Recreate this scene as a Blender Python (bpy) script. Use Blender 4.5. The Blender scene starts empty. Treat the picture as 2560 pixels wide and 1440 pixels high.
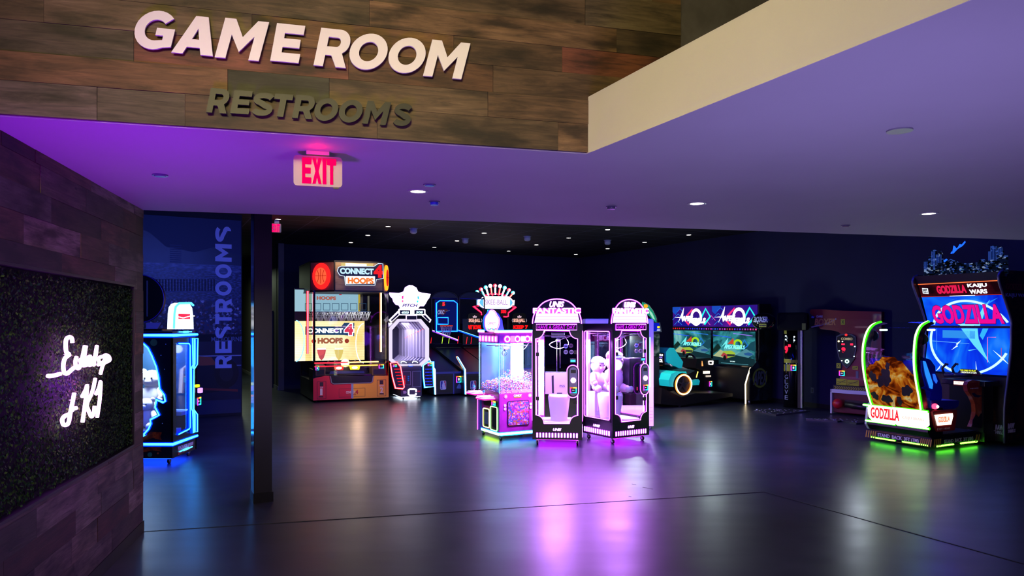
import bpy, bmesh, math, random
from mathutils import Vector, Matrix
from mathutils.geometry import tessellate_polygon
R = math.radians
SC = bpy.context.scene
COL = SC.collection
# ---------------------------------------------------------------- camera
FPX, CX, CY, H = 1800.0, 1280.0, 805.0, 1.85       # focal length in px, principal column, horizon row, eye height
cd = bpy.data.cameras.new('camera'); cam = bpy.data.objects.new('camera', cd); COL.objects.link(cam)
cam.location = (0, 0, H); cam.rotation_euler = (R(90), 0, 0)
cd.sensor_width = 36; cd.lens = FPX / 2560 * 36; cd.shift_y = (CY - 720) / 2560; cd.clip_end = 200; cd.clip_start = .05
SC.camera = cam
SC.view_settings.view_transform = 'Standard'; SC.view_settings.look = 'None'
SC.view_settings.exposure = 0.0; SC.view_settings.gamma = 1.0; SC.view_settings.use_curve_mapping = False
SC.cycles.max_bounces = 8; SC.cycles.diffuse_bounces = 3; SC.cycles.glossy_bounces = 4
SC.cycles.transparent_max_bounces = 16; SC.cycles.transmission_bounces = 4
SC.cycles.sample_clamp_indirect = 4.0
w = bpy.data.worlds.new('world'); SC.world = w; w.use_nodes = True
w.node_tree.nodes['Background'].inputs[0].default_value = (.25, .3, .8, 1)
w.node_tree.nodes['Background'].inputs[1].default_value = .002
ZS = H * 1.533          # underside of the low ceiling
ZC = H * 2.155          # dark game room ceiling
YD = 26.7               # yaw of the game room's long direction

def lin(h):
    h = h.lstrip('#'); c = [int(h[i:i+2], 16) / 255 for i in (0, 2, 4)]
    return tuple(x / 12.92 if x <= .04045 else ((x + .055) / 1.055) ** 2.4 for x in c)
def ray(px, py): return Vector(((px - CX) / FPX, 1, (CY - py) / FPX))
def P(px, py, z=0.0):
    r = ray(px, py); t = (z - H) / r.z
    return Vector((r.x * t, t, z))
def area(name, loc, target, size, power, col, sy=None, spread=180):
    l = bpy.data.lights.new(name, 'AREA'); l.energy = power; l.color = lin(col) if isinstance(col, str) else col
    l.size = size; l.spread = R(spread)
    if sy: l.shape = 'RECTANGLE'; l.size_y = sy
    o = bpy.data.objects.new(name, l); COL.objects.link(o); o.location = loc
    o.rotation_euler = (Vector(target) - Vector(loc)).to_track_quat('-Z', 'Y').to_euler(); return o
def point(name, loc, power, col, r=.05):
    l = bpy.data.lights.new(name, 'POINT'); l.energy = power; l.color = lin(col); l.shadow_soft_size = r
    o = bpy.data.objects.new(name, l); COL.objects.link(o); o.location = loc; return o
# ---------------------------------------------------------------- lights of the place and added fills
area('lobby_light', (-1.1, -.6, 4.6), (-.6, 4.1, 3.3), 2.2, 330, '#f8e496', spread=75)
area('lobby_fascia_light', (-2.2, .8, 4.4), (1.2, 2.8, 3.0), 1.2, 300, '#fff2c4', spread=60)
area('purple_wash_left', (-1.75, 1.7, .3), (-1.9, 4.0, 2.84), .5, 22, '#a41cff', spread=75)
point('violet_wash_right', (6.2, 4.4, 1.1), 11, '#7a24ff', .3)
area('lobby_ambient_light', (.2, -1.5, 4.6), (.4, 3.6, 0), 3.0, 45, '#7868ff', spread=80)
area('lobby_up_fill', (1.2, 1.9, .25), (2.4, 5.2, 2.84), 1.8, 105, '#9484cc', spread=130)  # added upward lamp below the view, standing in for light off the floor
area('blue_fill_light', (1.5, 9.4, 3.4), (3.6, 22, 2.2), 5.0, 55, '#1420ff', sy=.3)  # unseen blue lamp added behind the ceiling edge to light the back wall
area('blue_fill_down_light', (0.5, 9.6, 3.5), (0.5, 11.5, 0), 7.0, 150, '#2c4cff', sy=.2, spread=140)  # unseen lamp added to tint the game room floor blue
area('blue_fill_light_right', (6.4, 10.8, 3.4), (9.4, 14, 1.0), 3.0, 14, '#1420ff', sy=.3)  # unseen blue fill added for the right wall
area('blue_fill_light_left', (-3.4, 8.2, 3.4), (-7, 13.9, 1.6), 2.0, 95, '#4c64ff', sy=.3)  # unseen blue fill added to brighten the mural
area('corridor_light', (-8.9, 22.6, 3.3), (-8.6, 22.8, 0), .6, 40, '#e8ffd8')
# ---------------------------------------------------------------- materials
MC = {}
def _new(key):
    m = bpy.data.materials.new('m_' + str(len(MC))); m.use_nodes = True; MC[key] = m
    return m, m.node_tree, m.node_tree.nodes['Principled BSDF']
def M(col, rough=.5, metal=0.0, spec=.5, coat=0.0):
    k = ('M', col, rough, metal, spec, coat)
    if k in MC: return MC[k]
    m, t, b = _new(k)
    b.inputs['Base Color'].default_value = (*lin(col), 1); b.inputs['Roughness'].default_value = rough
    b.inputs['Metallic'].default_value = metal; b.inputs['Specular IOR Level'].default_value = spec
    b.inputs['Coat Weight'].default_value = coat
    return m
def E(col, s=1.0):
    k = ('E', col, s)
    if k in MC: return MC[k]
    m, t, b = _new(k); t.nodes.remove(b)
    e = t.nodes.new('ShaderNodeEmission'); e.inputs[0].default_value = (*lin(col), 1); e.inputs[1].default_value = s
    t.links.new(e.outputs[0], t.nodes['Material Output'].inputs[0]); return m
def GL(tint='#ffffff', gloss=.07, rough=.03):
    k = ('GL', tint, gloss, rough)
    if k in MC: return MC[k]
    m, t, b = _new(k); t.nodes.remove(b)
    a = t.nodes.new('ShaderNodeBsdfTransparent'); a.inputs[0].default_value = (*lin(tint), 1)
    g = t.nodes.new('ShaderNodeBsdfGlossy'); g.inputs['Roughness'].default_value = rough
    x = t.nodes.new('ShaderNodeMixShader'); x.inputs[0].default_value = gloss
    t.links.new(a.outputs[0], x.inputs[1]); t.links.new(g.outputs[0], x.inputs[2])
    t.links.new(x.outputs[0], t.nodes['Material Output'].inputs[0]); return m
def ramp(t, stops):
    r = t.nodes.new('ShaderNodeValToRGB'); e = r.color_ramp.elements
    while len(e) < len(stops): e.new(.5)
    for i, (p, c) in enumerate(stops): e[i].position = p; e[i].color = (*lin(c), 1)
    return r
def ART(stops, scale=4.0, emit=0.0, kind='noise', detail=5, stretch=(1, 1, 1), rough=.35, const=False, dist=0.0):
    """printed or backlit artwork: object-space noise or cells through a colour ramp"""
    k = ('ART', tuple(stops), scale, emit, kind, detail, stretch, rough, const, dist)
    if k in MC: return MC[k]
    m, t, b = _new(k)
    tc = t.nodes.new('ShaderNodeTexCoord'); mp = t.nodes.new('ShaderNodeMapping'); mp.inputs['Scale'].default_value = stretch
    t.links.new(tc.outputs['Object'], mp.inputs[0])
    if kind == 'noise':
        n = t.nodes.new('ShaderNodeTexNoise'); n.inputs['Scale'].default_value = scale; n.inputs['Detail'].default_value = detail
        n.inputs['Distortion'].default_value = dist; out = n.outputs['Fac']
    else:
        n = t.nodes.new('ShaderNodeTexVoronoi'); n.inputs['Scale'].default_value = scale
        s = t.nodes.new('ShaderNodeSeparateColor'); t.links.new(n.outputs['Color'], s.inputs[0]); out = s.outputs[0]
    t.links.new(mp.outputs[0], n.inputs['Vector'])
    r = ramp(t, stops)
    if const: r.color_ramp.interpolation = 'CONSTANT'
    t.links.new(out, r.inputs[0])
    if emit:
        t.nodes.remove(b); e = t.nodes.new('ShaderNodeEmission'); e.inputs[1].default_value = emit
        t.links.new(r.outputs[0], e.inputs[0]); t.links.new(e.outputs[0], t.nodes['Material Output'].inputs[0])
    else:
        t.links.new(r.outputs[0], b.inputs['Base Color']); b.inputs['Roughness'].default_value = rough
    return m
BLK = M('#0b0b10', .35); BLKM = M('#08080b', .7); BLKG = M('#060608', .12, coat=.5); CHR = M('#c8c8d0', .2, 1.0); STL = M('#70707a', .35, .9)
WHT = M('#e8e4e6', .45); GLS = GL(); GRY = M('#3a3a44', .5)
# ---------------------------------------------------------------- objects
def tag(o, label=None, cat=None, group=None, kind=None):
    if label: o['label'] = label
    if cat: o['category'] = cat
    if group: o['group'] = group
    if kind: o['kind'] = kind
    return o
def FP(y=0.0): return lambda u, v, w: Vector((u, y - w, v))       # facing the front of the thing
def SL(x=0.0): return lambda u, v, w: Vector((x - w, u, v))       # facing its left side (u runs in depth)
def SR(x=0.0): return lambda u, v, w: Vector((x + w, u, v))       # facing its right side
def TP(z=0.0): return lambda u, v, w: Vector((u, v, z + w))       # facing up
def CV(prof, y=0.0): return lambda u, v, w: Vector((u, prof(v) + y - w, v))
class MB:
    def __init__(s): s.bm = bmesh.new(); s.mats = []; s.col = None
    def mi(s, m):
        if m not in s.mats: s.mats.append(m)
        return s.mats.index(m)
    def face(s, vs, i):
        try: f = s.bm.faces.new(vs); f.material_index = i; return f
        except ValueError: return None
    def box(s, x0, x1, y0, y1, z0, z1, m, bev=0.0):
        if x0 > x1: x0, x1 = x1, x0
        if y0 > y1: y0, y1 = y1, y0
        if z0 > z1: z0, z1 = z1, z0
        i = s.mi(m)
        v = [s.bm.verts.new((x, y, z)) for x in (x0, x1) for y in (y0, y1) for z in (z0, z1)]
        fs = [s.face([v[k] for k in q], i) for q in ((0, 1, 3, 2), (4, 6, 7, 5), (0, 4, 5, 1), (2, 3, 7, 6), (0, 2, 6, 4), (1, 5, 7, 3))]
        if bev:
            es = list({e for f in fs for e in f.edges})
            r = bmesh.ops.bevel(s.bm, geom=es, offset=min(bev, .45 * min(x1-x0, y1-y0, z1-z0)), segments=2, affect='EDGES', profile=.6)
            for f in r['faces']: f.material_index = i
        return s
    def poly(s, mp, loops, w0, w1, m, back=True):
        """2-D outline (with holes) mapped by mp and extruded from w0 to w1"""
        if not isinstance(loops[0][0], (list, tuple, Vector)): loops = [loops]
        i = s.mi(m)
        tr = tessellate_polygon([[Vector((u, v, 0)) for u, v in l] for l in loops])
        fl = [p for l in loops for p in l]
        A = [s.bm.verts.new(mp(u, v, w1)) for u, v in fl]
        for t in tr: s.face([A[k] for k in t], i)
        if w0 != w1:
            B = [s.bm.verts.new(mp(u, v, w0)) for u, v in fl]
            if back:
                for t in tr: s.face([B[k] for k in reversed(t)], i)
            o = 0
            for l in loops:
                n = len(l)
                for k in range(n): s.face([A[o+k], A[o+(k+1) % n], B[o+(k+1) % n], B[o+k]], i)
                o += n
        return s
    def rect(s, mp, r, w0, w1, m):
        u0, u1, v0, v1 = r
        return s.poly(mp, [(u0, v0), (u1, v0), (u1, v1), (u0, v1)], w0, w1, m)
    def frame(s, mp, r, t, w0, w1, m):
        u0, u1, v0, v1 = r; a = t if u1 > u0 else -t
        return s.poly(mp, [[(u0, v0), (u1, v0), (u1, v1), (u0, v1)], [(u0+a, v0+t), (u1-a, v0+t), (u1-a, v1-t), (u0+a, v1-t)]], w0, w1, m)
    def disc(s, mp, u, v, r, w0, w1, m, rv=None, n=28, hole=0.0):
        rv = rv or r
        o = [(u + r * math.cos(2*math.pi*k/n), v + rv * math.sin(2*math.pi*k/n)) for k in range(n)]
        if hole: return s.poly(mp, [o, [(u + (p[0]-u)*hole, v + (p[1]-v)*hole) for p in o]], w0, w1, m)
        return s.poly(mp, o, w0, w1, m)
    def tube(s, pts, r, m, n=8, closed=False, caps=True):
        pts = [Vector(p) for p in pts]; i = s.mi(m); N = len(pts); rings = []
        up = None
        for k in range(N):
            a = pts[(k-1) % N] if (closed or k) else pts[k]; b = pts[(k+1) % N] if (closed or k < N-1) else pts[k]
            t = (b - a)
            if t.length < 1e-9: t = Vector((0, 0, 1))
            t.normalize()
            if up is None: up = Vector((0, 1, 0)) if abs(t.y) < .9 else Vector((1, 0, 0))
            x = t.cross(up)
            if x.length < 1e-4: x = t.orthogonal()
            x.normalize(); y = x.cross(t).normalized(); up = y
            rr = r[k] if isinstance(r, (list, tuple)) else r
            if 0 < k < N-1 or closed:
                d1 = (pts[k]-pts[(k-1) % N]).normalized(); c = max(.55, d1.dot(t))
                rr_ = rr / c if not isinstance(r, (list, tuple)) else rr
            else: rr_ = rr
            rings.append([s.bm.verts.new(pts[k] + (x * math.cos(2*math.pi*j/n)) * rr_ + (y * math.sin(2*math.pi*j/n)) * rr) for j in range(n)])
        for k in range(N if closed else N-1):
            a, b = rings[k], rings[(k+1) % N]
            for j in range(n):
                f = s.face([a[j], a[(j+1) % n], b[(j+1) % n], b[j]], i)
                if f: f.smooth = True
        if caps and not closed: s.face(rings[0][::-1], i); s.face(rings[-1], i)
        return s
    def cyl(s, c, r, h, m, axis='z', n=24, r2=None):
        c = Vector(c); d = {'x': Vector((1, 0, 0)), 'y': Vector((0, 1, 0)), 'z': Vector((0, 0, 1))}[axis]
        return s.tube([c, c + d*h], [r, r if r2 is None else r2], m, n=n)
    def sph(s, c, r, m, sc=(1, 1, 1), u=16, v=10):
        i = s.mi(m); mt = Matrix.Translation(Vector(c)) @ Matrix.Diagonal((r*sc[0], r*sc[1], r*sc[2], 1))
        g = bmesh.ops.create_uvsphere(s.bm, u_segments=u, v_segments=v, radius=1, matrix=mt)
        for f in {f for q in g['verts'] for f in q.link_faces}: f.material_index = i; f.smooth = True
        return s
    def neon(s, mp, pts, w, r, core, halo, closed=False):
        """lit silicone neon: bright core tube before a wider glowing tube that imitates its bloom"""
        s.tube([mp(u, v, w) for u, v in pts], r*1.75, halo, n=6, closed=closed)
        s.tube([mp(u, v, w + r*1.5) for u, v in pts], r*.95, core, n=6, closed=closed)
        return s
    def text(s, mp, body, r, w0, w1, m, bold=.0, shear=0.0, space=1.0):
        u0, u1, v0, v1 = r
        c = bpy.data.curves.new('t', 'FONT'); c.body = body; c.offset = bold; c.shear = shear; c.extrude = .05
        c.resolution_u = 3; c.space_character = space; c.align_x = 'LEFT'
        o = bpy.data.objects.new('t', c); me = bpy.data.meshes.new_from_object(o)
        if len(me.vertices):
            X = [v.co.x for v in me.vertices]; Y = [v.co.y for v in me.vertices]
            a, b, e, d = min(X), max(X), min(Y), max(Y); i = s.mi(m)
            vs = [s.bm.verts.new(mp(u0 + (v.co.x-a)/(b-a)*(u1-u0), v0 + (v.co.y-e)/max(d-e, 1e-6)*(v1-v0), w0 + (v.co.z+.05)/.1*(w1-w0))) for v in me.vertices]
            for p in me.polygons: s.face([vs[k] for k in p.vertices], i)
        bpy.data.objects.remove(o); bpy.data.curves.remove(c); bpy.data.meshes.remove(me)
        return s
    def loft(s, A, B, m, nx=1):
        i = s.mi(m); rows = [[s.bm.verts.new(Vector(a).lerp(Vector(b), k/nx)) for k in range(nx+1)] for a, b in zip(A, B)]
        for p, q in zip(rows, rows[1:]):
            for k in range(nx):
                f = s.face([p[k], p[k+1], q[k+1], q[k]], i)
                if f: f.smooth = True
        return s
    def build(s, name, parent=None, label=None, cat=None, group=None, kind=None, normals=True):
        if normals: bmesh.ops.recalc_face_normals(s.bm, faces=s.bm.faces)
        me = bpy.data.meshes.new(name); s.bm.to_mesh(me); s.bm.free()
        for m in s.mats: me.materials.append(m)
        o = bpy.data.objects.new(name, me); COL.objects.link(o)
        if parent: o.parent = parent
        return tag(o, label, cat, group, kind)
class Fr:
    """a local frame standing on the floor; turns photo points into points on its own planes"""
    def __init__(s, px, py, yaw, zoom, zb=0.0, name=None, label=None, cat=None, group=None):
        s.zx, s.zy, s.k = zoom
        p = P(s.zx + px/s.k, s.zy + py/s.k, zb); s.O = Vector((p.x, p.y, 0)); a = R(yaw); s.yaw = yaw
        s.ux = Vector((math.cos(a), math.sin(a), 0)); s.uy = Vector((-math.sin(a), math.cos(a), 0)); s.e = None
        if name:
            s.e = bpy.data.objects.new(name, None); COL.objects.link(s.e); s.e.empty_display_size = .2
            s.e.location = s.O; s.e.rotation_euler = (0, 0, a); tag(s.e, label, cat, group)
    def r(s, x, y): return ray(s.zx + x/s.k, s.zy + y/s.k)
    def hit(s, x, y, n, c):                 # plane n.(p-O)=c
        r = s.r(x, y); C = Vector((0, 0, H)); t = (c - n.dot(C - s.O)) / n.dot(r); return C + r*t - s.O
    def F(s, x, y, d=0.0): p = s.hit(x, y, s.uy, d); return (p.dot(s.ux), p.z)
    def S(s, x, y, d=0.0): p = s.hit(x, y, s.ux, d); return (p.dot(s.uy), p.z)
    def T(s, x, y, z=0.0): p = s.hit(x, y, Vector((0, 0, 1)), z); return (p.dot(s.ux), p.dot(s.uy))
    def C(s, x, y, prof):
        d = 0
        for _ in range(8): u, v = s.F(x, y, d); d = prof(v)
        return (u, v)
    def FR(s, x0, y0, x1, y1, d=0.0):       # left, top, right, bottom in the photo -> u0,u1,v0,v1
        mx, my = (x0+x1)/2, (y0+y1)/2
        return (s.F(x0, my, d)[0], s.F(x1, my, d)[0], s.F(mx, y1, d)[1], s.F(mx, y0, d)[1])
    def SR_(s, x0, y0, x1, y1, d=0.0):
        mx, my = (x0+x1)/2, (y0+y1)/2
        return (s.S(x0, my, d)[0], s.S(x1, my, d)[0], s.S(mx, y1, d)[1], s.S(mx, y0, d)[1])
    def world(s, x, y, z): return s.O + s.ux*x + s.uy*y + Vector((0, 0, z))
def rrect(r, c, n=5):
    u0, u1, v0, v1 = r; s = 1 if u1 > u0 else -1; o = []
    for cu, cv, a in ((u1-s*c, v0+c, -90), (u1-s*c, v1-c, 0), (u0+s*c, v1-c, 90), (u0+s*c, v0+c, 180)):
        for k in range(n+1):
            t = R(a + 90*k/n); o.append((cu + s*c*math.cos(t), cv + c*math.sin(t)))
    return o
def smooth(pts, n=6, closed=False):
    """Catmull-Rom through the points"""
    N = len(pts); o = []; g = lambda k: pts[k % N] if closed else pts[min(max(k, 0), N-1)]
    for k in range(N if closed else N-1):
        a, b, c, d = g(k-1), g(k), g(k+1), g(k+2)
        for j in range(n):
            t = j/n
            o.append(tuple(.5*((2*b[q]) + (c[q]-a[q])*t + (2*a[q]-5*b[q]+4*c[q]-d[q])*t*t + (3*b[q]-a[q]-3*c[q]+d[q])*t**3) for q in range(len(b))))
    if not closed: o.append(tuple(pts[-1]))
    return o
def stroke(path, w):
    L, Q = [], []
    for k in range(len(path)):
        a = Vector(path[max(k-1, 0)]); b = Vector(path[min(k+1, len(path)-1)]); t = (b-a).normalized(); n = Vector((-t.y, t.x)) * w/2; p = Vector(path[k])
        L.append(tuple(p+n)); Q.append(tuple(p-n))
    return L + Q[::-1]
def arc(cx, cy, rx, ry, a0, a1, n=20): return [(cx + rx*math.cos(R(a0+(a1-a0)*k/n)), cy + ry*math.sin(R(a0+(a1-a0)*k/n))) for k in range(n+1)]
def glyph(ch, t=.25):
    """heavy sans capitals: list of loop lists in a unit box"""
    if ch == 'G':
        return [[arc(.52, .5, .52, .5, 42, 300) + [(1, .1), (1, .56), (.54, .56), (.54, .37), (.74, .37), (.74, .26)] + arc(.52, .5, .27, .27, 300, 42)[2:]]]
    if ch == 'O': return [[arc(.5, .5, .5, .5, 0, 350, 35), arc(.5, .5, .25, .27, 0, 350, 35)]]
    if ch == 'A': return [[[(0, 0), (.36, 1), (.66, 1), (1, 0), (.7, 0), (.64, .18), (.33, .18), (.27, 0)], [(.405, .39), (.575, .39), (.49, .68)]]]
    if ch == 'M': return [[[(0, 0), (0, 1), (.25, 1), (.5, .56), (.75, 1), (1, 1), (1, 0), (.76, 0), (.76, .6), (.5, .18), (.24, .6), (.24, 0)]]]
    if ch == 'E': return [[[(0, 0), (0, 1), (1, 1), (1, .76), (.34, .76), (.34, .62), (.93, .62), (.93, .39), (.34, .39), (.34, .24), (1, .24), (1, 0)]]]
    if ch == 'T': return [[[(.33, 0), (.33, .76), (0, .76), (0, 1), (1, 1), (1, .76), (.67, .76), (.67, 0)]]]
    if ch == 'I': return [[[(0, 0), (0, 1), (1, 1), (1, 0)]]]
    if ch == 'X': return [[[(0, 0), (.33, .5), (.02, 1), (.36, 1), (.5, .74), (.64, 1), (.98, 1), (.67, .5), (1, 0), (.66, 0), (.5, .27), (.34, 0)]]]
    if ch == 'R': return [[[(0, 0), (0, 1), (.6, 1)] + arc(.62, .67, .36, .33, 90, -62, 12) + [(1, 0), (.68, 0), (.48, .3), (.29, .3), (.29, 0)],
                           [(.29, .53), (.29, .78), (.58, .78)] + arc(.58, .655, .11, .125, 90, -90, 8) + [(.58, .53)]]]
    if ch == 'S':
        c = arc(.5, .72, .36, .165, 20, 250, 14) + arc(.5, .28, .36, .165, 70, -160, 14)
        return [[stroke(c, .24)]]
def letter(mb, mp, ch, r, w0, w1, m, shear=0.0, rot=False):
    g = glyph(ch); pts = [p for q in g for l in q for p in l]
    sh = lambda p: (p[0] + shear*p[1], p[1])
    X = [sh(p)[0] for p in pts]; Y = [p[1] for p in pts]; a, b, c, d = min(X), max(X), min(Y), max(Y); u0, u1, v0, v1 = r
    for q in g:
        L = []
        for l in q:
            z = []
            for p in l:
                x, y = sh(p); x = (x-a)/(b-a); y = (y-c)/(d-c)
                if rot: x, y = 1-y, x
                z.append((u0 + x*(u1-u0), v0 + y*(v1-v0)))
            L.append(z)
        mb.poly(mp, L, w0, w1, m)
def casters(fr, xs, ys, m=CHR, r=.035):
    for x in xs:
        for y in ys:
            b = MB(); b.cyl((x-.012, y, r), r, .024, BLK, 'x', 16); b.cyl((x-.014, y, r), r*.5, .028, m, 'x', 10)
            b.box(x-.02, x+.02, y-.008, y+.02, r, r*2+.02, m); b.box(x-.03, x+.03, y-.03, y+.03, r*2+.02, r*2+.03, m)
            b.build('caster', fr.e)
def reader(fr, mp, r, w=.02, face='#d8e8ff'):
    """glowing card reader"""
    u0, u1, v0, v1 = r; s = 1 if u1 > u0 else -1; t = abs(u1-u0)*.16
    b = MB(); b.poly(mp, rrect(r, t*1.2), 0, w, BLK)
    um, vm = (u0+u1)/2, (v0+v1)/2; q = s*t
    for (a, c, d, e, col) in ((u0, um, v1-t, v1, '#ff5a30'), (um, u1, v1-t, v1, '#ffe040'), (u0, u0+q, v0, v1-t, '#e030ff'), (u1-q, u1, v0, v1-t, '#20e8c0'), (u0+q, um, v0, v0+t, '#4060ff'), (um, u1-q, v0, v0+t, '#20c8ff')):
        b.rect(mp, (a, c, d, e), w, w+.004, E(col, 2.2))
    b.rect(mp, (u0+2.2*q, u1-2.2*q, v0+2.4*t, v1-2.4*t), w, w+.004, E(face, 1.6))
    b.text(mp, 'TAP', (u0+2.6*q, u1-2.6*q, vm-t*.6, vm+t*.6), w+.004, w+.006, BLK, bold=.02)
    return b.build('card_reader', fr.e)
# ================================================================ SETTING
Z1 = (0, 0, 1.0)
def noise_mat(c1, c2, scale, rough, bump=0.0, rr=0.0, spec=.5):
    m, t, b = _new(('nm', c1, c2, scale, rough))
    tc = t.nodes.new('ShaderNodeTexCoord'); n = t.nodes.new('ShaderNodeTexNoise'); n.inputs['Scale'].default_value = scale; n.inputs['Detail'].default_value = 6
    t.links.new(tc.outputs['Object'], n.inputs[0]); r = ramp(t, [(.35, c1), (.65, c2)]); t.links.new(n.outputs['Fac'], r.inputs[0])
    t.links.new(r.outputs[0], b.inputs['Base Color']); b.inputs['Roughness'].default_value = rough; b.inputs['Specular IOR Level'].default_value = spec
    if rr:
        mr = t.nodes.new('ShaderNodeMapRange'); n2 = t.nodes.new('ShaderNodeTexNoise'); n2.inputs['Scale'].default_value = 2.2; n2.inputs['Detail'].default_value = 4
        mp = t.nodes.new('ShaderNodeMapping'); mp.inputs['Rotation'].default_value = (0, 0, R(YD)); mp.inputs['Scale'].default_value = (.5, 1.6, 1)
        t.links.new(tc.outputs['Object'], mp.inputs[0]); t.links.new(mp.outputs[0], n2.inputs[0])
        mr.inputs['From Min'].default_value = .3; mr.inputs['From Max'].default_value = .7
        mr.inputs['To Min'].default_value = rough-rr; mr.inputs['To Max'].default_value = rough+rr
        t.links.new(n2.outputs['Fac'], mr.inputs['Value']); t.links.new(mr.outputs[0], b.inputs['Roughness'])
    if bump:
        bp = t.nodes.new('ShaderNodeBump'); bp.inputs['Strength'].default_value = bump; bp.inputs['Distance'].default_value = .002
        n3 = t.nodes.new('ShaderNodeTexNoise'); n3.inputs['Scale'].default_value = 120; t.links.new(tc.outputs['Object'], n3.inputs[0])
        t.links.new(n3.outputs['Fac'], bp.inputs['Height']); t.links.new(bp.outputs[0], b.inputs['Normal'])
    return m
MF = noise_mat('#2a2e38', '#323642', 1.3, .34, bump=.06, rr=.03, spec=.36)
b = MB(); b.box(-16, 16, -4, 42, -.1, 0, MF); b.build('floor', kind='structure')
# seam in the floor
s0, s1, s2 = P(330, 1331), P(1910, 1230), P(2700, 1449)
b = MB()
def strip(b, p, q, w, z, m):
    n = (q-p).cross(Vector((0, 0, 1))).normalized()*w/2; i = b.mi(m)
    v = [b.bm.verts.new(c + Vector((0, 0, zz))) for zz in (0, z) for c in (p-n, q-n, q+n, p+n)]
    for f in ((0, 1, 2, 3), (4, 5, 6, 7), (0, 1, 5, 4), (1, 2, 6, 5), (2, 3, 7, 6), (3, 0, 4, 7)): b.face([v[k] for k in f], i)
strip(b, s0, s1, .018, .003, M('#050506', .5)); strip(b, s1, s2, .018, .003, M('#050506', .5))
b.build('trim_1', kind='structure', label='dark expansion strip in floor')

# --- reclaimed planks
def wood_mat():
    m, t, b = _new(('wood',))
    at = t.nodes.new('ShaderNodeAttribute'); at.attribute_name = 'Col'; of = t.nodes.new('ShaderNodeAttribute'); of.attribute_name = 'Off'
    tc = t.nodes.new('ShaderNodeTexCoord'); mp = t.nodes.new('ShaderNodeMapping'); mp.inputs['Scale'].default_value = (1.3, 1.3, 14)
    va = t.nodes.new('ShaderNodeVectorMath'); va.operation = 'ADD'
    t.links.new(tc.outputs['Object'], mp.inputs[0]); t.links.new(mp.outputs[0], va.inputs[0]); t.links.new(of.outputs['Vector'], va.inputs[1])
    n = t.nodes.new('ShaderNodeTexNoise'); n.inputs['Scale'].default_value = 2.4; n.inputs['Detail'].default_value = 9; n.inputs['Roughness'].default_value = .68; n.inputs['Distortion'].default_value = .9
    t.links.new(va.outputs[0], n.inputs[0])
    r = ramp(t, [(.28, '#6a6460'), (.47, '#b8b2ac'), (.62, '#e0dcd6'), (.8, '#ffffff')]); t.links.new(n.outputs['Fac'], r.inputs[0])
    # blotches and knots
    mp2 = t.nodes.new('ShaderNodeMapping'); mp2.inputs['Scale'].default_value = (2.2, 1, 6.5); va2 = t.nodes.new('ShaderNodeVectorMath'); va2.operation = 'ADD'
    t.links.new(tc.outputs['Object'], mp2.inputs[0]); t.links.new(mp2.outputs[0], va2.inputs[0]); t.links.new(of.outputs['Vector'], va2.inputs[1])
    n2 = t.nodes.new('ShaderNodeTexNoise'); n2.inputs['Scale'].default_value = 1.3; n2.inputs['Detail'].default_value = 5; t.links.new(va2.outputs[0], n2.inputs[0])
    r2 = ramp(t, [(.33, '#6a5f58'), (.5, '#dcd8d2'), (.7, '#ffffff')]); t.links.new(n2.outputs['Fac'], r2.inputs[0])
    vo = t.nodes.new('ShaderNodeTexVoronoi'); vo.inputs['Scale'].default_value = 1.1; t.links.new(va2.outputs[0], vo.inputs['Vector'])
    r3 = ramp(t, [(.03, '#2a1c14'), (.09, '#ffffff')]); t.links.new(vo.outputs['Distance'], r3.inputs[0])
    cur = at.outputs['Color']
    for rr in (r, r2, r3):
        mx = t.nodes.new('ShaderNodeMix'); mx.data_type = 'RGBA'; mx.blend_type = 'MULTIPLY'; mx.inputs[0].default_value = 1
        t.links.new(cur, mx.inputs[6]); t.links.new(rr.outputs[0], mx.inputs[7]); cur = mx.outputs[2]
    t.links.new(cur, b.inputs['Base Color']); b.inputs['Roughness'].default_value = .62
    bp = t.nodes.new('ShaderNodeBump'); bp.inputs['Strength'].default_value = .5; bp.inputs['Distance'].default_value = .003
    t.links.new(n.outputs['Fac'], bp.inputs['Height']); t.links.new(bp.outputs[0], b.inputs['Normal'])
    return m
WOOD = wood_mat()
PAL = ['#8a6e50', '#776550', '#9a8e7a', '#6c5a42', '#98704a', '#8a5240', '#5d5642', '#aca08a', '#80664a', '#6a665a', '#8c6444', '#565848', '#8c7c64', '#706450', '#7c6a50']
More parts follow.
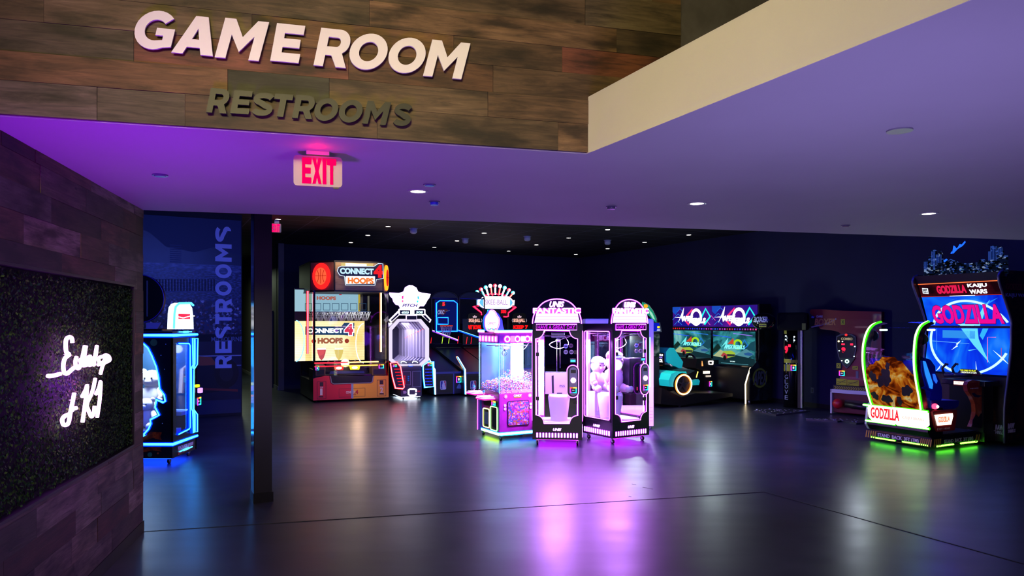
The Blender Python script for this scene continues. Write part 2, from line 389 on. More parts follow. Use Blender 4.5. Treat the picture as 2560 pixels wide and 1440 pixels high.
def planks(name, fr, x0, x1, z0, z1, rh, seed, thick=.02, hole=None, pal=PAL, lmin=.5, lmax=1.6, **kw):
    rnd = random.Random(seed); me_b = MB(); bm = me_b.bm
    ca = bm.loops.layers.float_color.new('Col'); oa = bm.loops.layers.float_color.new('Off')
    z = z0
    while z < z1 - 1e-4:
        h = rh * rnd.uniform(.85, 1.15); h = min(h, z1 - z)
        if z1 - (z+h) < .03: h = z1 - z
        x = x0 - rnd.uniform(0, lmax)
        while x < x1:
            L = rnd.uniform(lmin, lmax); a, c = max(x, x0), min(x+L, x1); x += L
            if c - a < .005: continue
            col = lin(rnd.choice(pal)); k = rnd.uniform(.6, 1.4); off = (rnd.uniform(0, 50), rnd.uniform(0, 50), rnd.uniform(0, 50)); d = rnd.uniform(0, .006)
            segs = [(a, c, z, z+h)]
            if hole:
                hx0, hx1, hz0, hz1 = hole; new = []
                for (p, q, e, f) in segs:
                    if f <= hz0 or e >= hz1 or q <= hx0 or p >= hx1: new.append((p, q, e, f)); continue
                    if p < hx0: new.append((p, hx0, e, f))
                    if q > hx1: new.append((hx1, q, e, f))
                    pp, qq = max(p, hx0), min(q, hx1)
                    if e < hz0: new.append((pp, qq, e, hz0))
                    if f > hz1: new.append((pp, qq, hz1, f))
                segs = new
            for (p, q, e, f) in segs:
                if q-p < .004 or f-e < .004: continue
                n0 = len(bm.faces); me_b.box(p+.0008, q-.0008, -thick-d, 0, e+.0008, f-.0008, WOOD); bm.faces.ensure_lookup_table()
                for fi in range(n0, len(bm.faces)):
                    for lp in bm.faces[fi].loops: lp[ca] = (col[0]*k, col[1]*k, col[2]*k, 1); lp[oa] = (*off, 1)
        z += h
    if fr.e is None:
        o = me_b.build(name, **kw); o.location = fr.O; o.rotation_euler = (0, 0, R(fr.yaw)); return o
    return me_b.build(name, fr.e, **kw)
def place(o, fr): o.location = fr.O; o.rotation_euler = (0, 0, R(fr.yaw)); return o

# sign wall over the opening
S1 = P(1467, 385, ZS); S0 = P(0, 290, ZS); v = S1-S0; ysign = math.degrees(math.atan2(v.y, v.x))
SG = Fr(1467, 385, ysign, Z1, zb=ZS)
xr = SG.F(1698, 100)[0]; HT = 5.0; zft_ = P(1467, 385, ZS).y*(CY-245)/FPX + H
o = planks('wall_sign', SG, -4.2, xr, ZS+.005, HT, .165, 11, kind='structure', lmin=.35, lmax=1.5)
b = MB(); b.box(-4.2, 0, 0, .22, ZS+.0305, HT, M('#1c1a18', .8)); b.box(0.0, 6.5, 0, .22, zft_+.02, HT, M('#1c1a18', .8)); place(b.build('wall_sign_core', kind='structure'), SG)
b = MB(); b.box(xr+.002, 6.5, -.012, 0, zft_+.02, HT, noise_mat('#4c4850', '#5c5862', 9, .6)); place(b.build('wall_grey', kind='structure'), SG)
# white fascia beside the opening
F2p = P(2430, 0, ZS); v = F2p-S1; yfas = math.degrees(math.atan2(v.y, v.x))
FA = Fr(1467, 385, yfas, Z1, zb=ZS); zft = FA.F(1467, 245)[1]
PLA = noise_mat('#d8d4cc', '#dcd8d0', 2, .75)
b = MB(); b.box(.0, 8, -.004, 0, ZS, zft, PLA); b.box(.0, 8, 0.0005, .12, ZS+.031, zft, PLA); place(b.build('wall_fascia', kind='structure'), FA)
# low plastered ceiling
A0 = P(348, 525, ZS); B0 = P(2560, 600, ZS); dv = (B0-A0).normalized()
A1 = A0 - dv*1.2; B1 = B0 + dv*4.5
fe = S1 + (F2p-S1).normalized()*8; sl = S1 + (S0-S1).normalized()*4.2
ring = [A1, B1, Vector((B1.x+1, -4, ZS)), Vector((fe.x, -4, ZS)), fe, S1, sl, Vector((A1.x-1.0, sl.y, ZS))]
CEI = noise_mat('#b4b0ba', '#b8b4be', 1.5, .7)
b = MB(); b.poly(TP(ZS), [(p.x, p.y) for p in ring], 0, .03, CEI)
b.poly(TP(zft-.02), [(p.x, p.y) for p in ring], -.02, .015, CEI); b.build('ceiling', kind='structure')
# bulkhead above the ceiling edge
yb = math.degrees(math.atan2(dv.y, dv.x)); BH = Fr(348, 525, yb, Z1, zb=ZS); LB = (B1-A0).length
b = MB(); b.box(-1.2, LB, -.08, 0, ZS+.001, ZC, M('#14141a', .8)); place(b.build('wall_bulkhead', kind='structure'), BH)

# left plank wall with the foliage recess
CO = P(351, 1330); VX = 854; dx = (VX-CX)/FPX; yl = math.degrees(math.atan2(1, dx))
LW = Fr(351, 1330, yl, Z1)
hx1 = LW.F(330, 900)[0]; hz1 = LW.F(330, 712)[1]; hz0 = LW.F(330, 1115)[1]; hx0 = -5.2
PAL2 = ['#a89484', '#77675a', '#c0b0a4', '#6c5448', '#a0705c', '#8d7c76', '#5d5448', '#b4a298', '#80604c', '#8a847a', '#6c4034', '#c8bcb0']
planks('wall_left', LW, -8.5, 0, .1, ZS, .165, 5, hole=(hx0, hx1, hz0, hz1), pal=PAL2, kind='structure', lmin=.35, lmax=1.2)
b = MB(); b.box(-8.5, -.002, .05, .32, 0, ZS, M('#121014', .8)); b.box(-8.5, hx0, 0, .05, 0, ZS, BLKM); b.box(hx1, -.002, 0, .05, 0, ZS, BLKM); b.box(hx0, hx1, 0, .05, 0, hz0, BLKM); b.box(hx0, hx1, 0, .05, hz1, ZS, BLKM)
b.box(-8.5, 0, 0, .32, ZS, HT, M('#3a3028', .8)); place(b.build('wall_left_core', kind='structure'), LW)
b = MB(); b.box(-8.5, .012, -.028, .32, 0, .1, M('#101014', .4)); place(b.build('baseboard_left', kind='structure'), LW)
b = MB(); b.frame(FP(0), (hx0, hx1, hz0, hz1), .018, -.045, .022, M('#120e12', .5)); place(b.build('trim_3', kind='structure', label='dark frame around the foliage recess'), LW)
# foliage
rnd = random.Random(3); b = MB(); LG = [M('#3c6828', .8, spec=.2), M('#24481e', .8, spec=.2), M('#4c7828', .8, spec=.2), M('#285430', .8, spec=.2)]
b.box(hx0+.02, hx1-.02, .03, .045, hz0+.02, hz1-.02, M('#0c140c', .9))
for k in range(30000):
    t = rnd.random() ** 1.35; x = hx1-.03 - t*(hx1-hx0-.06)
    if x < -4.3: continue
    z = rnd.uniform(hz0+.03, hz1-.03); y = rnd.uniform(-.012, .03); s = rnd.uniform(.007, .014)
    a, c = rnd.uniform(0, 6.3), rnd.uniform(-.9, .9); i = b.mi(rnd.choice(LG))
    ux = Vector((math.cos(a), rnd.uniform(-.5, .5), math.sin(a))).normalized(); uy = Vector((-math.sin(a), c, math.cos(a))).normalized(); o_ = Vector((x, y, z))
    b.face([b.bm.verts.new(o_ + ux*p*s + uy*q*s) for p, q in ((-1, 0), (0, -.6), (1, 0), (0, .6))], i)
place(b.build('foliage_panel', label='dark green artificial foliage panel recessed in the left plank wall', cat='plant wall', kind='stuff', normals=False), LW)
# neon script
NS = Fr(351, 1330, yl, (90, 820, 5.333), zb=0); NS.O = LW.O.copy(); NS.ux = LW.ux; NS.uy = LW.uy
e = bpy.data.objects.new('neon_sign', None); COL.objects.link(e); e.location = NS.O; e.rotation_euler = (0, 0, R(yl))
tag(e, 'glowing pink handwritten neon script ending in K1 on the dark foliage', 'neon sign'); NS.e = e
yN = -.045
nc, nh = E('#ffa0ff', 7), E('#b428ff', 4.0)
def npath(zs, sm=True):
    q = [NS.F(x, y, yN) for x, y in zs]; return smooth(q, 5) if sm else q
scr = [
 ('letter', [(485, 195), (478, 140), (445, 120), (405, 150), (395, 230), (405, 320), (440, 355), (390, 400), (365, 480), (372, 580), (410, 610), (470, 560), (520, 520)]),
 ('letter', [(540, 385), (525, 470), (560, 540), (600, 470), (650, 240)]),
 ('letter', [(665, 240), (640, 400), (620, 490), (590, 430), (640, 400)]),
 ('letter', [(630, 500), (700, 480), (720, 380), (680, 420), (700, 490), (750, 480), (790, 400), (812, 235)]),
 ('letter', [(812, 235), (780, 420), (770, 490), (740, 430), (790, 400)]),
 ('letter', [(830, 400), (850, 470), (900, 450), (940, 370), (975, 415), (900, 480), (860, 610)]),
 ('letter', [(850, 390), (890, 380), (930, 360), (970, 380), (980, 430), (900, 470), (830, 490)]),
 ('underline_stroke', [(160, 640), (230, 635), (320, 612)]),
 ('letter', [(510, 870), (485, 1000), (460, 1120), (430, 1270), (370, 1290), (350, 1220), (390, 1170), (440, 1150)]),
 ('letter', [(480, 1100), (500, 1075), (535, 1068)]),
 ('letter', [(615, 915), (660, 830), (680, 770), (670, 900), (620, 1255)]),
 ('letter', [(790, 675), (750, 850), (680, 1010), (700, 1100), (740, 1180), (770, 1130), (780, 1040)]),
 ('letter', [(800, 880), (840, 800), (862, 720), (850, 950), (815, 1190)]),
]
for nm, pth in scr:
    b = MB(); b.tube([Vector((u, yN, v)) for u, v in npath(pth)], .0125, nc, n=8); b.build(nm, e)
for x, y in ((440, 350), (812, 380), (510, 960), (850, 850), (230, 635)):
    b = MB(); u, v = NS.F(x, y, yN); b.cyl((u, yN, v), .004, .075, CHR, 'y', 8); b.build('standoff', e)
c = NS.F(560, 700, yN); pw = NS.world(c[0], -.13, c[1]); point('neon_sign_glow', pw, 13.0, '#a020ff', .12)

# lettering on the sign wall
SZ = (0, 0, 1.969)
def sign(name, label, mat, items, k, thick, back):
    f = Fr(1467, 385, ysign, (0, 0, 1.0), zb=ZS); f.k = k
    e = bpy.data.objects.new(name, None); COL.objects.link(e); e.location = f.O; e.rotation_euler = (0, 0, R(ysign)); tag(e, label, 'sign')
    for ch, x0, y0, x1, y1 in items:
        b = MB(); letter(b, FP(-.03), ch, f.FR(x0, y0, x1, y1, -.05), back, back+thick, mat, shear=.24); b.build('letter', e)
    return e
sign('wall_sign_lettering', 'large white italic GAME ROOM letters on the plank wall', M('#e8e6e0', .25, coat=.3), [('G', 663, 52, 863, 245), ('A', 843, 78, 1048, 268), ('M', 1057, 97, 1325, 294), ('E', 1330, 120, 1503, 307), ('R', 1543, 143, 1725, 330), ('O', 1720, 165, 1908, 345), ('O', 1912, 185, 2095, 362), ('M', 2082, 203, 2315, 384)], 1.969, .012, .012)
sign('wall_sign_lettering', 'small dark grey italic RESTROOMS letters under the white letters', M('#1e211e', .5), [('R', 1015, 437, 1130, 558), ('E', 1133, 447, 1245, 562), ('S', 1240, 457, 1350, 572), ('T', 1350, 465, 1445, 577), ('R', 1437, 470, 1550, 585), ('O', 1547, 484, 1665, 597), ('O', 1668, 492, 1785, 605), ('M', 1782, 500, 1925, 614), ('S', 1935, 510, 2028, 622)], 1.969, .018, .008)

# ---------------------------------------------------------------- game room shell
ux = Vector((math.cos(R(YD)), math.sin(R(YD)), 0)); uy = Vector((-math.sin(R(YD)), math.cos(R(YD)), 0))
corner = P(1450, 645, ZC)
RW = Fr(1450, 645, YD, Z1, zb=ZC)      # origin: back right corner; x along back wall, y away
CR = Fr(696, 975.6, YD, Z1); XL = -(CR.O-RW.O).dot(ux)
DW = noise_mat('#0e1134', '#10143a', 1.2, .8)
b = MB(); b.box(-XL, 0.2, 0, .2, 0, ZC, DW); place(b.build('wall_back', kind='structure'), RW)
b = MB(); b.box(0, .2, -22, 0.0, 0, ZC, DW); place(b.build('wall_right', kind='structure'), RW)
b = MB(); b.box(-XL-.02, -.001, -.012, 0, 0, .1, M('#0c0c12', .5)); place(b.build('baseboard_back', kind='structure'), RW)
b = MB(); b.box(-.012, 0, -22, -.012, 0, .1, M('#0c0c12', .5)); place(b.build('baseboard_right', kind='structure'), RW)
def ceil_mat():
    m, t, b = _new(('ceil',))
    tc = t.nodes.new('ShaderNodeTexCoord'); br = t.nodes.new('ShaderNodeTexBrick'); br.offset = 0; br.inputs['Scale'].default_value = 1
    br.inputs['Brick Width'].default_value = 1.22; br.inputs['Row Height'].default_value = .61; br.inputs['Mortar Size'].default_value = .012
    br.inputs['Color1'].default_value = (*lin('#0e0e14'), 1); br.inputs['Color2'].default_value = (*lin('#101018'), 1); br.inputs['Mortar'].default_value = (*lin('#4a4e66'), 1)
    t.links.new(tc.outputs['Object'], br.inputs[0]); t.links.new(br.outputs[0], b.inputs['Base Color']); b.inputs['Roughness'].default_value = .75
    return m
b = MB(); b.box(-26, .2, -22, 14, 0, .1, ceil_mat()); o = place(b.build('ceiling_game_room', kind='structure'), RW); o.location.z = ZC
# corridor right wall, far wall and mural wall
yb0 = (RW.O-CR.O).dot(uy); b = MB(); b.box(0, .15, min(0, yb0), 13, 0, ZC, M('#6c6a60', .6)); place(b.build('wall_corridor', kind='structure'), CR)
b = MB(); b.box(-.012, 0, 0, 13, 0, .1, M('#9a9a94', .5)); place(b.build('baseboard_corridor', kind='structure'), CR)
b = MB(); b.box(-4, .15, 13, 13.2, 0, ZC, M('#30302c', .7)); place(b.build('wall_corridor_end', kind='structure'), CR)
b = MB(); x0 = CR.S(1, 1)[0]
b.box(-.03, 0, .95, 1.75, 0, 2.1, M('#0a0a0c', .6)); b.box(-.045, 0, .88, .95, 0, 2.16, M('#24241f', .4)); b.box(-.045, 0, 1.75, 1.82, 0, 2.16, M('#24241f', .4)); b.box(-.045, 0, .88, 1.82, 2.1, 2.17, M('#24241f', .4))
place(b.build('door_1', kind='structure'), CR)
MU = Fr(605, 1037, 29.0, Z1)
def mural_mat():
    return None
b = MB(); b.box(-5.5, 0, .004, .2, 0, ZC, M('#0c0c14', .7)); b.box(-.18, 0, .2, 9, 0, ZC, M('#14141a', .8)); place(b.build('wall_mural', kind='structure'), MU)
# printed mural (flat wall graphic)
e = bpy.data.objects.new('wall_mural_graphic', None); COL.objects.link(e); e.location = MU.O; e.rotation_euler = (0, 0, R(29.0)); tag(e, 'dark blue grandstand race mural with vertical RESTROOMS lettering', 'mural'); MU.e = e
MU.zx, MU.zy, MU.k = 330, 520, 2.118
ztop = Fr(605, 1037, 29.0, Z1).F(604, 552)[1]; b = MB(); ztop = ztop or MU.F(605, 552)[1]
sky = M('#16284e', .5); b.rect(FP(0), (-5.5, -.02, .05, ztop), 0, .002, sky)
z = lambda x, y: MU.F(x, y)
hill = [z(-600, 60), z(-200, 70), z(20, 95), z(100, 135), z(180, 205), z(260, 220), z(330, 235), z(440, 205), z(500, 235), z(578, 250), z(578, 420), z(-600, 420)]
b.poly(FP(0), hill, .002, .003, ART([(.3, '#040a18'), (.7, '#0c1830')], 3))
b.rect(FP(0), MU.FR(-600, 285, 578, 480), .003, .004, ART([(.35, '#101c38'), (.5, '#3c4c78'), (.65, '#7080a4')], 7, stretch=(1, 1, 4), detail=2))
b.poly(FP(0), [z(-600, 300), z(120, 300), z(290, 320), z(380, 330), z(440, 350), z(578, 340), z(578, 500), z(-600, 500)], .004, .005, ART([(.4, '#0c1630'), (.56, '#33436c'), (.7, '#5c6c96')], 16, kind='noise', detail=1, stretch=(1, 1, 3)))
for k in range(9):
    r = MU.FR(200, 195+k*11, 262, 200+k*11); b.rect(FP(0), r, .005, .006, M('#44547c', .6))
for k in range(5):
    b.rect(FP(0), MU.FR(-500, 372+k*16, 430, 376+k*16), .005, .006, M('#5a6a94', .6))
for k in range(38):
    b.rect(FP(0), MU.FR(-160+k*16, 376, -154+k*16, 440), .006, .007, M('#0c1430', .6))
b.rect(FP(0), MU.FR(-600, 480, 578, 680), .004, .006, ART([(0, '#0a1230'), (.4, '#26345c'), (.6, '#7c84a0'), (.72, '#5c2c3c'), (.8, '#1c2c60'), (.92, '#c0c4d8')], 26, kind='cells', const=True))
b.rect(FP(0), MU.FR(-600, 672, 578, 712), .006, .008, M('#05070e', .6))
b.text(FP(0), 'MELBOURNE', MU.FR(420, 682, 582, 706), .008, .009, M('#7c88b0', .6), bold=.01)
b.rect(FP(0), MU.FR(-600, 712, 578, 1040), .004, .006, ART([(.3, '#0b1530'), (.7, '#131f40')], 2.0))
b.rect(FP(0), MU.FR(300, 780, 578, 786), .006, .007, M('#aab4d0', .6)); b.rect(FP(0), MU.FR(-600, 846, 578, 851), .006, .007, M('#8a94b8', .6))
# generic racing car of the mural
b.poly(FP(0), [z(200, 860), z(240, 800), z(330, 782), z(420, 790), z(450, 830), z(350, 836), z(300, 870)], .007, .008, M('#b0562c', .5))
b.poly(FP(0), [z(120, 870), z(300, 834), z(440, 834), z(470, 900), z(520, 960), z(300, 1000), z(60, 990)], .008, .009, M('#10121c', .5))
c_ = z(500, 875); r_ = abs(z(565, 875)[0]-c_[0]); b.disc(FP(0), c_[0], c_[1], r_, .009, .011, M('#05060a', .4), rv=r_*1.25); b.disc(FP(0), c_[0], c_[1], r_*.55, .011, .012, M('#1a1c28', .4), rv=r_*.7)
b.poly(FP(0), [z(330, 950), z(560, 960), z(560, 972), z(330, 962)], .011, .012, M('#7c2c24', .5))
b.build('mural_print', e)
b = MB(); lc = M('#c8d4ff', .5)
ys = [(848, 780), (768, 702), (690, 626), (614, 560), (552, 480), (464, 388), (372, 298), (284, 192), (180, 98)]
for ch, (yb_, yt_) in zip('RESTROOMS', ys): letter(b, FP(0), ch, MU.FR(440, yt_, 527, yb_), .012, .016, lc, rot=True)
b.build('lettering', e)
# ================================================================ PRIZE MACHINES (centre)
PW = E('#e070ff', 7); PH = E('#b818ff', 2.6); WE = E('#c878ff', 8.0); WE2 = E('#f090ff', 4.5)
ZB2 = (1320, 740, 3.79)
FA1 = Fr(42, 1362, -6, ZB2, zb=.085, name='prize_machine', label='tall black prize machine with console box on white pouf, facing the camera', cat='arcade machine', group=None)
g = FA1
def lx(x): return g.F(x, 800)[0]
def lz(y): return g.F(272, y)[1]
W1 = lx(512); L_ = lambda x, y: (lx(x), lz(y))
def plush(name, label, fr, c, s, body, hat, group=None):
    """round plush toy with cap"""
    e = bpy.data.objects.new(name, None); COL.objects.link(e); e.location = fr.world(*c); e.rotation_euler = (0, 0, R(fr.yaw)); tag(e, label, 'plush toy', group)
    m = M(body, .95); b = MB(); b.sph((0, 0, .30*s), .22*s, m, (1, .85, 1.25), 20, 14); b.build('body', e)
    b = MB(); b.sph((0, -.02*s, .66*s), .19*s, m, (1.08, .95, .95), 20, 14); b.sph((0, -.19*s, .62*s), .06*s, WHT, (1.2, .7, .8)); b.build('head', e)
    for x in (-1, 1):
        b = MB(); b.sph((x*.17*s, -.02*s, .80*s), .065*s, m, (1, .6, 1)); b.build('ear', e)
        b = MB(); b.sph((x*.07*s, -.19*s, .69*s), .018*s, BLK); b.build('eye', e)
        b = MB(); b.tube([(x*.17*s, -.03*s, .44*s), (x*.27*s, -.12*s, .34*s), (x*.25*s, -.2*s, .24*s)], [.085*s, .08*s, .07*s], m, 10); b.sph((x*.25*s, -.2*s, .24*s), .072*s, m); b.build('arm', e)
        b = MB(); b.tube([(x*.12*s, -.05*s, .12*s), (x*.2*s, -.25*s, .09*s)], [.1*s, .09*s], m, 10); b.sph((x*.2*s, -.27*s, .09*s), .095*s, WHT); b.build('foot', e)
    if hat:
        b = MB(); h = M(hat, .9); b.sph((0, 0, .80*s), .17*s, h, (1.05, 1, .75), 18, 10); b.sph((0, -.2*s, .77*s), .12*s, h, (1, .9, .15)); b.build('cap', e)
    return e
def pouf(fr, x, y, r, h, label):
    b = MB(); m = M('#f0ecf4', .8)
    prof = [(.0, 0), (r*.45, 0), (r*.6, .05), (r*.75, h*.35), (r*.92, h*.75), (r, h*.93), (r*.93, h), (0, h)]
    i = b.mi(m); rings = []
    for q, z in prof: rings.append([b.bm.verts.new((max(q, .002)*math.cos(R(a)), max(q, .002)*math.sin(R(a)), z)) for a in range(0, 360, 12)])
    for p, q in zip(rings, rings[1:]):
        for k in range(30):
            f = b.face([p[k], p[(k+1) % 30], q[(k+1) % 30], q[k]], i); f.smooth = True
    o = b.build('pouf', None, label, 'pouf'); o.location = fr.world(x, y, .128); return o
def prize_machine(fr, side):
    e = fr.e; W = D = W1; zb, zt = lz(1362), lz(262); t = .035
    # body shell: corner posts, base, top, three window sides
    b = MB(); b.box(0, W, .02, D, zb, lz(1212), BLK, .006); b.build('base', e)
    b = MB(); b.box(0, W, .02, D, lz(325), zt, BLK, .006); b.build('roof_box', e)
    for x, y in ((0, .02), (W-t, .02), (0, D-t), (W-t, D-t)):
        b = MB(); b.box(x, x+t, y, y+t, lz(1212), lz(325), BLK); b.build('post', e)
    b = MB(); b.box(.03, W-.03, .05, D-.02, lz(1212), lz(1212)+.006, M('#f0e6f4', .5)); b.build('floor_panel', e)
    # front panel with the scalloped opening
    c = lambda cx, cy, a0, a1: [L_(cx + 76*math.cos(R(a)), cy + 76*math.sin(R(a))) for a in [a0+(a1-a0)*k/8 for k in range(9)]]
    op = c(75, 328, 0, 90) + c(75, 1206, -90, 0) + [L_(150, 1206)] + c(470, 1206, 180, 270) + c(470, 328, 90, 180)
    out = [L_(42, 262), L_(512, 262), L_(512, 1362), L_(42, 1362)]
    b = MB(); b.poly(FP(.02), [out, op], 0, .02, BLK); b.build('front_panel', e)
    b = MB(); b.neon(FP(0), op, .004, .0042, PW, PH, closed=True); b.build('door_neon', e)
    b = MB(); b.rect(FP(.03), (lx(75), lx(470), lz(1206), lz(328)), 0, .004, GLS); b.build('door_glass', e)
    for x0, y0, x1, y1 in ((75, 535, 105, 570), (75, 955, 105, 990), (435, 515, 465, 550), (428, 985, 465, 1020)):
        b = MB(); b.rect(FP(.0), (lx(x0), lx(x1), lz(y1), lz(y0)), 0, .014, BLK); b.build('hinge', e)
    # led text bar
    b = MB(); r = (lx(78), lx(463), lz(322), lz(268)); b.rect(FP(0), r, 0, .008, M('#14040f', .3)); b.text(FP(0), 'HAVE A GREAT DAY', (lx(92), lx(446), lz(314), lz(277)), .008, .010, E('#c018e8', 1.6), bold=.012)
    pts = [(r[0], r[2]), (r[1], r[2]), (r[1], r[3]), (r[0], r[3])]; b.neon(FP(0), pts, .008, .0032, PW, PH, closed=True); b.build('message_display', e)
    # header
    hd = [L_(42, 262), L_(44, 225), L_(60, 165), L_(95, 112), L_(140, 66), L_(200, 38), L_(272, 28), L_(345, 38), L_(405, 66), L_(450, 112), L_(486, 165), L_(503, 225), L_(506, 262)]
    b = MB(); b.poly(FP(.1), hd, 0, .07, BLK); b.build('header_back', e)
    b = MB(); b.poly(FP(.03), [L_(60, 254), L_(78, 165), L_(470, 165), L_(490, 254)], 0, .02, E('#c070ff', 8)); 
    for k in range(6): b.rect(FP(.009), (lx(62+k*2), lx(486-k*2), lz(252-k*14), lz(249-k*14)), 0, .002, E('#80e0ff' if k % 2 else '#ff80ff', 1.2))
    b.build('header_light_panel', e)
    b = MB(); b.neon(FP(.03), smooth(hd, 3), .0, .0062, PW, PH); b.build('header_neon', e)
    b = MB(); b.rect(FP(.012), (lx(44), lx(503), lz(163), lz(117)), 0, .008, E('#e050ff', 1.6)); b.text(FP(.004), 'FANTASTIC', (lx(48), lx(500), lz(164), lz(112)), 0, .02, WE, bold=.045); b.build('header_lettering', e)
    b = MB(); b.text(FP(.028), 'UNIS', (lx(202), lx(344), lz(106), lz(50)), .0, .02, WE, bold=.05, shear=.3); b.build('logo_lettering', e)
    # control pod
    pl = rrect((lx(370), lx(480), lz(958), lz(654)), (lx(480)-lx(370))/2*.98, 8)
    b = MB(); b.poly(FP(0), pl, -.02, .045, M('#18101c', .3)); b.neon(FP(0), pl, .045, .0045, PW, PH, closed=True)
    pi = rrect((lx(393), lx(466), lz(940), lz(672)), (lx(466)-lx(393))/2*.95, 8); b.poly(FP(0), pi, .045, .052, M('#8a8494', .3, .4)); b.build('control_pod', e)
    b = MB(); b.rect(FP(0), (lx(406), lx(454), lz(726), lz(696)), .052, .056, BLK); b.build('counter_display', e)
    u, v = L_(430, 795); b = MB(); b.disc(FP(0), u, v, .04, .052, .066, E('#ffb0ff', 3.5)); b.build('push_button', e)
    reader(fr, FP(-.052), (lx(398), lx(462), lz(915), lz(860)), .012)
    b = MB(); b.rect(FP(0), (lx(397), lx(453), lz(632), lz(592)), 0, .012, BLK); b.rect(FP(0), (lx(403), lx(450), lz(624), lz(602)), .012, .014, E('#48c8ff', 1.6)); b.build('small_display', e)
    # base dressing
    for k in range(14):
        b = MB(); x = 78 + k*28.9; b.poly(FP(0), rrect((lx(x), lx(x+19), lz(1344), lz(1296)), .006, 3), 0, .003, PH); b.poly(FP(0), rrect((lx(x+2), lx(x+17), lz(1341), lz(1299)), .005, 3), .003, .005, WE); b.build('vent_light', e)
    b = MB(); b.text(FP(0), 'UNIS', (lx(236), lx(316), lz(1278), lz(1252)), 0, .004, WE, bold=.05, shear=.3); b.build('base_logo', e)
    casters(fr, (.07, W-.07), (.08, D-.08))
    # sides
    for sd, mp, xx in (('l', SL, 0), ('r', SR, W)):
        o4 = [(.0+.02, lz(1212)), (D, lz(1212)), (D, lz(325)), (.02, lz(325))]; wn = rrect((.06, D-.06, lz(1190), lz(315)-.035), .03)
        b = MB(); b.poly(mp(xx), [o4, wn], -.012, 0, BLK); b.neon(mp(xx), wn, .002, .0042, PW, PH, closed=True); b.build('side_frame', e)
        b = MB(); b.rect(mp(xx-.01 if sd == 'r' else xx+.01), (.06, D-.06, lz(1190), lz(345)), 0, .003, GLS); b.build('side_glass', e)
        b = MB()
        if sd == side:
            for k in range(12):
                y = D-.05 - k*(D-.09)/12; v = MB(); v.poly(mp(xx), rrect((y, y-.038, lz(1344), lz(1292)), .006, 3), 0, .003, PH); v.poly(mp(xx), rrect((y-.003, y-.035, lz(1340), lz(1296)), .005, 3), .003, .005, WE); v.build('vent_light', e)
            b.text(mp(xx), 'UNIS', (D*.62, D*.4, lz(1278), lz(1252)), 0, .004, WE, bold=.05, shear=.3); b.build('side_logo', e)
        else: b.bm.free()
    # interior lights, rails, claw, stickers
    for x, y in ((.055, .07), (W-.055, .07), (.055, D-.06), (W-.055, D-.06)):
        b = MB(); b.tube([(x, y, lz(1195)), (x, y, lz(335))], .006, E('#cc70ff', 11), 6); b.build('light_tube', e)
    b = MB(); b.rect(FP(D-.03), (.04, .13, lz(1190), lz(340)), 0, .01, M('#e8d8f0', .4)); b.rect(FP(D-.03), (.04, .13, lz(1190), lz(340)), .01, .012, M('#f4e8ff', .3)); b.build('light_panel', e)
    b = MB(); zr = lz(380)
    for y in (.22, .52): b.tube([(.04, y, zr), (W-.04, y, zr)], .008, CHR, 8)
    for x in (.06, W-.06): b.tube([(x, .1, zr+.03), (x, D-.08, zr+.03)], .008, CHR, 8)
    b.build('claw_rail', e)
    b = MB(); b.box(W/2-.1, W/2+.1, .28, .46, zr-.03, zr+.05, M('#a0b8c0', .25, .6), .01); b.tube([(W/2-.02, .37, zr-.03), (W/2-.02, .37, lz(730))], .0025, WHT, 5); b.tube([(W/2+.03, .37, zr-.03), (W/2+.03, .37, lz(700))], .002, WHT, 5)
    b.sph((W/2, .37, zr-.07), .035, CHR); b.build('claw_carriage', e)
    b = MB(); b.tube(smooth([(W/2+.1, .3, zr), (W/2+.16, .3, zr-.13), (W/2, .3, zr-.2), (W/2-.12, .3, zr-.12), (W-.08, .34, zr+.02)], 6), .004, WHT, 6); b.build('air_hose', e)
    for k, (x0, y0, col) in enumerate(((337, 455, '#d8c8e8'), (385, 450, '#8a3060'), (337, 510, '#e0c0b0'), (390, 510, '#d8b0a8'))):
        b = MB(); u0, u1, v0, v1 = lx(x0), lx(x0+42), lz(y0+42), lz(y0)
        b.disc(FP(.024), (u0+u1)/2, (v0+v1)/2, (u1-u0)/2, 0, .002, M(col, .4)); b.rect(FP(.024), (u0+.012, u1-.012, (v0+v1)/2-.008, (v0+v1)/2+.008), .002, .003, M('#241428' if k % 2 else '#7a4858', .5)); b.build('sticker', e)
    wp = fr.world(W/2, D/2, lz(420)); area('prize_machine_lamp', wp, wp - Vector((0, 0, 1)), .35, 240, '#c880ff')
    b = MB(); b.box(.06, W-.06, .05, D-.05, zb-.014, zb-.002, E('#c020ff', 5.0)); b.build('underglow_strip', e)
prize_machine(FA1, 'r')
pouf(FA1, lx(285), .36, .17, lz(948)-.13, 'white upholstered pouf under the boxed game console')
zt = lz(948)+.0
b = MB(); x0, x1, z0, z1 = lx(152)-.0, lx(152)+.42, zt, lz(740); b.box(0, x1-x0, 0, .12, 0, z1-z0, M('#e8e4ea', .5)); b.box(0, x1-x0, 0, .12, z1-z0, z1-z0+.006, M('#2a50c0', .5))
b.text(FP(0), 'PS5', (.22, .30, .11, .14), 0, .002, M('#3a3a44', .5), bold=.0); b.poly(FP(0), [(.105, .01), (.135, .01), (.13, z1-z0-.04), (.098, z1-z0-.05)], 0, .002, M('#14182c', .4)); b.box(.18, .26, -.002, 0, .005, .02, M('#202028', .4))
o = b.build('console_box', None, 'white boxed game console standing on a white pouf inside machine', 'box'); o.location = FA1.world(x0, .30, zt); o.rotation_euler = (0, 0, R(-6))

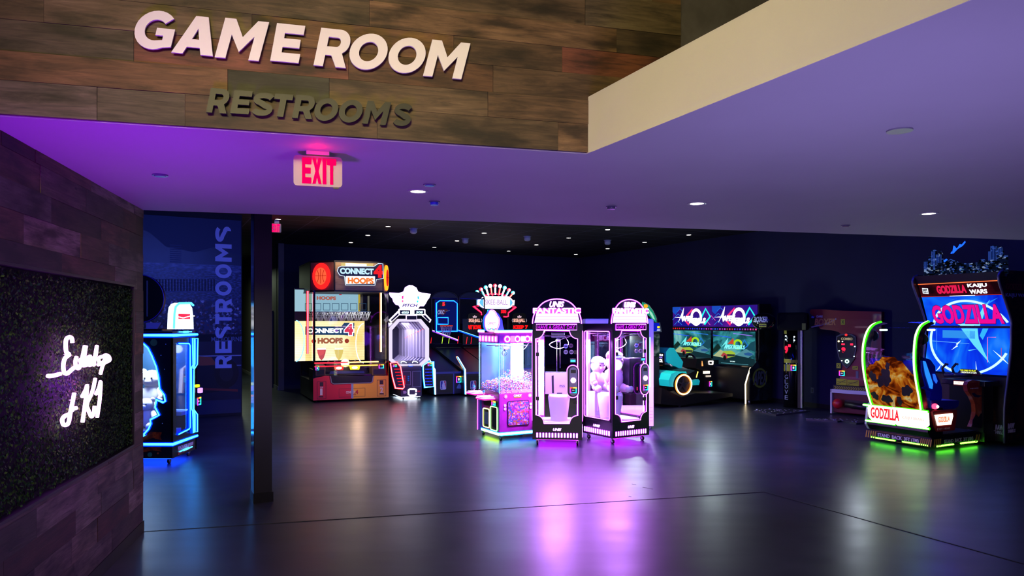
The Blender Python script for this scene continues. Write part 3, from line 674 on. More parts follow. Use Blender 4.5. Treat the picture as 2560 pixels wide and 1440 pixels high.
FA2 = Fr(345, 1357, 32, (1440, 740, 3.79), zb=.085, name='prize_machine', label='tall black prize machine with pink plush toy inside, turned to show its left window', cat='arcade machine')
prize_machine(FA2, 'l')
pouf(FA2, .22, .32, .2, .62, 'white upholstered pouf carrying the pink plush toy')
plush('plush_toy', 'pink and white plush toy in pale blue cap sitting on a pouf', FA2, (.27, .29, .75), .72, '#f8d0ec', '#8cc8f0')
plush('plush_toy', 'small pale lilac plush toy sitting behind the pink one by the left window', FA2, (.2, .6, .752), .6, '#ece0f4', '#b8c8f4')
b = MB(); b.box(0, .26, 0, .2, 0, .55, M('#1c1c28', .4), .02); b.rect(FP(0), (.15, .24, .05, .1), 0, .004, E('#ff3080', 1.4)); o = b.build('console_housing', FA2.e); o.location = (W1-.36, .05, lz(950))
b = MB(); b.box(.06, .36, .5, .71, .13, .75, M('#e8e0f0', .5), .01); b.build('prize_stand', FA2.e)
# pale machine behind it
ZB = (1160, 680, 3.13)
WM = Fr(1483, 1232, 0, ZB, zb=.0, name='claw_machine', label='pale lilac cabinet standing directly behind the prize machine with the plush toys', cat='arcade machine')
xr_, zt_ = WM.F(1483, 365); xl_ = WM.F(950, 365)[0]; b = MB(); b.box(xl_, 0, 0, .6, .05, .35, M('#f4e4fc', .5), .02); b.build('base', WM.e)
b = MB(); b.box(xl_, 0, 0, .6, zt_-.12, zt_, M('#f4e4fc', .5), .03); b.text(FP(0), 'TECH', (-.12, -.03, zt_-.1, zt_-.08), 0, .002, BLK); b.build('roof_box', WM.e)
u0, u1, v0, v1 = WM.FR(1437, 365, 1487, 1232)
b = MB(); pn = [(u0-.02, .06), (0, .06), (0, zt_-.03), (u0-.02, zt_-.03)]; wn = [WM.F(1440, 900), WM.F(1462, 900), WM.F(1462, 510), WM.F(1440, 510)]; b.poly(FP(0), [pn, wn], -.03, .004, M('#f8ecff', .45)); b.build('front_panel', WM.e)
b = MB(); b.rect(FP(.02), (wn[0][0], wn[1][0], wn[0][1], wn[2][1]), 0, .003, GLS); b.rect(FP(.05), (wn[0][0]-.05, wn[1][0], wn[0][1], wn[2][1]), 0, .003, M('#b0b8d0', .4)); b.tube([(wn[1][0]-.01, .03, wn[0][1]), (wn[1][0]-.01, .03, wn[2][1])], .007, E('#a0f0ff', 3)); b.build('window_glass', WM.e)
b = MB(); b.poly(FP(0), [WM.F(1437, 985), WM.F(1450, 1015), WM.F(1446, 1028), WM.F(1437, 1010)], .004, .006, M('#2058d8', .4)); 
for k in range(5): b.rect(FP(0), WM.FR(1452, 1060+k*26, 1476, 1063+k*26), .004, .006, M('#c0a0d8', .5))
b.build('side_graphic', WM.e)
for x in (xl_+.05, -.05):
    for y in (.05, .55):
        b = MB(); b.cyl((x, y, 0), .025, .05, CHR); b.build('foot', WM.e)
point('pale_machine_fill', WM.world(.25, -.6, 1.1), 2.5, '#f0b0ff', .05)  # fill point added to brighten the pale cabinet, no fixture there

# ---------------------------------------------------------------- candy crane
CC = Fr(400, 1330, 28, (1170, 830, 5.143), zb=.09, name='candy_crane_machine', label='pink candy crane machine with clear tank heaped with sweets and colourful light strips', cat='arcade machine')
g2 = CC; q = lambda x, y: CC.F(x, y); WC = .82; DC = .745
zb_, zm, zg, zt2 = q(615, 1312)[1], q(615, 785)[1], q(615, 140)[1], q(615, 8)[1]
PK = noise_mat('#8c1c80', '#9c288e', 6, .5)
b = MB(); b.box(0, WC, 0, DC, zb_, zm, PK, .01); b.build('cabinet_base', CC.e, 'magenta pink lower cabinet')
b = MB(); b.box(.0, WC, 0, DC, zg, zt2, M('#c838b0', .4), .006); b.build('roof_box', CC.e)
for x in (0.0, WC-.03):
    for y in (0, DC-.03):
        b = MB(); b.box(x, x+.03, y, y+.03, zm, zg, GL('#d8f4ff', .18)); b.tube([(x+.015, y+.015, zm), (x+.015, y+.015, zg)], .004, E('#b0f0ff', 4), 6); b.build('clear_corner_post', CC.e)
for mp, r in ((FP(.005), (.03, WC-.03, zm, zg)), (SL(.005), (.03, DC-.03, zm, zg)), (SR(WC-.005), (.03, DC-.03, zm, zg)), (FP(DC), (.03, WC-.03, zm, zg))):
    b = MB(); b.rect(mp, r, 0, .004, GLS); b.build('tank_glass', CC.e)
for z, s in ((zb_, 1), (zt2, 0)):
    b = MB()
    for mp, L in ((FP(0), WC), (SL(0), DC)):
        b.rect(mp, (0, L, z-.0, z+.035), 0, .012, E('#a0f0ff' if s else '#ffd0f8', 6)); b.rect(mp, (0, L, z+.035, z+.045), 0, .008, E('#20b0ff', 2))
    b.build('edge_light_strip', CC.e)
b = MB()
for k in range(4):
    x = .14 + k*.18; u, v = x, (zg+zt2)/2-.02; hh = (zt2-zg)*.30
    b.disc(FP(0), u, v, hh*1.25, 0, .006, E('#ff30d8', 2.0)); b.disc(FP(0), u, v, hh*1.05, .006, .010, WE, hole=.6)
    b.poly(FP(0), rrect((u+.055, u+.15, v-hh, v+hh), .02), 0, .006, E('#ff70e8', 2.5)) if k < 3 else None
    b.poly(FP(0), rrect((u+.06, u+.145, v-hh*.8, v+hh*.8), .02), .006, .009, WE) if k in (1, 2) else None
for k in range(6):
    u = .06 + k*.115; b.poly(SL(0), rrect((u, u+.085, v-hh, v+hh), .015), 0, .006, E('#ff60e0', 2.5)); b.poly(SL(0), rrect((u+.02, u+.065, v-hh*.7, v+hh*.7), .012), .006, .009, WE)
b.build('marquee_lights', CC.e)
b = MB(); r = CC.FR(515, 890, 775, 1195); b.poly(FP(0), rrect((r[0]-.012, r[1]+.012, r[2]-.012, r[3]+.012), .03), 0, .008, M('#2a0c26', .4)); b.poly(FP(0), rrect(r, .025), .008, .010, ART([(0, '#a04878'), (.2, '#a080a0'), (.35, '#702880'), (.5, '#503890'), (.62, '#a03048'), (.72, '#987828'), (.82, '#286898'), (.92, '#b0b0b0')], 42, .0, 'cells', const=True)); b.build('candy_poster', CC.e)
b = MB(); b.text(FP(0), 'CANDY', CC.FR(588, 802, 690, 832), 0, .006, E('#ffffff', 1.6), bold=.03); b.rect(FP(0), CC.FR(592, 836, 688, 844), 0, .004, E('#ffb860', 1.0)); b.build('front_lettering', CC.e)
for x, y in ((485, 830), (795, 815)):
    b = MB(); u, v = q(x, y)
    for a in range(0, 360, 45): b.disc(FP(0), u + .022*math.cos(R(a)), v + .022*math.sin(R(a)), .012, 0, .004, M('#e89090', .4))
    b.disc(FP(0), u, v, .02, .004, .007, M('#f8d080', .4)); b.build('flower_badge', CC.e)
for x, y in ((475, 945), (475, 990), (805, 925), (805, 968)):
    b = MB(); u, v = q(x, y); b.disc(FP(0), u, v, .022, 0, .008, M('#f8d8f8', .3)); b.build('round_button', CC.e)
b = MB()
for x0, y0, x1, y1 in ((435, 1050, 460, 1130), (430, 900, 447, 960), (560, 1225, 660, 1245)): b.rect(FP(0), CC.FR(x0, y0, x1, y1), 0, .001, M('#a02090', .5))
b.build('front_print', CC.e)
# left side: doors and joystick shelf
for k, (x0, x1, y0, y1, col) in enumerate(((203, 283, 985, 1222, '#c8ff60'), (297, 385, 962, 1262, '#40ff60'))):
    r = CC.SR_(x0, y0, x1, y1); b = MB(); p = rrect(r, .03); b.poly(SL(0), p, 0, .008, M('#1c1e14', .3)); b.neon(SL(0), p, .008, .005, E('#fff4c0', 6), E(col, 2), closed=True)
    b.rect(SL(0), (r[0]-.05, r[1]+.05, r[2]+.05, r[3]-.05), .008, .01, M('#6c8890' if k == 0 else '#20281c', .2)); b.build('prize_door', CC.e)
b = MB(); b.rect(SL(0), CC.SR_(203, 870, 390, 955), 0, .004, M('#182a18', .3)); b.build('door_header', CC.e)
reader(CC, SL(0), CC.SR_(318, 885, 370, 945))
b = MB(); b.rect(SL(0), (0, DC, zm-.03, zm+.02), 0, .01, M('#40203c', .3)); b.build('side_rail', CC.e)
zs1 = CC.S(220, 880, -.15)[1]
for k, (y0, dz) in enumerate(((.30, 0.0), (.66, .05))):
    b = MB(); b.box(-.2, 0, y0-.17, y0+.13, zs1+dz, zs1+dz+.05, M('#e8d8e8', .4), .02); b.build('joystick_shelf', CC.e)
    b = MB(); b.poly(TP(zs1+dz+.05), rrect((-.19, -.01, y0-.16, y0+.12), .03), 0, .006, WE2); pp = rrect((-.2, -.0, y0-.17, y0+.13), .03); b.neon(TP(zs1+dz+.02), pp, 0, .007, E('#ff90e8', 6), E('#ff20a0', 2), closed=True); b.build('shelf_light', CC.e)
    b = MB(); b.tube([(-.12, y0, zs1+dz+.05), (-.12, y0, zs1+dz+.12)], .008, CHR); b.sph((-.12, y0, zs1+dz+.13), .022, M('#40c0d8', .3)); b.build('joystick', CC.e)
    b = MB(); b.disc(TP(zs1+dz+.056), -.07, y0-.1, .02, 0, .02, E('#ffffff', 3)); b.build('push_button', CC.e)
b = MB(); b.box(-.02, 0, DC-.12, DC, zb_, zm, M('#2060c0', .3), .005); b.tube([(-.03, DC-.02, zb_), (-.03, DC-.02, zm-.05)], .007, E('#ff60d0', 3)); b.build('side_column', CC.e)
casters(CC, (.06, WC-.06), (.06, DC-.06), M('#80c0c8', .3, .7))
b = MB(); b.box(.05, WC-.05, .05, .12, zb_-.02, zb_-.005, E('#20ffb0', 1)); b.box(.05, .4, .05, .12, zb_-.022, zb_-.02, E('#10c0ff', 14)); b.box(.05, .12, .12, DC-.05, zb_-.022, zb_-.02, E('#b0ff20', 14)); b.box(.4, WC-.05, .05, .12, zb_-.022, zb_-.02, E('#1060ff', 14)); b.build('underglow_strip', CC.e)
# crane inside, prize tower
b = MB(); zr = zg-.05
for y in (.2, .5): b.tube([(.03, y, zr), (WC-.03, y, zr)], .008, CHR)
b.box(.2, .32, .25, .4, zr-.06, zr+.02, M('#90a8b8', .3, .6), .01)
for a in range(3): b.tube([(.26, .32, zr-.06), (.26+.05*math.cos(a*2.1), .32+.05*math.sin(a*2.1), zr-.12), (.26+.02*math.cos(a*2.1), .32+.02*math.sin(a*2.1), zr-.17)], .006, CHR)
b.build('crane_claw', CC.e)
for k in range(2):
    b = MB(); b.tube(smooth([(.06+k*.3, .12, zg-.0), (.18+k*.3, .1, zg-.11), (.3+k*.3, .12, zg)], 8), .004, WHT, 6); b.build('cable', CC.e)
b = MB(); b.box(.44, .6, .3, .46, zm, zg, E('#98c0ff', 4.5), .01); b.build('light_column', CC.e)
b = MB(); b.box(.04, WC-.04, DC-.03, DC-.02, zm, zg, M('#7898b0', .15, .6)); b.build('mirror_back', CC.e)
# heap of wrapped sweets (nobody could count them)
rnd = random.Random(8); b = MB(); cols = [M(c, .35) for c in ('#f4f0ff', '#e83050', '#f0a0d8', '#50b8f0', '#f8f8ff', '#b060e0', '#f0d050', '#60d0a0', '#ffffff', '#f070a0', '#e8e0ff')]
hp = lambda x, y: .10 + .20*max(0, 1-((x-.5)**2*4+(y-.5)**2*2)) + .06*math.sin(9*x+4*y)
b.box(.03, WC-.03, .02, DC-.04, zm, zm+.05, M('#d0a0c8', .6))
for k in range(2600):
    x, y = rnd.uniform(.04, WC-.04), (rnd.random()**1.3)*(DC-.1)+.03; z = zm + (hp(x, y))*(rnd.random()**.35)
    if k % 3 == 0: y = .02+rnd.random()*.03; z = zm + hp(x, y)*rnd.random()
    if k % 5 == 0: x = .02+rnd.random()*.03; z = zm + hp(x, y)*rnd.random()
    s = rnd.uniform(.010, .02); mt = Matrix.Translation((x, y, z)) @ Matrix.Rotation(rnd.uniform(0, 6), 4, 'Z') @ Matrix.Rotation(rnd.uniform(0, 6), 4, 'X'); i = b.mi(rnd.choice(cols))
    v = [b.bm.verts.new(mt @ Vector(p)) for p in ((-s, 0, 0), (s, 0, 0), (0, -s*.7, 0), (0, s*.7, 0), (0, 0, s*.6), (0, 0, -s*.6))]
    for f in ((0, 2, 4), (2, 1, 4), (1, 3, 4), (3, 0, 4), (2, 0, 5), (1, 2, 5), (3, 1, 5), (0, 3, 5)): b.face([v[t] for t in f], i)
o = place(b.build('sweets_heap', None, 'heap of wrapped multicoloured sweets inside the clear crane tank', 'sweets', kind='stuff', normals=False), CC)
wp = CC.world(WC/2, DC/2, zg-.03); area('crane_lamp', wp, wp-Vector((0, 0, 1)), .5, 40, '#a8ccff')
# topper
ZB1 = (1170, 690, 9); CC.zx, CC.zy, CC.k = ZB1; yT = .12
q1 = lambda x, y: CC.F(x, y, yT)
ov = smooth([q1(*p) for p in ((530, 765), (600, 800), (640, 880), (690, 960), (695, 1060), (660, 1170), (600, 1240), (450, 1235), (390, 1160), (375, 1040), (395, 920), (450, 850), (480, 790))], 5, True)
cu, cv = q1(535, 1010); big = [(cu+(p[0]-cu)*1.07, cv+(p[1]-cv)*1.05) for p in ov]
b = MB(); b.poly(FP(yT), big, -.05, 0, E('#2060ff', 1.8)); b.poly(FP(yT), ov, 0, .012, E('#fbeaff', 2.2)); b.neon(FP(yT), ov, .012, .006, E('#ff80e8', 5), E('#e020d0', 2), closed=True)
b.poly(FP(yT), [q1(420, 1000), q1(600, 990), q1(610, 1110), q1(570, 1150), q1(500, 1110), q1(430, 1160)], .012, .016, E('#ffffff', 3))
b.text(FP(yT), 'CANDY', (q1(430, 960)[0], q1(610, 960)[0], q1(500, 1090)[1], q1(500, 1030)[1]), .016, .02, E('#c030c0', 1.2), bold=.02)
for k in range(9): u, v = q1(440+k*22, 1195 + 14*math.sin(k*1.3)); b.disc(FP(yT), u, v, .012, .012, .018, E(('#40e0a0', '#ff60c0', '#60a0ff')[k % 3], 1.6))
b.build('topper_sign', CC.e)
b = MB(); b.box(q1(420, 1200)[0], q1(620, 1200)[0], yT+.02, yT+.08, zt2, zt2+.08, BLK); b.build('topper_mount', CC.e)
b = MB(); b.poly(FP(yT+.12), [q1(690, 1240), q1(900, 1240), q1(860, 1100), q1(850, 990), q1(770, 850), q1(700, 800), q1(680, 840), q1(730, 1000)], -.06, 0, M('#7088e0', .4)); b.build('topper_wing', CC.e)
# ================================================================ CONNECT 4 HOOPS
ZA = (700, 620, 3.273); ZA2 = (960, 700, 4.646)
CN = Fr(272, 1266, 24.5, ZA, name='basketball_arcade_machine', label='huge four-in-a-row hoops machine with red and yellow front', cat='arcade machine')
F = CN.F; FRr = CN.FR
WCN = F(888, 1240)[0]; D1 = 2.0
zt = F(560, 348)[1]; zT = F(560, 108)[1]; zf = F(560, 1075)[1]
RED = M('#d02030', .4); YEL = M('#f4ac2c', .4); BR = M('#6a4830', .5); WDK = M('#141018', .5)
b = MB(); b.box(0, WCN, .02, D1, .04, zf-.02, WDK, .01); b.build('base', CN.e)
xm = F(590, 1170)[0]
b = MB(); top = [F(275, 1068), F(372, 1045), F(412, 1048), F(420, 1100), F(440, 1112), F(590, 1105)]; b.poly(FP(.02), [(0, .05)] + [(xm, .05)] + [F(590, 1105)] + top[::-1][1:] + [(0, F(275, 1068)[1])], 0, .02, RED); b.build('front_panel_red', CN.e, 'red lower front panel')
b = MB(); b.poly(FP(.02), [(xm, .05), (WCN, .05), F(888, 1045), F(775, 1045), F(760, 1060), F(755, 1090), F(740, 1100), F(590, 1105)], 0, .02, YEL); b.build('front_panel_yellow', CN.e, 'yellow lower front panel')
b = MB(); b.poly(FP(-.003), [F(412, 1048), F(420, 1100), F(440, 1112), F(590, 1107), F(740, 1102), F(755, 1092), F(762, 1045)], 0, .01, M('#0a0a08', .3)); b.poly(FP(-.01), stroke([F(412, 1048), F(420, 1100), F(440, 1112), F(590, 1107), F(740, 1102), F(755, 1092), F(762, 1045)], .018), 0, .01, M('#9a9a90', .3, .6)); b.box(F(430, 1080)[0], F(745, 1080)[0], -.012, -.008, F(590, 1098)[1], F(590, 1080)[1], M('#7a7c50', .2)); b.build('ball_trough', CN.e)
b = MB(); b.rect(FP(0), FRr(582, 1105, 600, 1230), 0, .006, M('#8a98b8', .4)); b.build('centre_strip', CN.e)
b = MB(); ink = M('#38201c', .5); wi = M('#e8d8c8', .5)
for r in ((303, 1092, 378, 1235), (793, 1078, 868, 1212)):
    b.frame(FP(0), FRr(*r), .008, 0, .003, ink)
b.frame(FP(0), FRr(482, 1148, 697, 1218), .006, 0, .003, ink)
b.text(FP(0), '1', FRr(328, 1150, 348, 1205), 0, .004, wi, bold=.03); b.text(FP(0), '2', FRr(818, 1140, 845, 1185), 0, .004, wi, bold=.03)
b.rect(FP(0), FRr(326, 1098, 354, 1130), 0, .004, ink); b.rect(FP(0), FRr(816, 1083, 844, 1115), 0, .004, ink); b.text(FP(0), 'TEAM', FRr(326, 1135, 352, 1146), 0, .004, wi, bold=.02); b.text(FP(0), 'TEAM', FRr(810, 1120, 848, 1132), 0, .004, wi, bold=.02)
b.poly(FP(0), [F(318, 1212), F(352, 1212), F(355, 1222), F(314, 1222)], 0, .004, ink); b.poly(FP(0), [F(816, 1188), F(848, 1188), F(852, 1198), F(812, 1198)], 0, .004, ink)
b.text(FP(0), 'CONNECT', FRr(540, 1170, 615, 1190), 0, .004, wi, bold=.03); b.text(FP(0), '4', FRr(617, 1160, 640, 1195), 0, .004, M('#c02828', .5), bold=.04); b.text(FP(0), 'HOOPS', FRr(556, 1192, 622, 1206), 0, .004, M('#b85a30', .5), bold=.03)
b.build('front_print', CN.e)
# upper console with card readers and two lit target plates
for r, yy in (((290, 960, 372, 1045), 0), ((754, 945, 868, 1040), 0)):
    b = MB(); q_ = FRr(*r); b.box(q_[0], q_[1], .0, .3, q_[2], q_[3], M('#4a2a20' if r[0] < 400 else '#5a4418', .4), .01); b.rect(FP(0), (q_[0]+.03, q_[1]-.03, q_[2]+.02, q_[2]+.14), 0, .004, M('#101018', .3)); b.build('console_box', CN.e)
reader(CN, FP(0), FRr(290, 965, 318, 1000)); reader(CN, FP(0), FRr(806, 952, 848, 985))
b = MB(); b.poly(FP(.0), [F(385, 1038), F(752, 1030), F(700, 945), F(400, 950)], -.3, -.28, M('#0c0c12', .3)); b.box(F(380, 1040)[0], F(752, 1040)[0], .02, .34, F(560, 1040)[1], F(560, 1036)[1], M('#181420', .3)); b.poly(FP(.1), [F(410, 1032), F(700, 1026), F(695, 1008), F(420, 1010)], 0, .01, M('#1c2c7c', .3)); b.build('ball_ramp', CN.e)
for r, c in (((440, 966, 522, 998), '#ff2828'), ((565, 962, 655, 995), '#ffd828')):
    b = MB(); p = [F(r[0], r[1], .1), F(r[2], r[1], .1), F(r[2]-8, r[3], .1), F(r[0]+10, r[3], .1)]; b.poly(FP(.1), p, 0, .02, E(c, 2.2)); cu = F((r[0]+r[2])/2, (r[1]+r[3])/2, .1); b.disc(FP(.1), cu[0], cu[1], .07, .02, .024, E('#fff0c0', 3.5), rv=.03); b.build('target_light', CN.e)
# marquee: three faces
xa, xb = F(445, 200)[0], F(845, 200)[0]; za_, zb_ = zt, zT
cl = 0.02; fy = -.22
xa, xb = F(445, 230, fy)[0], F(845, 230, fy)[0]; za_, zb_ = F(640, 350, fy)[1], F(640, 118, fy)[1]
xl, xr = -.03, WCN+.03; cy = .25
pg = [(xa, fy), (xb, fy), (xr, cy), (xr, D1), (xl, D1), (xl, cy)]
b = MB(); b.poly(lambda u, v, w: Vector((u, v, w)), pg, za_, zb_, M('#2a1a14', .5)); b.poly(lambda u, v, w: Vector((u, v, w)), [(p[0]*1.01-.01, p[1]-.02) for p in pg], za_-.03, za_, WDK); b.poly(lambda u, v, w: Vector((u, v, w)), [(p[0]*1.01-.01, p[1]-.02) for p in pg], zb_, zb_+.03, WDK); b.build('marquee_box', CN.e)
BRD = ART([(.3, '#8a6a40'), (.6, '#b08a58')], 3, stretch=(1, 1, 8)); Fy = lambda x, y: F(x, y, fy)
b = MB(); b.rect(FP(fy), (xa+.02, xb-.02, za_+.01, zb_-.01), 0, .01, BRD)
b.rect(FP(fy), (xa+.15, xb-.25, zb_-.14, zb_-.02), .01, .014, E('#d8c078', 1.1)); b.rect(FP(fy), (xa+.25, xa+.55, zb_-.10, zb_-.03), .014, .016, E('#fff4c8', 2.6)); b.rect(FP(fy), (xb-.75, xb-.40, zb_-.10, zb_-.03), .014, .016, E('#fff4c8', 2.6))
o1 = [Fy(466, 190), Fy(475, 160), Fy(500, 150), Fy(765, 152), Fy(800, 128), Fy(838, 130), Fy(842, 250), Fy(785, 258), Fy(775, 305), Fy(530, 303), Fy(525, 232), Fy(485, 222)]
b.poly(FP(fy), o1, .01, .04, M('#0a1428', .4)); b.poly(FP(fy), stroke(o1 + [o1[0]], .014), .04, .048, E('#d0e4ff', 1.4))
b.text(FP(fy), 'CONNECT', (Fy(487, 190)[0], Fy(762, 190)[0], Fy(620, 216)[1], Fy(620, 166)[1]), .04, .055, E('#b8dcf0', 1.3), bold=.05)
b.text(FP(fy), '4', (Fy(762, 190)[0], Fy(836, 190)[0], Fy(800, 245)[1], Fy(800, 140)[1]), .045, .06, E('#e01c28', 1.2), bold=.07)
h1 = [Fy(538, 236), Fy(772, 238), Fy(770, 298), Fy(536, 300)]; b.poly(FP(fy), stroke(h1 + [h1[0]], .03), .04, .05, E('#ffffff', 1.6)); b.text(FP(fy), 'HOOPS', (Fy(550, 270)[0], Fy(762, 270)[0], Fy(650, 294)[1], Fy(650, 244)[1]), .05, .06, E('#e87838', 1.2), bold=.06)
b.build('marquee_sign', CN.e)
def side_pt(t, z, w, right):      # point on the chamfered marquee faces
    p, q = (Vector((xb, fy, 0)), Vector((xr, cy, 0))) if right else (Vector((xl, cy, 0)), Vector((xa, fy, 0)))
    d = q-p; n = Vector((d.y, -d.x, 0)).normalized(); r_ = p + d*t; return Vector((r_.x+n.x*w, r_.y+n.y*w, z))
for right, c1, c2, c3 in ((False, '#ff1818', '#ff5030', '#ff9a60'), (True, '#ff9020', '#d81818', '#a01010')):
    L = (Vector((xb, fy))-Vector((xr, cy))).length if right else (Vector((xa, fy))-Vector((xl, cy))).length
    mp = lambda u, v, w, right=right: side_pt(u/L, v, w, right); zc = (za_+zb_)/2
    b = MB(); b.rect(mp, (.02, L-.02, za_+.01, zb_-.01), 0, .008, M('#8a5048', .5)); rr_ = .30 if not right else .30
    b.disc(mp, L*.5, zc, rr_*.78, .01, .05, E(c1, 2.4), rv=rr_); b.disc(mp, L*.5, zc, rr_*.5, .05, .06, E(c2, 1.6), rv=rr_*.66)
    for k in (-1, 0, 1): b.poly(mp, stroke(smooth([(L*.5+k*.09, zc+.17-abs(k)*.03), (L*.5+k*.05, zc), (L*.5+k*.09, zc-.17+abs(k)*.03)], 4), .012), .06, .064, E('#a02010', .8))
    b.poly(mp, stroke([(L*.5-.15, zc+.01), (L*.5+.15, zc+.01)], .012), .06, .064, E('#a02010', .8)); b.build('ball_light', CN.e)
# uprights, glass, neon
for x, y in ((0.0, .02), (WCN-.05, .02), (0, D1-.05), (WCN-.05, D1-.05)):
    b = MB(); b.box(x, x+.05, y, y+.05, zf-.05, za_, BLKG); b.build('upright', CN.e)
yp = .45
for x0_, col, core in ((227, '#ff1030', '#ff5060'), (826, '#ff8030', '#ffe8c0')):
    b = MB(); u, v0 = F(x0_, 352 if x0_ < 500 else 358, yp if x0_ < 500 else .05); v1 = F(x0_, 866 if x0_ < 500 else 850, yp if x0_ < 500 else .05)[1]
    y_ = yp if x0_ < 500 else .05; b.tube([(u, y_+.02, v0), (u, y_+.02, v1)], .026, E(col, 2.0)); b.tube([(u, y_-.012, v0), (u, y_-.012, v1)], .014, E(core, 6)); b.build('upright_neon', CN.e)
b = MB(); z_ = F(600, 935)[1]; b.tube([(.03, .0, z_), (xm-.1, .0, z_)], .014, E('#ff2030', 4)); b.tube([(xm-.1, .0, z_), (F(805, 935)[0], .0, z_)], .014, E('#ffb860', 5)); b.tube([(.03, .0, z_-.08), (xm-.25, .0, z_-.08)], .012, E('#ff2030', 3)); b.tube([(xm-.25, .0, z_-.08), (F(800, 940)[0], .0, z_-.08)], .012, E('#ffa040', 4)); b.build('sill_neon', CN.e)
b = MB(); b.rect(FP(.03), (.05, WCN-.05, zf, za_), 0, .005, GL('#f8fcff', .05)); b.build('front_glass', CN.e)
for mp in (SL(.01), SR(WCN-.01)):
    b = MB(); b.rect(mp, (.3, D1-.05, zf+.12, za_), 0, .005, GL('#e8e8d0', .05)); b.build('side_glass', CN.e)
b = MB(); b.rect(SL(0), (.05, .62, zf-.3, zf+.25), -.02, .0, WDK); b.build('side_panel', CN.e)
# backboard screen
yB = 1.25; G = lambda x, y: F(x, y, yB)
xlB, xrB = G(120, 600)[0], G(640, 600)[0]
b = MB(); b.box(xlB, xrB+.12, yB, yB+.08, F(400, 925, yB)[1], za_+.1, WDK)
b.rect(FP(yB), (xlB, xrB, G(400, 520)[1], G(400, 345)[1]), 0, .004, E('#9cc4d4', 1.0))
b.rect(FP(yB), (xrB, xrB+.05, G(400, 520)[1], G(400, 345)[1]), 0, .004, E('#c8a830', 1.0))
for k in range(-1, 6):
    b.frame(FP(yB), tuple(CN.FR(278+k*74-0, 452, 336+k*74, 510, yB)), .012, .004, .006, E('#305070', .8))
o2 = [G(245, 345), G(470, 345), G(512, 350), G(512, 385), G(470, 388), G(462, 425), G(300, 425), G(296, 380), G(250, 372)]
b.text(FP(yB), 'CONNECT', CN.FR(252, 345, 455, 372, yB), .006, .01, E('#ffffff', 1.2), bold=.05); b.text(FP(yB), '4', CN.FR(458, 340, 510, 386, yB), .006, .012, E('#d83048', 1.0), bold=.07); b.text(FP(yB), 'HOOPS', CN.FR(300, 395, 458, 425, yB), .006, .01, E('#c06048', 1.0), bold=.06)
b.build('backboard_upper', CN.e)
xs_ = G(690, 700)[0]
COURT = ART([(.3, '#e8c070'), (.7, '#fff0c8')], 1.2, 1.7)
b = MB(); b.rect(FP(yB-.02), (xlB, xs_, G(400, 920)[1], G(400, 598)[1]), 0, .004, COURT)
for k, yy in enumerate(range(612, 905, 14)): b.rect(FP(yB-.02), (xlB, xs_, G(400, yy+1)[1], G(400, yy)[1]), .004, .005, E('#e8b060', 1.0))
b.poly(FP(yB-.02), stroke(arc(xlB+.02, G(140, 760)[1], .2, .5, -88, 88), .022), .005, .007, E('#90d8f0', 1.4))
b.poly(FP(yB-.02), stroke(arc(xs_-.02, G(680, 780)[1], .2, .5, 92, 268), .022), .005, .007, E('#ffffff', 1.6))
b.poly(FP(yB-.02), [G(205, 642), G(500, 642), G(524, 612), G(606, 612), G(606, 722), G(520, 712), G(205, 710)], .006, .011, E('#284c78', .8)); b.text(FP(yB-.02), 'CONNECT', CN.FR(220, 656, 514, 696, yB), .012, .016, E('#ffffff', 2.2), bold=.05)
b.text(FP(yB-.02), '4', CN.FR(518, 612, 606, 722, yB), .006, .012, E('#f0f0ff', 1.6), bold=.11); b.text(FP(yB-.02), '4', CN.FR(526, 622, 596, 712, yB), .012, .016, E('#e83858', 1.1), bold=.06)
b.text(FP(yB-.02), 'HOOPS', CN.FR(306, 734, 512, 782, yB), .006, .014, E('#b86848', 1.0), bold=.07)
for x, y, r_, c in ((275, 762, .055, '#a83820'), (545, 760, .055, '#a83820')):
    u, v = G(x, y); b.disc(FP(yB-.02), u, v, r_, .006, .012, E(c, 1.0))
for x, c, c2 in ((338, '#c85058', '#ffffff'), (480, '#e8c868', '#fff8d8')):
    b.poly(FP(yB-.02), [G(x-38, 820), G(x+38, 820), G(x+32, 860), G(x+18, 900), G(x, 920), G(x-18, 900), G(x-32, 860)], .006, .01, E(c, 1.2)); b.rect(FP(yB-.02), CN.FR(x-36, 818, x+36, 832, yB), .01, .013, E(c2, 1.4))
b.build('backboard_screen', CN.e)
# hoops with nets
for k in range(-1, 7):
    b = MB(); u, v = F(315+k*62+ (0 if k else 0), 522, yB-.35); r_ = .145; c0 = Vector((u+.05, yB-.24, v))
    b.tube([c0 + Vector((r_*math.cos(R(a)), r_*math.sin(R(a)), 0)) for a in range(0, 360, 20)], .008, M('#4868a0', .4), 6, closed=True)
    nt = M('#e8ecf8', .6)
    for a in range(0, 360, 36):
        for s_ in (1, -1):
            b.tube([c0 + Vector(((r_-q*.045)*math.cos(R(a+s_*q*18)), (r_-q*.045)*math.sin(R(a+s_*q*18)), -q*.11)) for q in (0, 1, 2)] , .004, nt, 4)
    b.build('hoop', CN.e)
for k in range(5):
    b = MB(); b.tube([(F(410+k*55, 935)[0], .35, F(410, 945)[1]), (F(425+k*55, 935)[0], .3, F(410, 925)[1])], .012, CHR, 6); b.build('ball_guide', CN.e)
wp = CN.world(WCN/2, fy-.25, zb_+.03); area('marquee_lamp', wp, CN.world(WCN/2, fy, za_), 1.2, 5, '#ffe8b8', sy=.05); point('hoops_front_fill', CN.world(WCN/2, -.7, .85), 14, '#ffd0b0', .1); point('console_glow', CN.world(.25, -.5, 1.15), 1.0, '#ff6050', .1)  # warm fill point added before the lower front, no fixture there
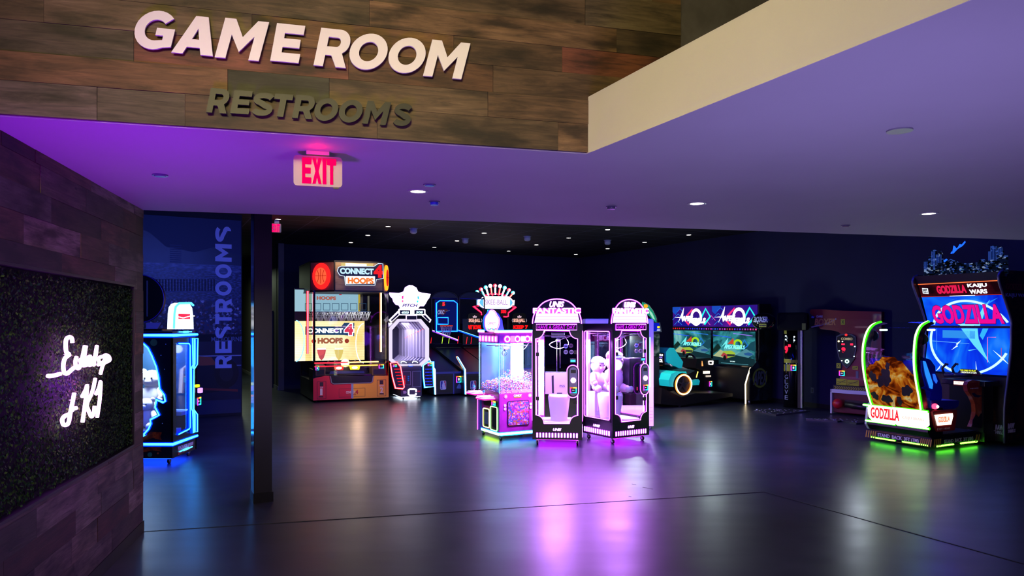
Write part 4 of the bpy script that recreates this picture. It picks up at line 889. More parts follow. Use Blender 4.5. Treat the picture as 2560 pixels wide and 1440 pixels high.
wp = CN.world(WCN/2, yB-.15, za_-.06); area('hoops_lamp', wp, wp - Vector((0, 0, 1)), 1.2, 24, '#fff4d8', sy=.2)
for x in (.08, WCN-.08):
    b = MB(); b.cyl((x, .1, 0), .03, .05, BLK); b.build('foot', CN.e)
b = MB(); b.rect(SR(WCN), (.02, .3, .05, 1.1), 0, .01, YEL); b.build('side_panel', CN.e)

# ================================================================ PITCH MACHINE
PT = Fr(205, 1358, YD-3, ZA2, zb=.06, name='pitching_arcade_machine', label='white winged pitching machine with ribbed octagonal tunnel', cat='arcade machine')
F = PT.F; zb = F(300, 1355)[1]
oct_ = [F(65, 562), F(165, 452), F(435, 452), F(528, 562), F(528, 935), F(440, 1010), F(165, 1010), F(65, 935)]
cx_ = sum(p[0] for p in oct_)/8; cz_ = sum(p[1] for p in oct_)/8; RB = M('#d4cce8', .5)
for k in range(11):
    b = MB(); s = 1.0; inn = [(cx_+(p[0]-cx_)*.85, cz_+(p[1]-cz_)*.89) for p in oct_]
    b.poly(FP(.03+k*.25), [oct_, inn], -.09, 0, RB if k else E('#e8dcff', 1.1)); b.build('tunnel_rib', PT.e)
b = MB(); ot = [(cx_+(p[0]-cx_)*1.005, cz_+(p[1]-cz_)*1.005) for p in oct_]
for a, c in zip(ot, ot[1:]+ot[:1]):
    b.face([b.bm.verts.new(Vector(t)) for t in ((a[0], .05, a[1]), (c[0], .05, c[1]), (c[0], 2.6, c[1]), (a[0], 2.6, a[1]))], b.mi(M('#3c3858', .6)))
b.poly(FP(2.62), oct_, -.02, 0, M('#3c3858', .6)); b.build('tunnel_shell', PT.e)
xw_ = max(p[0] for p in oct_)-.04
for k in range(9):
    q0, q1 = PT.S(194+k*36, 575, xw_-.03), PT.S(216+k*36, 900, xw_-.03)
    if 0.1 < q1[0] and q0[0] < 3.4: b = MB(); b.box(xw_-.05, xw_, min(q0[0], q1[0]), max(q0[0], q1[0]), q1[1], q0[1], RB, .008); b.build('tunnel_slat', PT.e)
b = MB()
for k in range(9): b.tube([(cx_+.38, .2+k*.2, cz_+.34-k*.03), (cx_+.38, .21+k*.2, cz_+.34-k*.03)], .01, E('#ff4030', 4), 6)
b.build('sensor_lights', PT.e)
wp = PT.world(cx_, 1.0, cz_+.5); area('tunnel_lamp', wp, wp-Vector((0, 0, 1)), .4, 26, '#ece4ff', sy=1.8); wp = PT.world(cx_, -.5, cz_+.3)
b = MB(); b.poly(SR(F(460, 480)[0]), [(.0, 0)]*0 or [(.08, .9), (.6, .9), (.6, 1.6), (.08, 1.6)], -.005, 0, M('#5a5878', .5)); b.bm.free()
b = MB(); b.box(F(95, 700)[0], F(105, 700)[0], .1, .9, F(0, 880)[1], F(0, 580)[1], M('#4c4a68', .5), .004); b.build('inner_door', PT.e)
# front gate frame arms and score panel
b = MB(); b.poly(FP(-.03), [F(75, 495), F(50, 465), F(165, 350), F(185, 395)], 0, .04, E('#f0e0ff', 3)); b.poly(FP(-.075), [F(82, 478), F(68, 465), F(160, 378), F(172, 395)], 0, .006, M('#1c1428', .4)); b.build('sign_arm', PT.e)
b = MB(); b.poly(FP(-.03), [F(525, 495), F(540, 462), F(435, 350), F(412, 395)], 0, .04, E('#f0e0ff', 3)); b.poly(FP(-.075), [F(508, 486), F(524, 468), F(440, 378), F(424, 398)], 0, .006, M('#1c1428', .4)); b.build('sign_arm', PT.e)
b = MB(); b.poly(FP(-.05), rrect(PT.FR(160, 335, 468, 410), .03), 0, .04, E('#f4e8ff', 4))
for r, t in (((172, 352, 292, 400), '4000'), ((340, 350, 455, 398), '508')):
    b.rect(FP(-.09), PT.FR(*r), 0, .006, M('#0c0a18', .3)); m_ = PT.FR(r[0]+18, r[1]+12, r[2]-18, r[3]-8); b.text(FP(-.097), t, m_, 0, .003, E('#b0f0ff', 3), bold=.02, shear=.15)
b.build('score_panel', PT.e)
b = MB(); b.rect(FP(-.05), PT.FR(245, 410, 372, 465), 0, .03, E('#d8c8f0', 1.5)); b.rect(FP(-.08), PT.FR(255, 418, 366, 460), 0, .006, M('#181424', .4)); b.build('camera_panel', PT.e)
# winged topper
def F8(x, y): return F(x, y, -.05)
wing = [(190, 330), (170, 290), (135, 282), (110, 250), (98, 210), (75, 190), (62, 156), (170, 158), (225, 140), (245, 90), (290, 65), (325, 68), (370, 95), (390, 140), (440, 155), (535, 168), (518, 205), (495, 235), (478, 270), (455, 300), (410, 300), (390, 328), (290, 335)]
wl = [F8(*p) for p in wing]
b = MB(); b.poly(FP(-.02), wl, 0, .05, E('#f8ecff', 4.5)); b.neon(FP(-.07), wl, 0, .008, E('#ffffff', 6), E('#c080ff', 2.2), closed=True)
for p, q2 in (((85, 180), (180, 180)), ((100, 215), (180, 212)), ((125, 248), (185, 245)), ((420, 190), (520, 190)), ((425, 222), (500, 222)), ((425, 255), (480, 255)), ((180, 160), (185, 290)), ((430, 160), (415, 290))):
    b.poly(FP(-.07), stroke([F8(*p), F8(*q2)], .008), 0, .004, M('#504870', .5))
b.poly(FP(-.07), stroke([F8(*p) for p in [(235, 150), (250, 105), (290, 80), (325, 82), (362, 105), (380, 150)]], .008), 0, .004, M('#9080b0', .5))
b.poly(FP(-.07), [F8(*p) for p in [(205, 185), (225, 180), (222, 220), (205, 222)]], 0, .005, E('#ff2090', 1.6)); b.poly(FP(-.07), [F8(*p) for p in [(205, 235), (222, 235), (222, 258), (205, 258)]], 0, .005, E('#ff50a0', 1.4))
b.poly(FP(-.07), [F8(*p) for p in [(385, 190), (405, 190), (402, 225), (388, 225)]], 0, .005, E('#30c0e8', 1.4)); b.poly(FP(-.07), [F8(*p) for p in [(378, 238), (398, 238), (395, 262), (378, 262)]], 0, .005, E('#20e0d8', 1.4))
b.poly(FP(-.07), [F8(*p) for p in [(200, 270), (400, 268), (395, 320), (205, 320)]], 0, .006, E('#e8dcff', 2)); b.text(FP(-.077), 'PITCH', PT.FR(212, 278, 392, 312, -.08), 0, .005, M('#a878d0', .5), bold=.03, shear=.3)
b.text(FP(-.071), 'BALL', PT.FR(240, 190, 375, 250, -.07), 0, .006, E('#ffffff', 7), bold=.05)
b.build('winged_topper', PT.e)
# pedestal console
b = MB(); x0, x1 = F(195, 1200)[0], F(440, 1200)[0]; b.box(x0, x1, .0, .9, zb, F(300, 1012)[1], M('#3c3a48', .45), .01); b.build('pedestal', PT.e)
b = MB(); pr = lambda v: (F(300, 1010)[1]-v)*-.9; tp = [F(150, 938, .2), F(405, 935, .2), F(432, 1008), F(195, 1015)]
vs = [Vector((tp[0][0], .22, tp[0][1])), Vector((tp[1][0], .22, tp[1][1])), Vector((tp[2][0], -.02, tp[2][1])), Vector((tp[3][0], -.02, tp[3][1]))]
i = b.mi(M('#4a4660', .35)); A = [b.bm.verts.new(v) for v in vs]; B_ = [b.bm.verts.new(v - Vector((0, 0, .05))) for v in vs]; b.face(A, i); b.face(B_[::-1], i)
for k in range(4): b.face([A[k], A[(k+1) % 4], B_[(k+1) % 4], B_[k]], i)
def on(u, v, w=.0): a = vs[3].lerp(vs[2], u); c = vs[0].lerp(vs[1], u); return a.lerp(c, v) + Vector((0, -.35, 1)).normalized()*w
for u in (.25, .78): b.tube([on(u + .12*math.cos(R(t)), .6 + .25*math.sin(R(t)), .008) for t in range(0, 181, 20)], .008, E('#e8f0ff', 3), 6)
b.tube([on(.5 + .12*math.cos(R(t)), .25 + .2*math.sin(R(t)), .006) for t in range(0, 360, 30)], .006, E('#3060ff', 1.5), 6, closed=True); b.build('console_top', PT.e)
b = MB(); wl_ = M('#c8c8d8', .5)
for r in ((215, 1062, 310, 1220), (330, 1058, 430, 1240)): b.frame(FP(0), PT.FR(*r), .006, 0, .004, wl_)
for k in range(3): b.rect(FP(0), PT.FR(232+k*0, 1110+k*22, 248, 1126+k*22), 0, .004, E('#d82030', .8)); b.rect(FP(0), PT.FR(275, 1115+k*22, 292, 1128+k*22), 0, .004, E('#2050c0', .8))
b.rect(FP(0), PT.FR(232, 1170, 248, 1212), 0, .004, E('#d82030', 1)); b.poly(FP(0), [F(222, 1290), F(250, 1288), F(265, 1304), F(250, 1320), F(224, 1320)], 0, .004, M('#c8b8c8', .5)); b.text(FP(0), 'CASH', PT.FR(385, 1285, 420, 1300), 0, .004, E('#c02840', .8), bold=.02)
b.build('front_print', PT.e)
b = MB(); cc = [F(372, 1296), F(372, 1272), F(350, 1265), F(300, 1266), F(284, 1280), F(284, 1325), F(300, 1340), F(352, 1340), F(370, 1330), F(370, 1312)]; b.poly(FP(0), stroke(cc, .035), .002, .012, E('#f4e8ff', 5)); b.build('letter_light', PT.e)
for nm, pts, hc, cc_, tx in (('side_score_panel', [(72, 965), (150, 955), (190, 1010), (232, 1245), (215, 1262), (130, 1255), (95, 1120)], '#ff0818', '#ff7078', '#ff1818'), ('side_score_panel', [(452, 992), (505, 955), (568, 950), (578, 1238), (470, 1246), (455, 1120)], '#0880ff', '#70e8ff', '#1838ff')):
    b = MB(); pp = [F(*p, -.03) for p in pts]; b.poly(FP(-.03), pp, -.02, .01, M('#0c0610', .3)); b.neon(FP(-.03), pp, .012, .011, E(cc_, 5), E(hc, 3), closed=True)
    cxp = sum(p[0] for p in pts)/len(pts)
    for k in range(6):
        x_ = (118 + k*10) if hc == '#ff0818' else 480; yq = 1030 + k*36
        if hc == '#ff0818': r = PT.FR(x_, yq, x_+66, yq+10, -.03)
        else: r = PT.FR(x_, yq, x_+80, yq+10, -.03)
        for j in range(5): b.rect(FP(-.04), (r[0]+(r[1]-r[0])*j/5, r[0]+(r[1]-r[0])*(j+.7)/5, r[2], r[3]), 0, .003, E(tx, 1.5))
    b.build(nm, PT.e)
reader(PT, FP(-.05), PT.FR(102, 980, 146, 1008, -.05)); reader(PT, FP(-.05), PT.FR(505, 962, 556, 998, -.05))
casters(PT, (x0+.08, x1-.08), (.08, .8))
b = MB(); b.box(x0+.03, x1-.03, .03, .85, zb-.015, zb-.004, E('#e0f0ff', 6)); b.build('underglow_strip', PT.e)

# ================================================================ BASKETBALL MACHINES
def hoops_machine(px0, label, first, blue=False, px_y=1352):
    fr = Fr(px0, px_y, YD-1, ZA2, name='basketball_arcade_machine', label=label, cat='arcade machine'); F = fr.F
    sx = px0-590          # photo shift of the second machine
    Wd = .78; zc = F(px0+150, 1065)[1]
    dk = M('#14142a', .4); edge = M('#4a4e9a', .4)
    b = MB(); b.box(0, Wd, .0, .6, .04, zc, dk, .012); b.box(0, Wd, -.01, .02, zc-.05, zc, edge); b.box(0, .03, -.01, .02, .04, zc, edge); b.box(Wd*.62, Wd*.66, -.01, .01, .04, zc, edge); b.build('cabinet', fr.e)
    b = MB(); r = (.06, Wd*.60, .10, zc-.09); b.rect(FP(0), r, 0, .006, M('#10140c', .4)); rr_ = (Wd*.18, Wd*.38, .16, zc-.22)
    b.poly(FP(-.006), rrect(rr_, .03), 0, .003, M('#e8e8f0', .5)); i_ = (rr_[0]+.01, rr_[1]-.01, rr_[2]+.012, rr_[3]-.012); um = (i_[0]+i_[1])/2
    b.poly(FP(-.009), [(i_[0], i_[2]), (um-.02, i_[2]), (um-.03, i_[2]+.1), (um+.0, i_[2]+.2), (um-.03, i_[3]-.05), (um-.01, i_[3]), (i_[0], i_[3])], 0, .002, M('#2040a0', .5)); b.poly(FP(-.009), [(i_[1], i_[2]+.02), (i_[1], i_[3]), (um+.02, i_[3]), (um+.03, i_[3]-.06), (um+.06, i_[2]+.2), (um+.04, i_[2]+.12)], 0, .002, M('#c02030', .5))
    b.text(FP(-.01), 'NBA', (i_[0]+.01, i_[0]+.06, i_[2]+.015, i_[2]+.045), 0, .002, M('#d0d0e0', .5), bold=.02); b.build('front_panel', fr.e)
    reader(fr, FP(0), (Wd*.72, Wd*.90, zc-.28, zc-.12)); b = MB(); b.rect(FP(0), (Wd*.69, Wd*.95, .1, .38), 0, .006, M('#1c2030', .4)); b.poly(FP(0), [(Wd*.74, .18), (Wd*.9, .16), (Wd*.92, .22), (Wd*.84, .3), (Wd*.78, .26)], .006, .01, M('#6c90b8', .4)); b.build('coin_door', fr.e)
    # ball ramp
    b = MB(); b.poly(SR(0), [(.0, zc), (2.3, 1.15), (2.3, .1), (.6, .1), (.6, zc-.1)], 0, Wd, M('#0c0c18', .4)); b.build('ball_ramp', fr.e)
    for x in (0.0, Wd):
        b = MB(); b.poly(SR(x-.015), [(.35, zc+.06), (2.5, zc+.55), (2.5, .1), (.35, .1)], 0, .03, M('#0a0a14', .4)); b.build('side_wall', fr.e)
    cw, hw = ('#60c8ff', '#0848ff') if blue else ('#f8d0ff', '#9040ff') if first else ('#f8fff0', '#3070ff')
    for x, c1, h1 in ((0.0, '#e8f8ff', '#30a0ff') if first else (0.0, '#fff0e0', '#20a8ff'), (Wd, '#fff8f0', '#d8a060') if first else (Wd, '#fff0e0', '#20a8ff')):
        b = MB(); pts = [(x, .5, zc+.34), (x, .02, zc+.06), (x, -.02, .05)]; b.tube(pts, .026, E(h1, 1.6), 6); b.tube([Vector(p)+Vector((0, -.025, 0)) for p in pts], .015, E(c1, 5), 6); b.build('edge_neon', fr.e)
    # display bar
    yb_ = 2.2; b = MB(); z0, z1 = HBF(675, 912, 2.2)[1], HBF(675, 800, 2.2)[1]; b.box(.02, Wd-.02, yb_, yb_+.1, z0-.1, z1+.04, M('#06060c', .3))
    b.frame(FP(yb_), (.33*Wd, .86*Wd, z0+.12, z1-.02), .006, 0, .004, E('#203070', .8)); b.text(FP(yb_), 'BEST' if first else 'HOOPS', (.42*Wd, .6*Wd, z1-.1, z1-.05), 0, .004, E('#ff2020', 1.8), bold=.03); b.text(FP(yb_), '75' if first else 'FREE', (.66*Wd, .78*Wd, z1-.1, z1-.04), 0, .004, E('#ffffff', 2) if first else E('#ff2020', 1.8), bold=.02)
    b.text(FP(yb_), 'TO WIN BONUS' if first else 'COMPETE', (.4*Wd, .78*Wd, z0+.16, z0+.2), 0, .004, E('#2060ff', 1.8) if first else E('#e8f0ff', 1.8), bold=.02)
    for k, (x, c) in enumerate(((.42, '#ff1838'), (.42, '#ff1838'), (.78, '#a01020'), (.9, '#a01020'))): b.disc(FP(yb_), x*Wd, z0+.02, .035 if k < 2 else .02, 0, .01, E(c, 2 if k < 2 else .8))
    b.poly(FP(yb_), [(.1*Wd, z0+.12), (.2*Wd, z0+.16), (.28*Wd, z1-.06), (.18*Wd, z1-.02), (.08*Wd, z1-.08)] if first else [(.06*Wd, z1-.04), (.28*Wd, z1-.02), (.22*Wd, z1-.14), (.1*Wd, z0+.14), (.12*Wd, z0+.2)], 0, .006, E('#fff4d8', 3)); b.text(FP(yb_), 'HOOPS', (.06*Wd, .28*Wd, z0, z0+.07), 0, .004, E('#ffffff', 2.2), bold=.05)
    b.text(FP(yb_), 'NBA', (.55*Wd, .68*Wd, z0+.0, z0+.05), 0, .004, E('#c0d0e0', 1.4), bold=.05); b.build('display_bar', fr.e)
    # cage: arch frames, rails, backboard, hoop
    zt = HBF(675, 212, 2.5)[1]; zt2 = HBF(675, 130, 2.5)[1]
    for y in (2.5,):
        b = MB(); b.tube([(0.0, y, zc+.3), (0.0, y, zt)] + [(Wd/2 - Wd/2*math.cos(R(a)), y, zt + (zt2-zt)*math.sin(R(a))) for a in range(10, 180, 17)] + [(Wd, y, zt), (Wd, y, zc+.3)], .022, M('#1a1a34', .3), 8); b.tube([(0, y, zt), (Wd, y, zt)], .018, M('#2028a0', .3, .3), 8); b.build('cage_arch', fr.e)
    b = MB(); b.poly(FP(2.51), [(Wd/2 - Wd/2*math.cos(R(a)), zt + (zt2-zt)*math.sin(R(a))) for a in range(0, 181, 15)], 0, .01, M('#101450', .4)); b.build('canopy_panel', fr.e)
    b = MB(); p0, p1 = fr.S(px0+230, 718, Wd), None; a0 = (Wd, *fr.S(820+px0-590, 720, Wd)); a1 = (Wd, *fr.S(532+px0-590, 587, Wd)); a0, a1 = ((Wd, .45, HZ0), (Wd, 2.45, HZ1)); b.tube([a0, a1], .022, E(hw, 1.8), 6); b.tube([Vector(a0)+Vector((0, -.02, .01)), Vector(a1)+Vector((0, -.02, .01))], .012, E(cw if first else '#60e8ff', 5), 6); b.build('side_rail_neon', fr.e)
    yk = 2.35; zk0, zk1 = HBF(680, 608, yk)[1], HBF(680, 228, yk)[1]; xk0, xk1 = .05, Wd-.05
    if not blue: xk1 = .22; zk0, zk1 = HBF(680, 600, yk)[1], HBF(680, 450, yk)[1]
    b = MB(); b.box(xk0, xk1, yk, yk+.04, zk0, zk1, E('#0a1460', .9) if blue else M('#0c1040', .3)); 
    if blue:
        c_ = .1; oc = [(xk0+.03, zk0+.03), (xk1-.03, zk0+.03), (xk1-.03, zk1-c_), (xk1-.03-c_, zk1-.03), (xk0+.03+c_, zk1-.03), (xk0+.03, zk1-c_)]
        b.neon(FP(yk), oc, .01, .010, E('#2090ff', 4), E('#0828ff', 2.5), closed=True); sq = fr.FR(622, 436, 742, 514, yk); b.neon(FP(yk), [(sq[0], sq[2]), (sq[1], sq[2]), (sq[1], sq[3]), (sq[0], sq[3])], .01, .008, E('#2090ff', 4), E('#0828ff', 2.5), closed=True)
        b.rect(FP(yk), fr.FR(642, 250, 716, 306, yk), 0, .01, M('#200a14', .3)); b.text(FP(yk), '5', fr.FR(676, 258, 706, 302, yk), .01, .014, E('#ff2030', 2.4), bold=.06)
        G = lambda x, y: fr.F(x, y, yk); b.poly(FP(yk), [G(630, 335), G(735, 335), G(715, 385), G(680, 412), G(650, 390)], 0, .006, M('#a03048', .5)); b.text(FP(yk), 'OKC', fr.FR(622, 350, 700, 398, yk), .006, .012, E('#9098d8', .9), bold=.03, shear=.2)
        b.poly(FP(yk), stroke([G(590, 420), G(700, 370), G(765, 352)], .01), .006, .01, M('#c8c8d8', .5)); b.poly(FP(yk), stroke([G(690, 360), G(740, 355)], .012), .006, .01, M('#e89030', .5))
    b.build('backboard', fr.e)
    if blue:
        b = MB(); c0 = Vector((fr.F(725, 540, yk-.2)[0], yk-.2, fr.F(725, 532, yk-.2)[1])); b.tube([c0+Vector((.17*math.cos(R(a)), .17*math.sin(R(a)), 0)) for a in range(0, 360, 24)], .012, E('#d04028', .8), 6, closed=True); b.build('hoop', fr.e)
        b = MB()
        for a in range(0, 360, 30):
            for s_ in (1, -1): b.tube([c0+Vector(((.17-q_*.03)*math.cos(R(a+s_*q_*15)), (.17-q_*.03)*math.sin(R(a+s_*q_*15)), -q_*.11)) for q_ in (0, 1, 2, 3)], .005, M('#c8cce8', .6), 4)
        b.build('hoop_net', fr.e)
    b = MB()
    for k, (x, c) in enumerate(((.25, '#c0ff40'), (.5, '#c0ff40'), (.85, '#ff2020')) if first else ((.12, '#ff2030'), (.3, '#ff1030'))):
        b.tube([(x*Wd, 2.2, zc+.65), (x*Wd+.03, 2.2, zc+.85)], .008, E(c, 1.6), 6)
    b.tube([(0, 2.2, zc+.64), (Wd, 2.2, zc+.64)], .006, M('#303060', .3)); b.build('light_sticks', fr.e)
    return fr
_h = Fr(942, 1350, YD-1, ZA2); HBF = _h.F; HZ0 = _h.S(1150, 720, .78)[1]+.05; HZ1 = _h.S(835, 587, .78)[1]
HA = hoops_machine(590, 'basketball machine standing against the right side of the pitching machine', True)
HB = hoops_machine(942, 'basketball machine with blue neon backboard and digit five score', True, True, 1350)
HC = hoops_machine(1294, 'basketball machine mostly hidden behind the candy crane, with dark backboard', False, False, 1334)

point('basketball_row_fill', HB.world(.1, -.7, 1.2), 3, '#c8d0ff', .1)  # fill point added before the basketball row to lift its dim fronts
# ================================================================ SKEE-BALL LANES
SK = Fr(230, 1240, YD-2, ZB1, zb=.9, name='skee_ball_machine', label='bank of skee-ball lanes under a glowing crown sign behind the sweets crane', cat='arcade machine'); 
SK.O = SK.O + SK.uy*3.0 ; SK.O = Vector((SK.O.x, SK.O.y, 0))
SK.O = Vector(((1190-CX)/FPX*20.9, 20.9, 0)); SK.e.location = SK.O
F = SK.F; q = lambda x, y: F(x, y)
xa, xb = F(-90, 900)[0], F(1480, 900)[0]
zhd = F(600, 1300)[1]
b = MB(); b.box(xa, xb, .1, .3, 1.2, F(600, 880)[1]-.25, M('#08080e', .4), .01); b.build('backbox', SK.e)
for k in range(3):
    b = MB(); x0 = xb - .9 + .75*k; b.box(x0+.02, x0+.7, -1.8, .1, .05, .55, M('#101018', .4), .02); b.build('lane', SK.e)
for cx0, t1 in ((150, 'LAST BOWL'), (1155, 'KEEP 7')):
    b = MB(); G = lambda x, y: q(x-150+cx0, y)
    b.poly(FP(.05), [G(0, 870), G(60, 830), G(240, 830), G(300, 870), G(320, 1260), G(-20, 1260)], 0, .05, M('#050508', .4))
    r = SK.FR(cx0-135, 958, cx0+125, 1038); b.text(FP(0), 'SKEE-BALL', r, .002, .006, E('#e8a898', 1.2), bold=.05)
    b.poly(FP(0), [G(110, 940), G(105, 900), G(125, 910), G(150, 878), G(175, 910), G(198, 900), G(190, 940)], .002, .006, E('#c8a8b8', 1.1)); b.poly(FP(0), stroke([G(0, 960), G(-15, 1000), G(0, 1040)], .012), .002, .006, E('#c0b0c0', 1)); b.poly(FP(0), stroke([G(300, 960), G(315, 1000), G(300, 1040)], .012), .002, .006, E('#c0b0c0', 1)); b.poly(FP(0), [G(120, 1045), G(180, 1045), G(150, 1070)], .002, .006, E('#b0a0b8', .8))
    r = SK.FR(cx0-135, 1112, cx0+190, 1195) if t1 == 'KEEP 7' else SK.FR(cx0-190, 1105, cx0+150, 1200); b.text(FP(0), t1, r, .002, .008, E('#ff1010', 2.2), bold=.05); b.build('score_display', SK.e)
# crown sign
b = MB(); cap = rrect(SK.FR(228, 470, 1025, 722, -.1), .24, 8); b.poly(FP(-.1), cap, -.12, 0, E('#60b8e8', 1.3)); rr_ = SK.FR(345, 455, 935, 700, -.1); b.poly(FP(-.1), rrect(rr_, .05), 0, .03, E('#fbf4ff', 2.6)); b.text(FP(-.13), 'SKEE-BALL', SK.FR(385, 530, 890, 650, -.13), 0, .008, E('#a050c0', 1.0), bold=.0)
b.neon(FP(-.1), cap, .005, .012, E('#ffffff', 4), E('#b0a0ff', 2), closed=True); b.build('crown_sign', SK.e)
NR, NRh = E('#ff2850', 4), E('#ff0830', 2)
b = MB(); b.neon(FP(-.05), [F(*p, -.05) for p in [(240, 672), (122, 680), (300, 825), (305, 880)]], 0, .012, NR, NRh); b.build('arrow_neon', SK.e)
b = MB(); b.neon(FP(-.05), [F(*p, -.05) for p in [(995, 690), (1075, 695), (905, 830), (905, 905), (860, 920), (800, 915)]], 0, .012, NR, NRh); b.build('arrow_neon', SK.e)
b = MB(); b.neon(FP(-.05), [F(*p, -.05) for p in [(380, 460), (400, 425), (440, 440), (510, 395), (545, 430), (613, 385), (690, 430), (750, 400), (800, 440), (850, 425), (880, 465)]], 0, .010, NR, NRh); b.build('crown_neon', SK.e)
b = MB(); r = SK.FR(370, 700, 905, 920, -.03); b.rect(FP(-.03), r, -.1, 0, M('#0a0814', .4)); b.text(FP(-.03), '500', SK.FR(742, 762, 858, 838, -.03), 0, .006, E('#ff1020', 2.4), bold=.04); b.rect(FP(-.03), SK.FR(435, 760, 500, 830, -.03), 0, .006, E('#20e8b0', 1.8)); b.build('prize_display', SK.e)
pins = [((212, 360), (300, 480), 'c', 'r'), ((300, 300), (375, 460), 'r', 'c'), ((405, 255), (460, 440), 'c', 'w'), ((508, 222), (535, 425), 'w', 'r'), ((613, 218), (613, 425), 'r', 'w'), ((727, 228), (692, 425), 'w', 'r'), ((832, 265), (765, 445), 'c', 'w'), ((928, 315), (850, 465), 'r', 'c'), ((1018, 380), (940, 475), 'c', 'r')]
cm = {'c': '#50e0ff', 'r': '#ff3048', 'w': '#e8f0ff'}
for (tx, ty), (bx, by), cb, ct in pins:
    b = MB(); t = F(tx, ty, -.05); s = F(bx, by, -.05); m = (t[0]+(s[0]-t[0])*.2, t[1]+(s[1]-t[1])*.2)
    b.tube([(m[0], -.05, m[1]), (s[0], -.05, s[1])], .030, E(cm[ct], 1.6), 8); b.tube([(m[0], -.075, m[1]), (s[0], -.075, s[1])], .012, E('#ffffff' if ct != 'r' else '#ffa080', 4), 6)
    b.sph((t[0], -.05, t[1]), .045, E({'c': '#a0f4ff', 'r': '#ff8090', 'w': '#ffffff'}[cb], 5)); b.sph((t[0], -.03, t[1]), .058, E(cm[cb], 1.8)); b.build('crown_pin', SK.e)
for sx in (0, 1):
    b = MB(); u = F(330 if sx == 0 else 900, 900)[0]; b.box(u-.03, u+.03, .0, .1, .6, F(600, 700)[1], M('#0a0a10', .3)); b.build('sign_post', SK.e)
# ================================================================ TWIN RACING MACHINE
ZC2 = (1620, 760, 5.143); ZCC = (1600, 740, 4.236)
YR = YD - 90
AP = Fr(1268, 1290, YR, ZC2, name='racing_arcade_machine', label='twin racing game with two large teal screens on the right wall', cat='arcade machine')
F = AP.F
ys = .15; G = lambda x, y: F(x, y, ys); GR = lambda *a: AP.FR(*a, ys)
xl, xr = G(325, 300)[0], G(1410, 300)[0]; xm_ = G(831, 200)[0]
zmt = G(1100, 18)[1]; zmb = G(1100, 300)[1]
b = MB(); b.box(xl-.02, xr+.02, ys+.02, ys+.4, .1, zmt+.02, M('#06060a', .4), .01); b.build('cabinet', AP.e)
scr = ART([(.25, '#061418'), (.42, '#1c5560'), (.55, '#3aa0a8'), (.7, '#8cd0cc')], 1.6, .85, dist=1.2, detail=4)
mq = ART([(.3, '#1818a0'), (.5, '#3a1890'), (.7, '#7020b0')], 1.1, .8, detail=1)
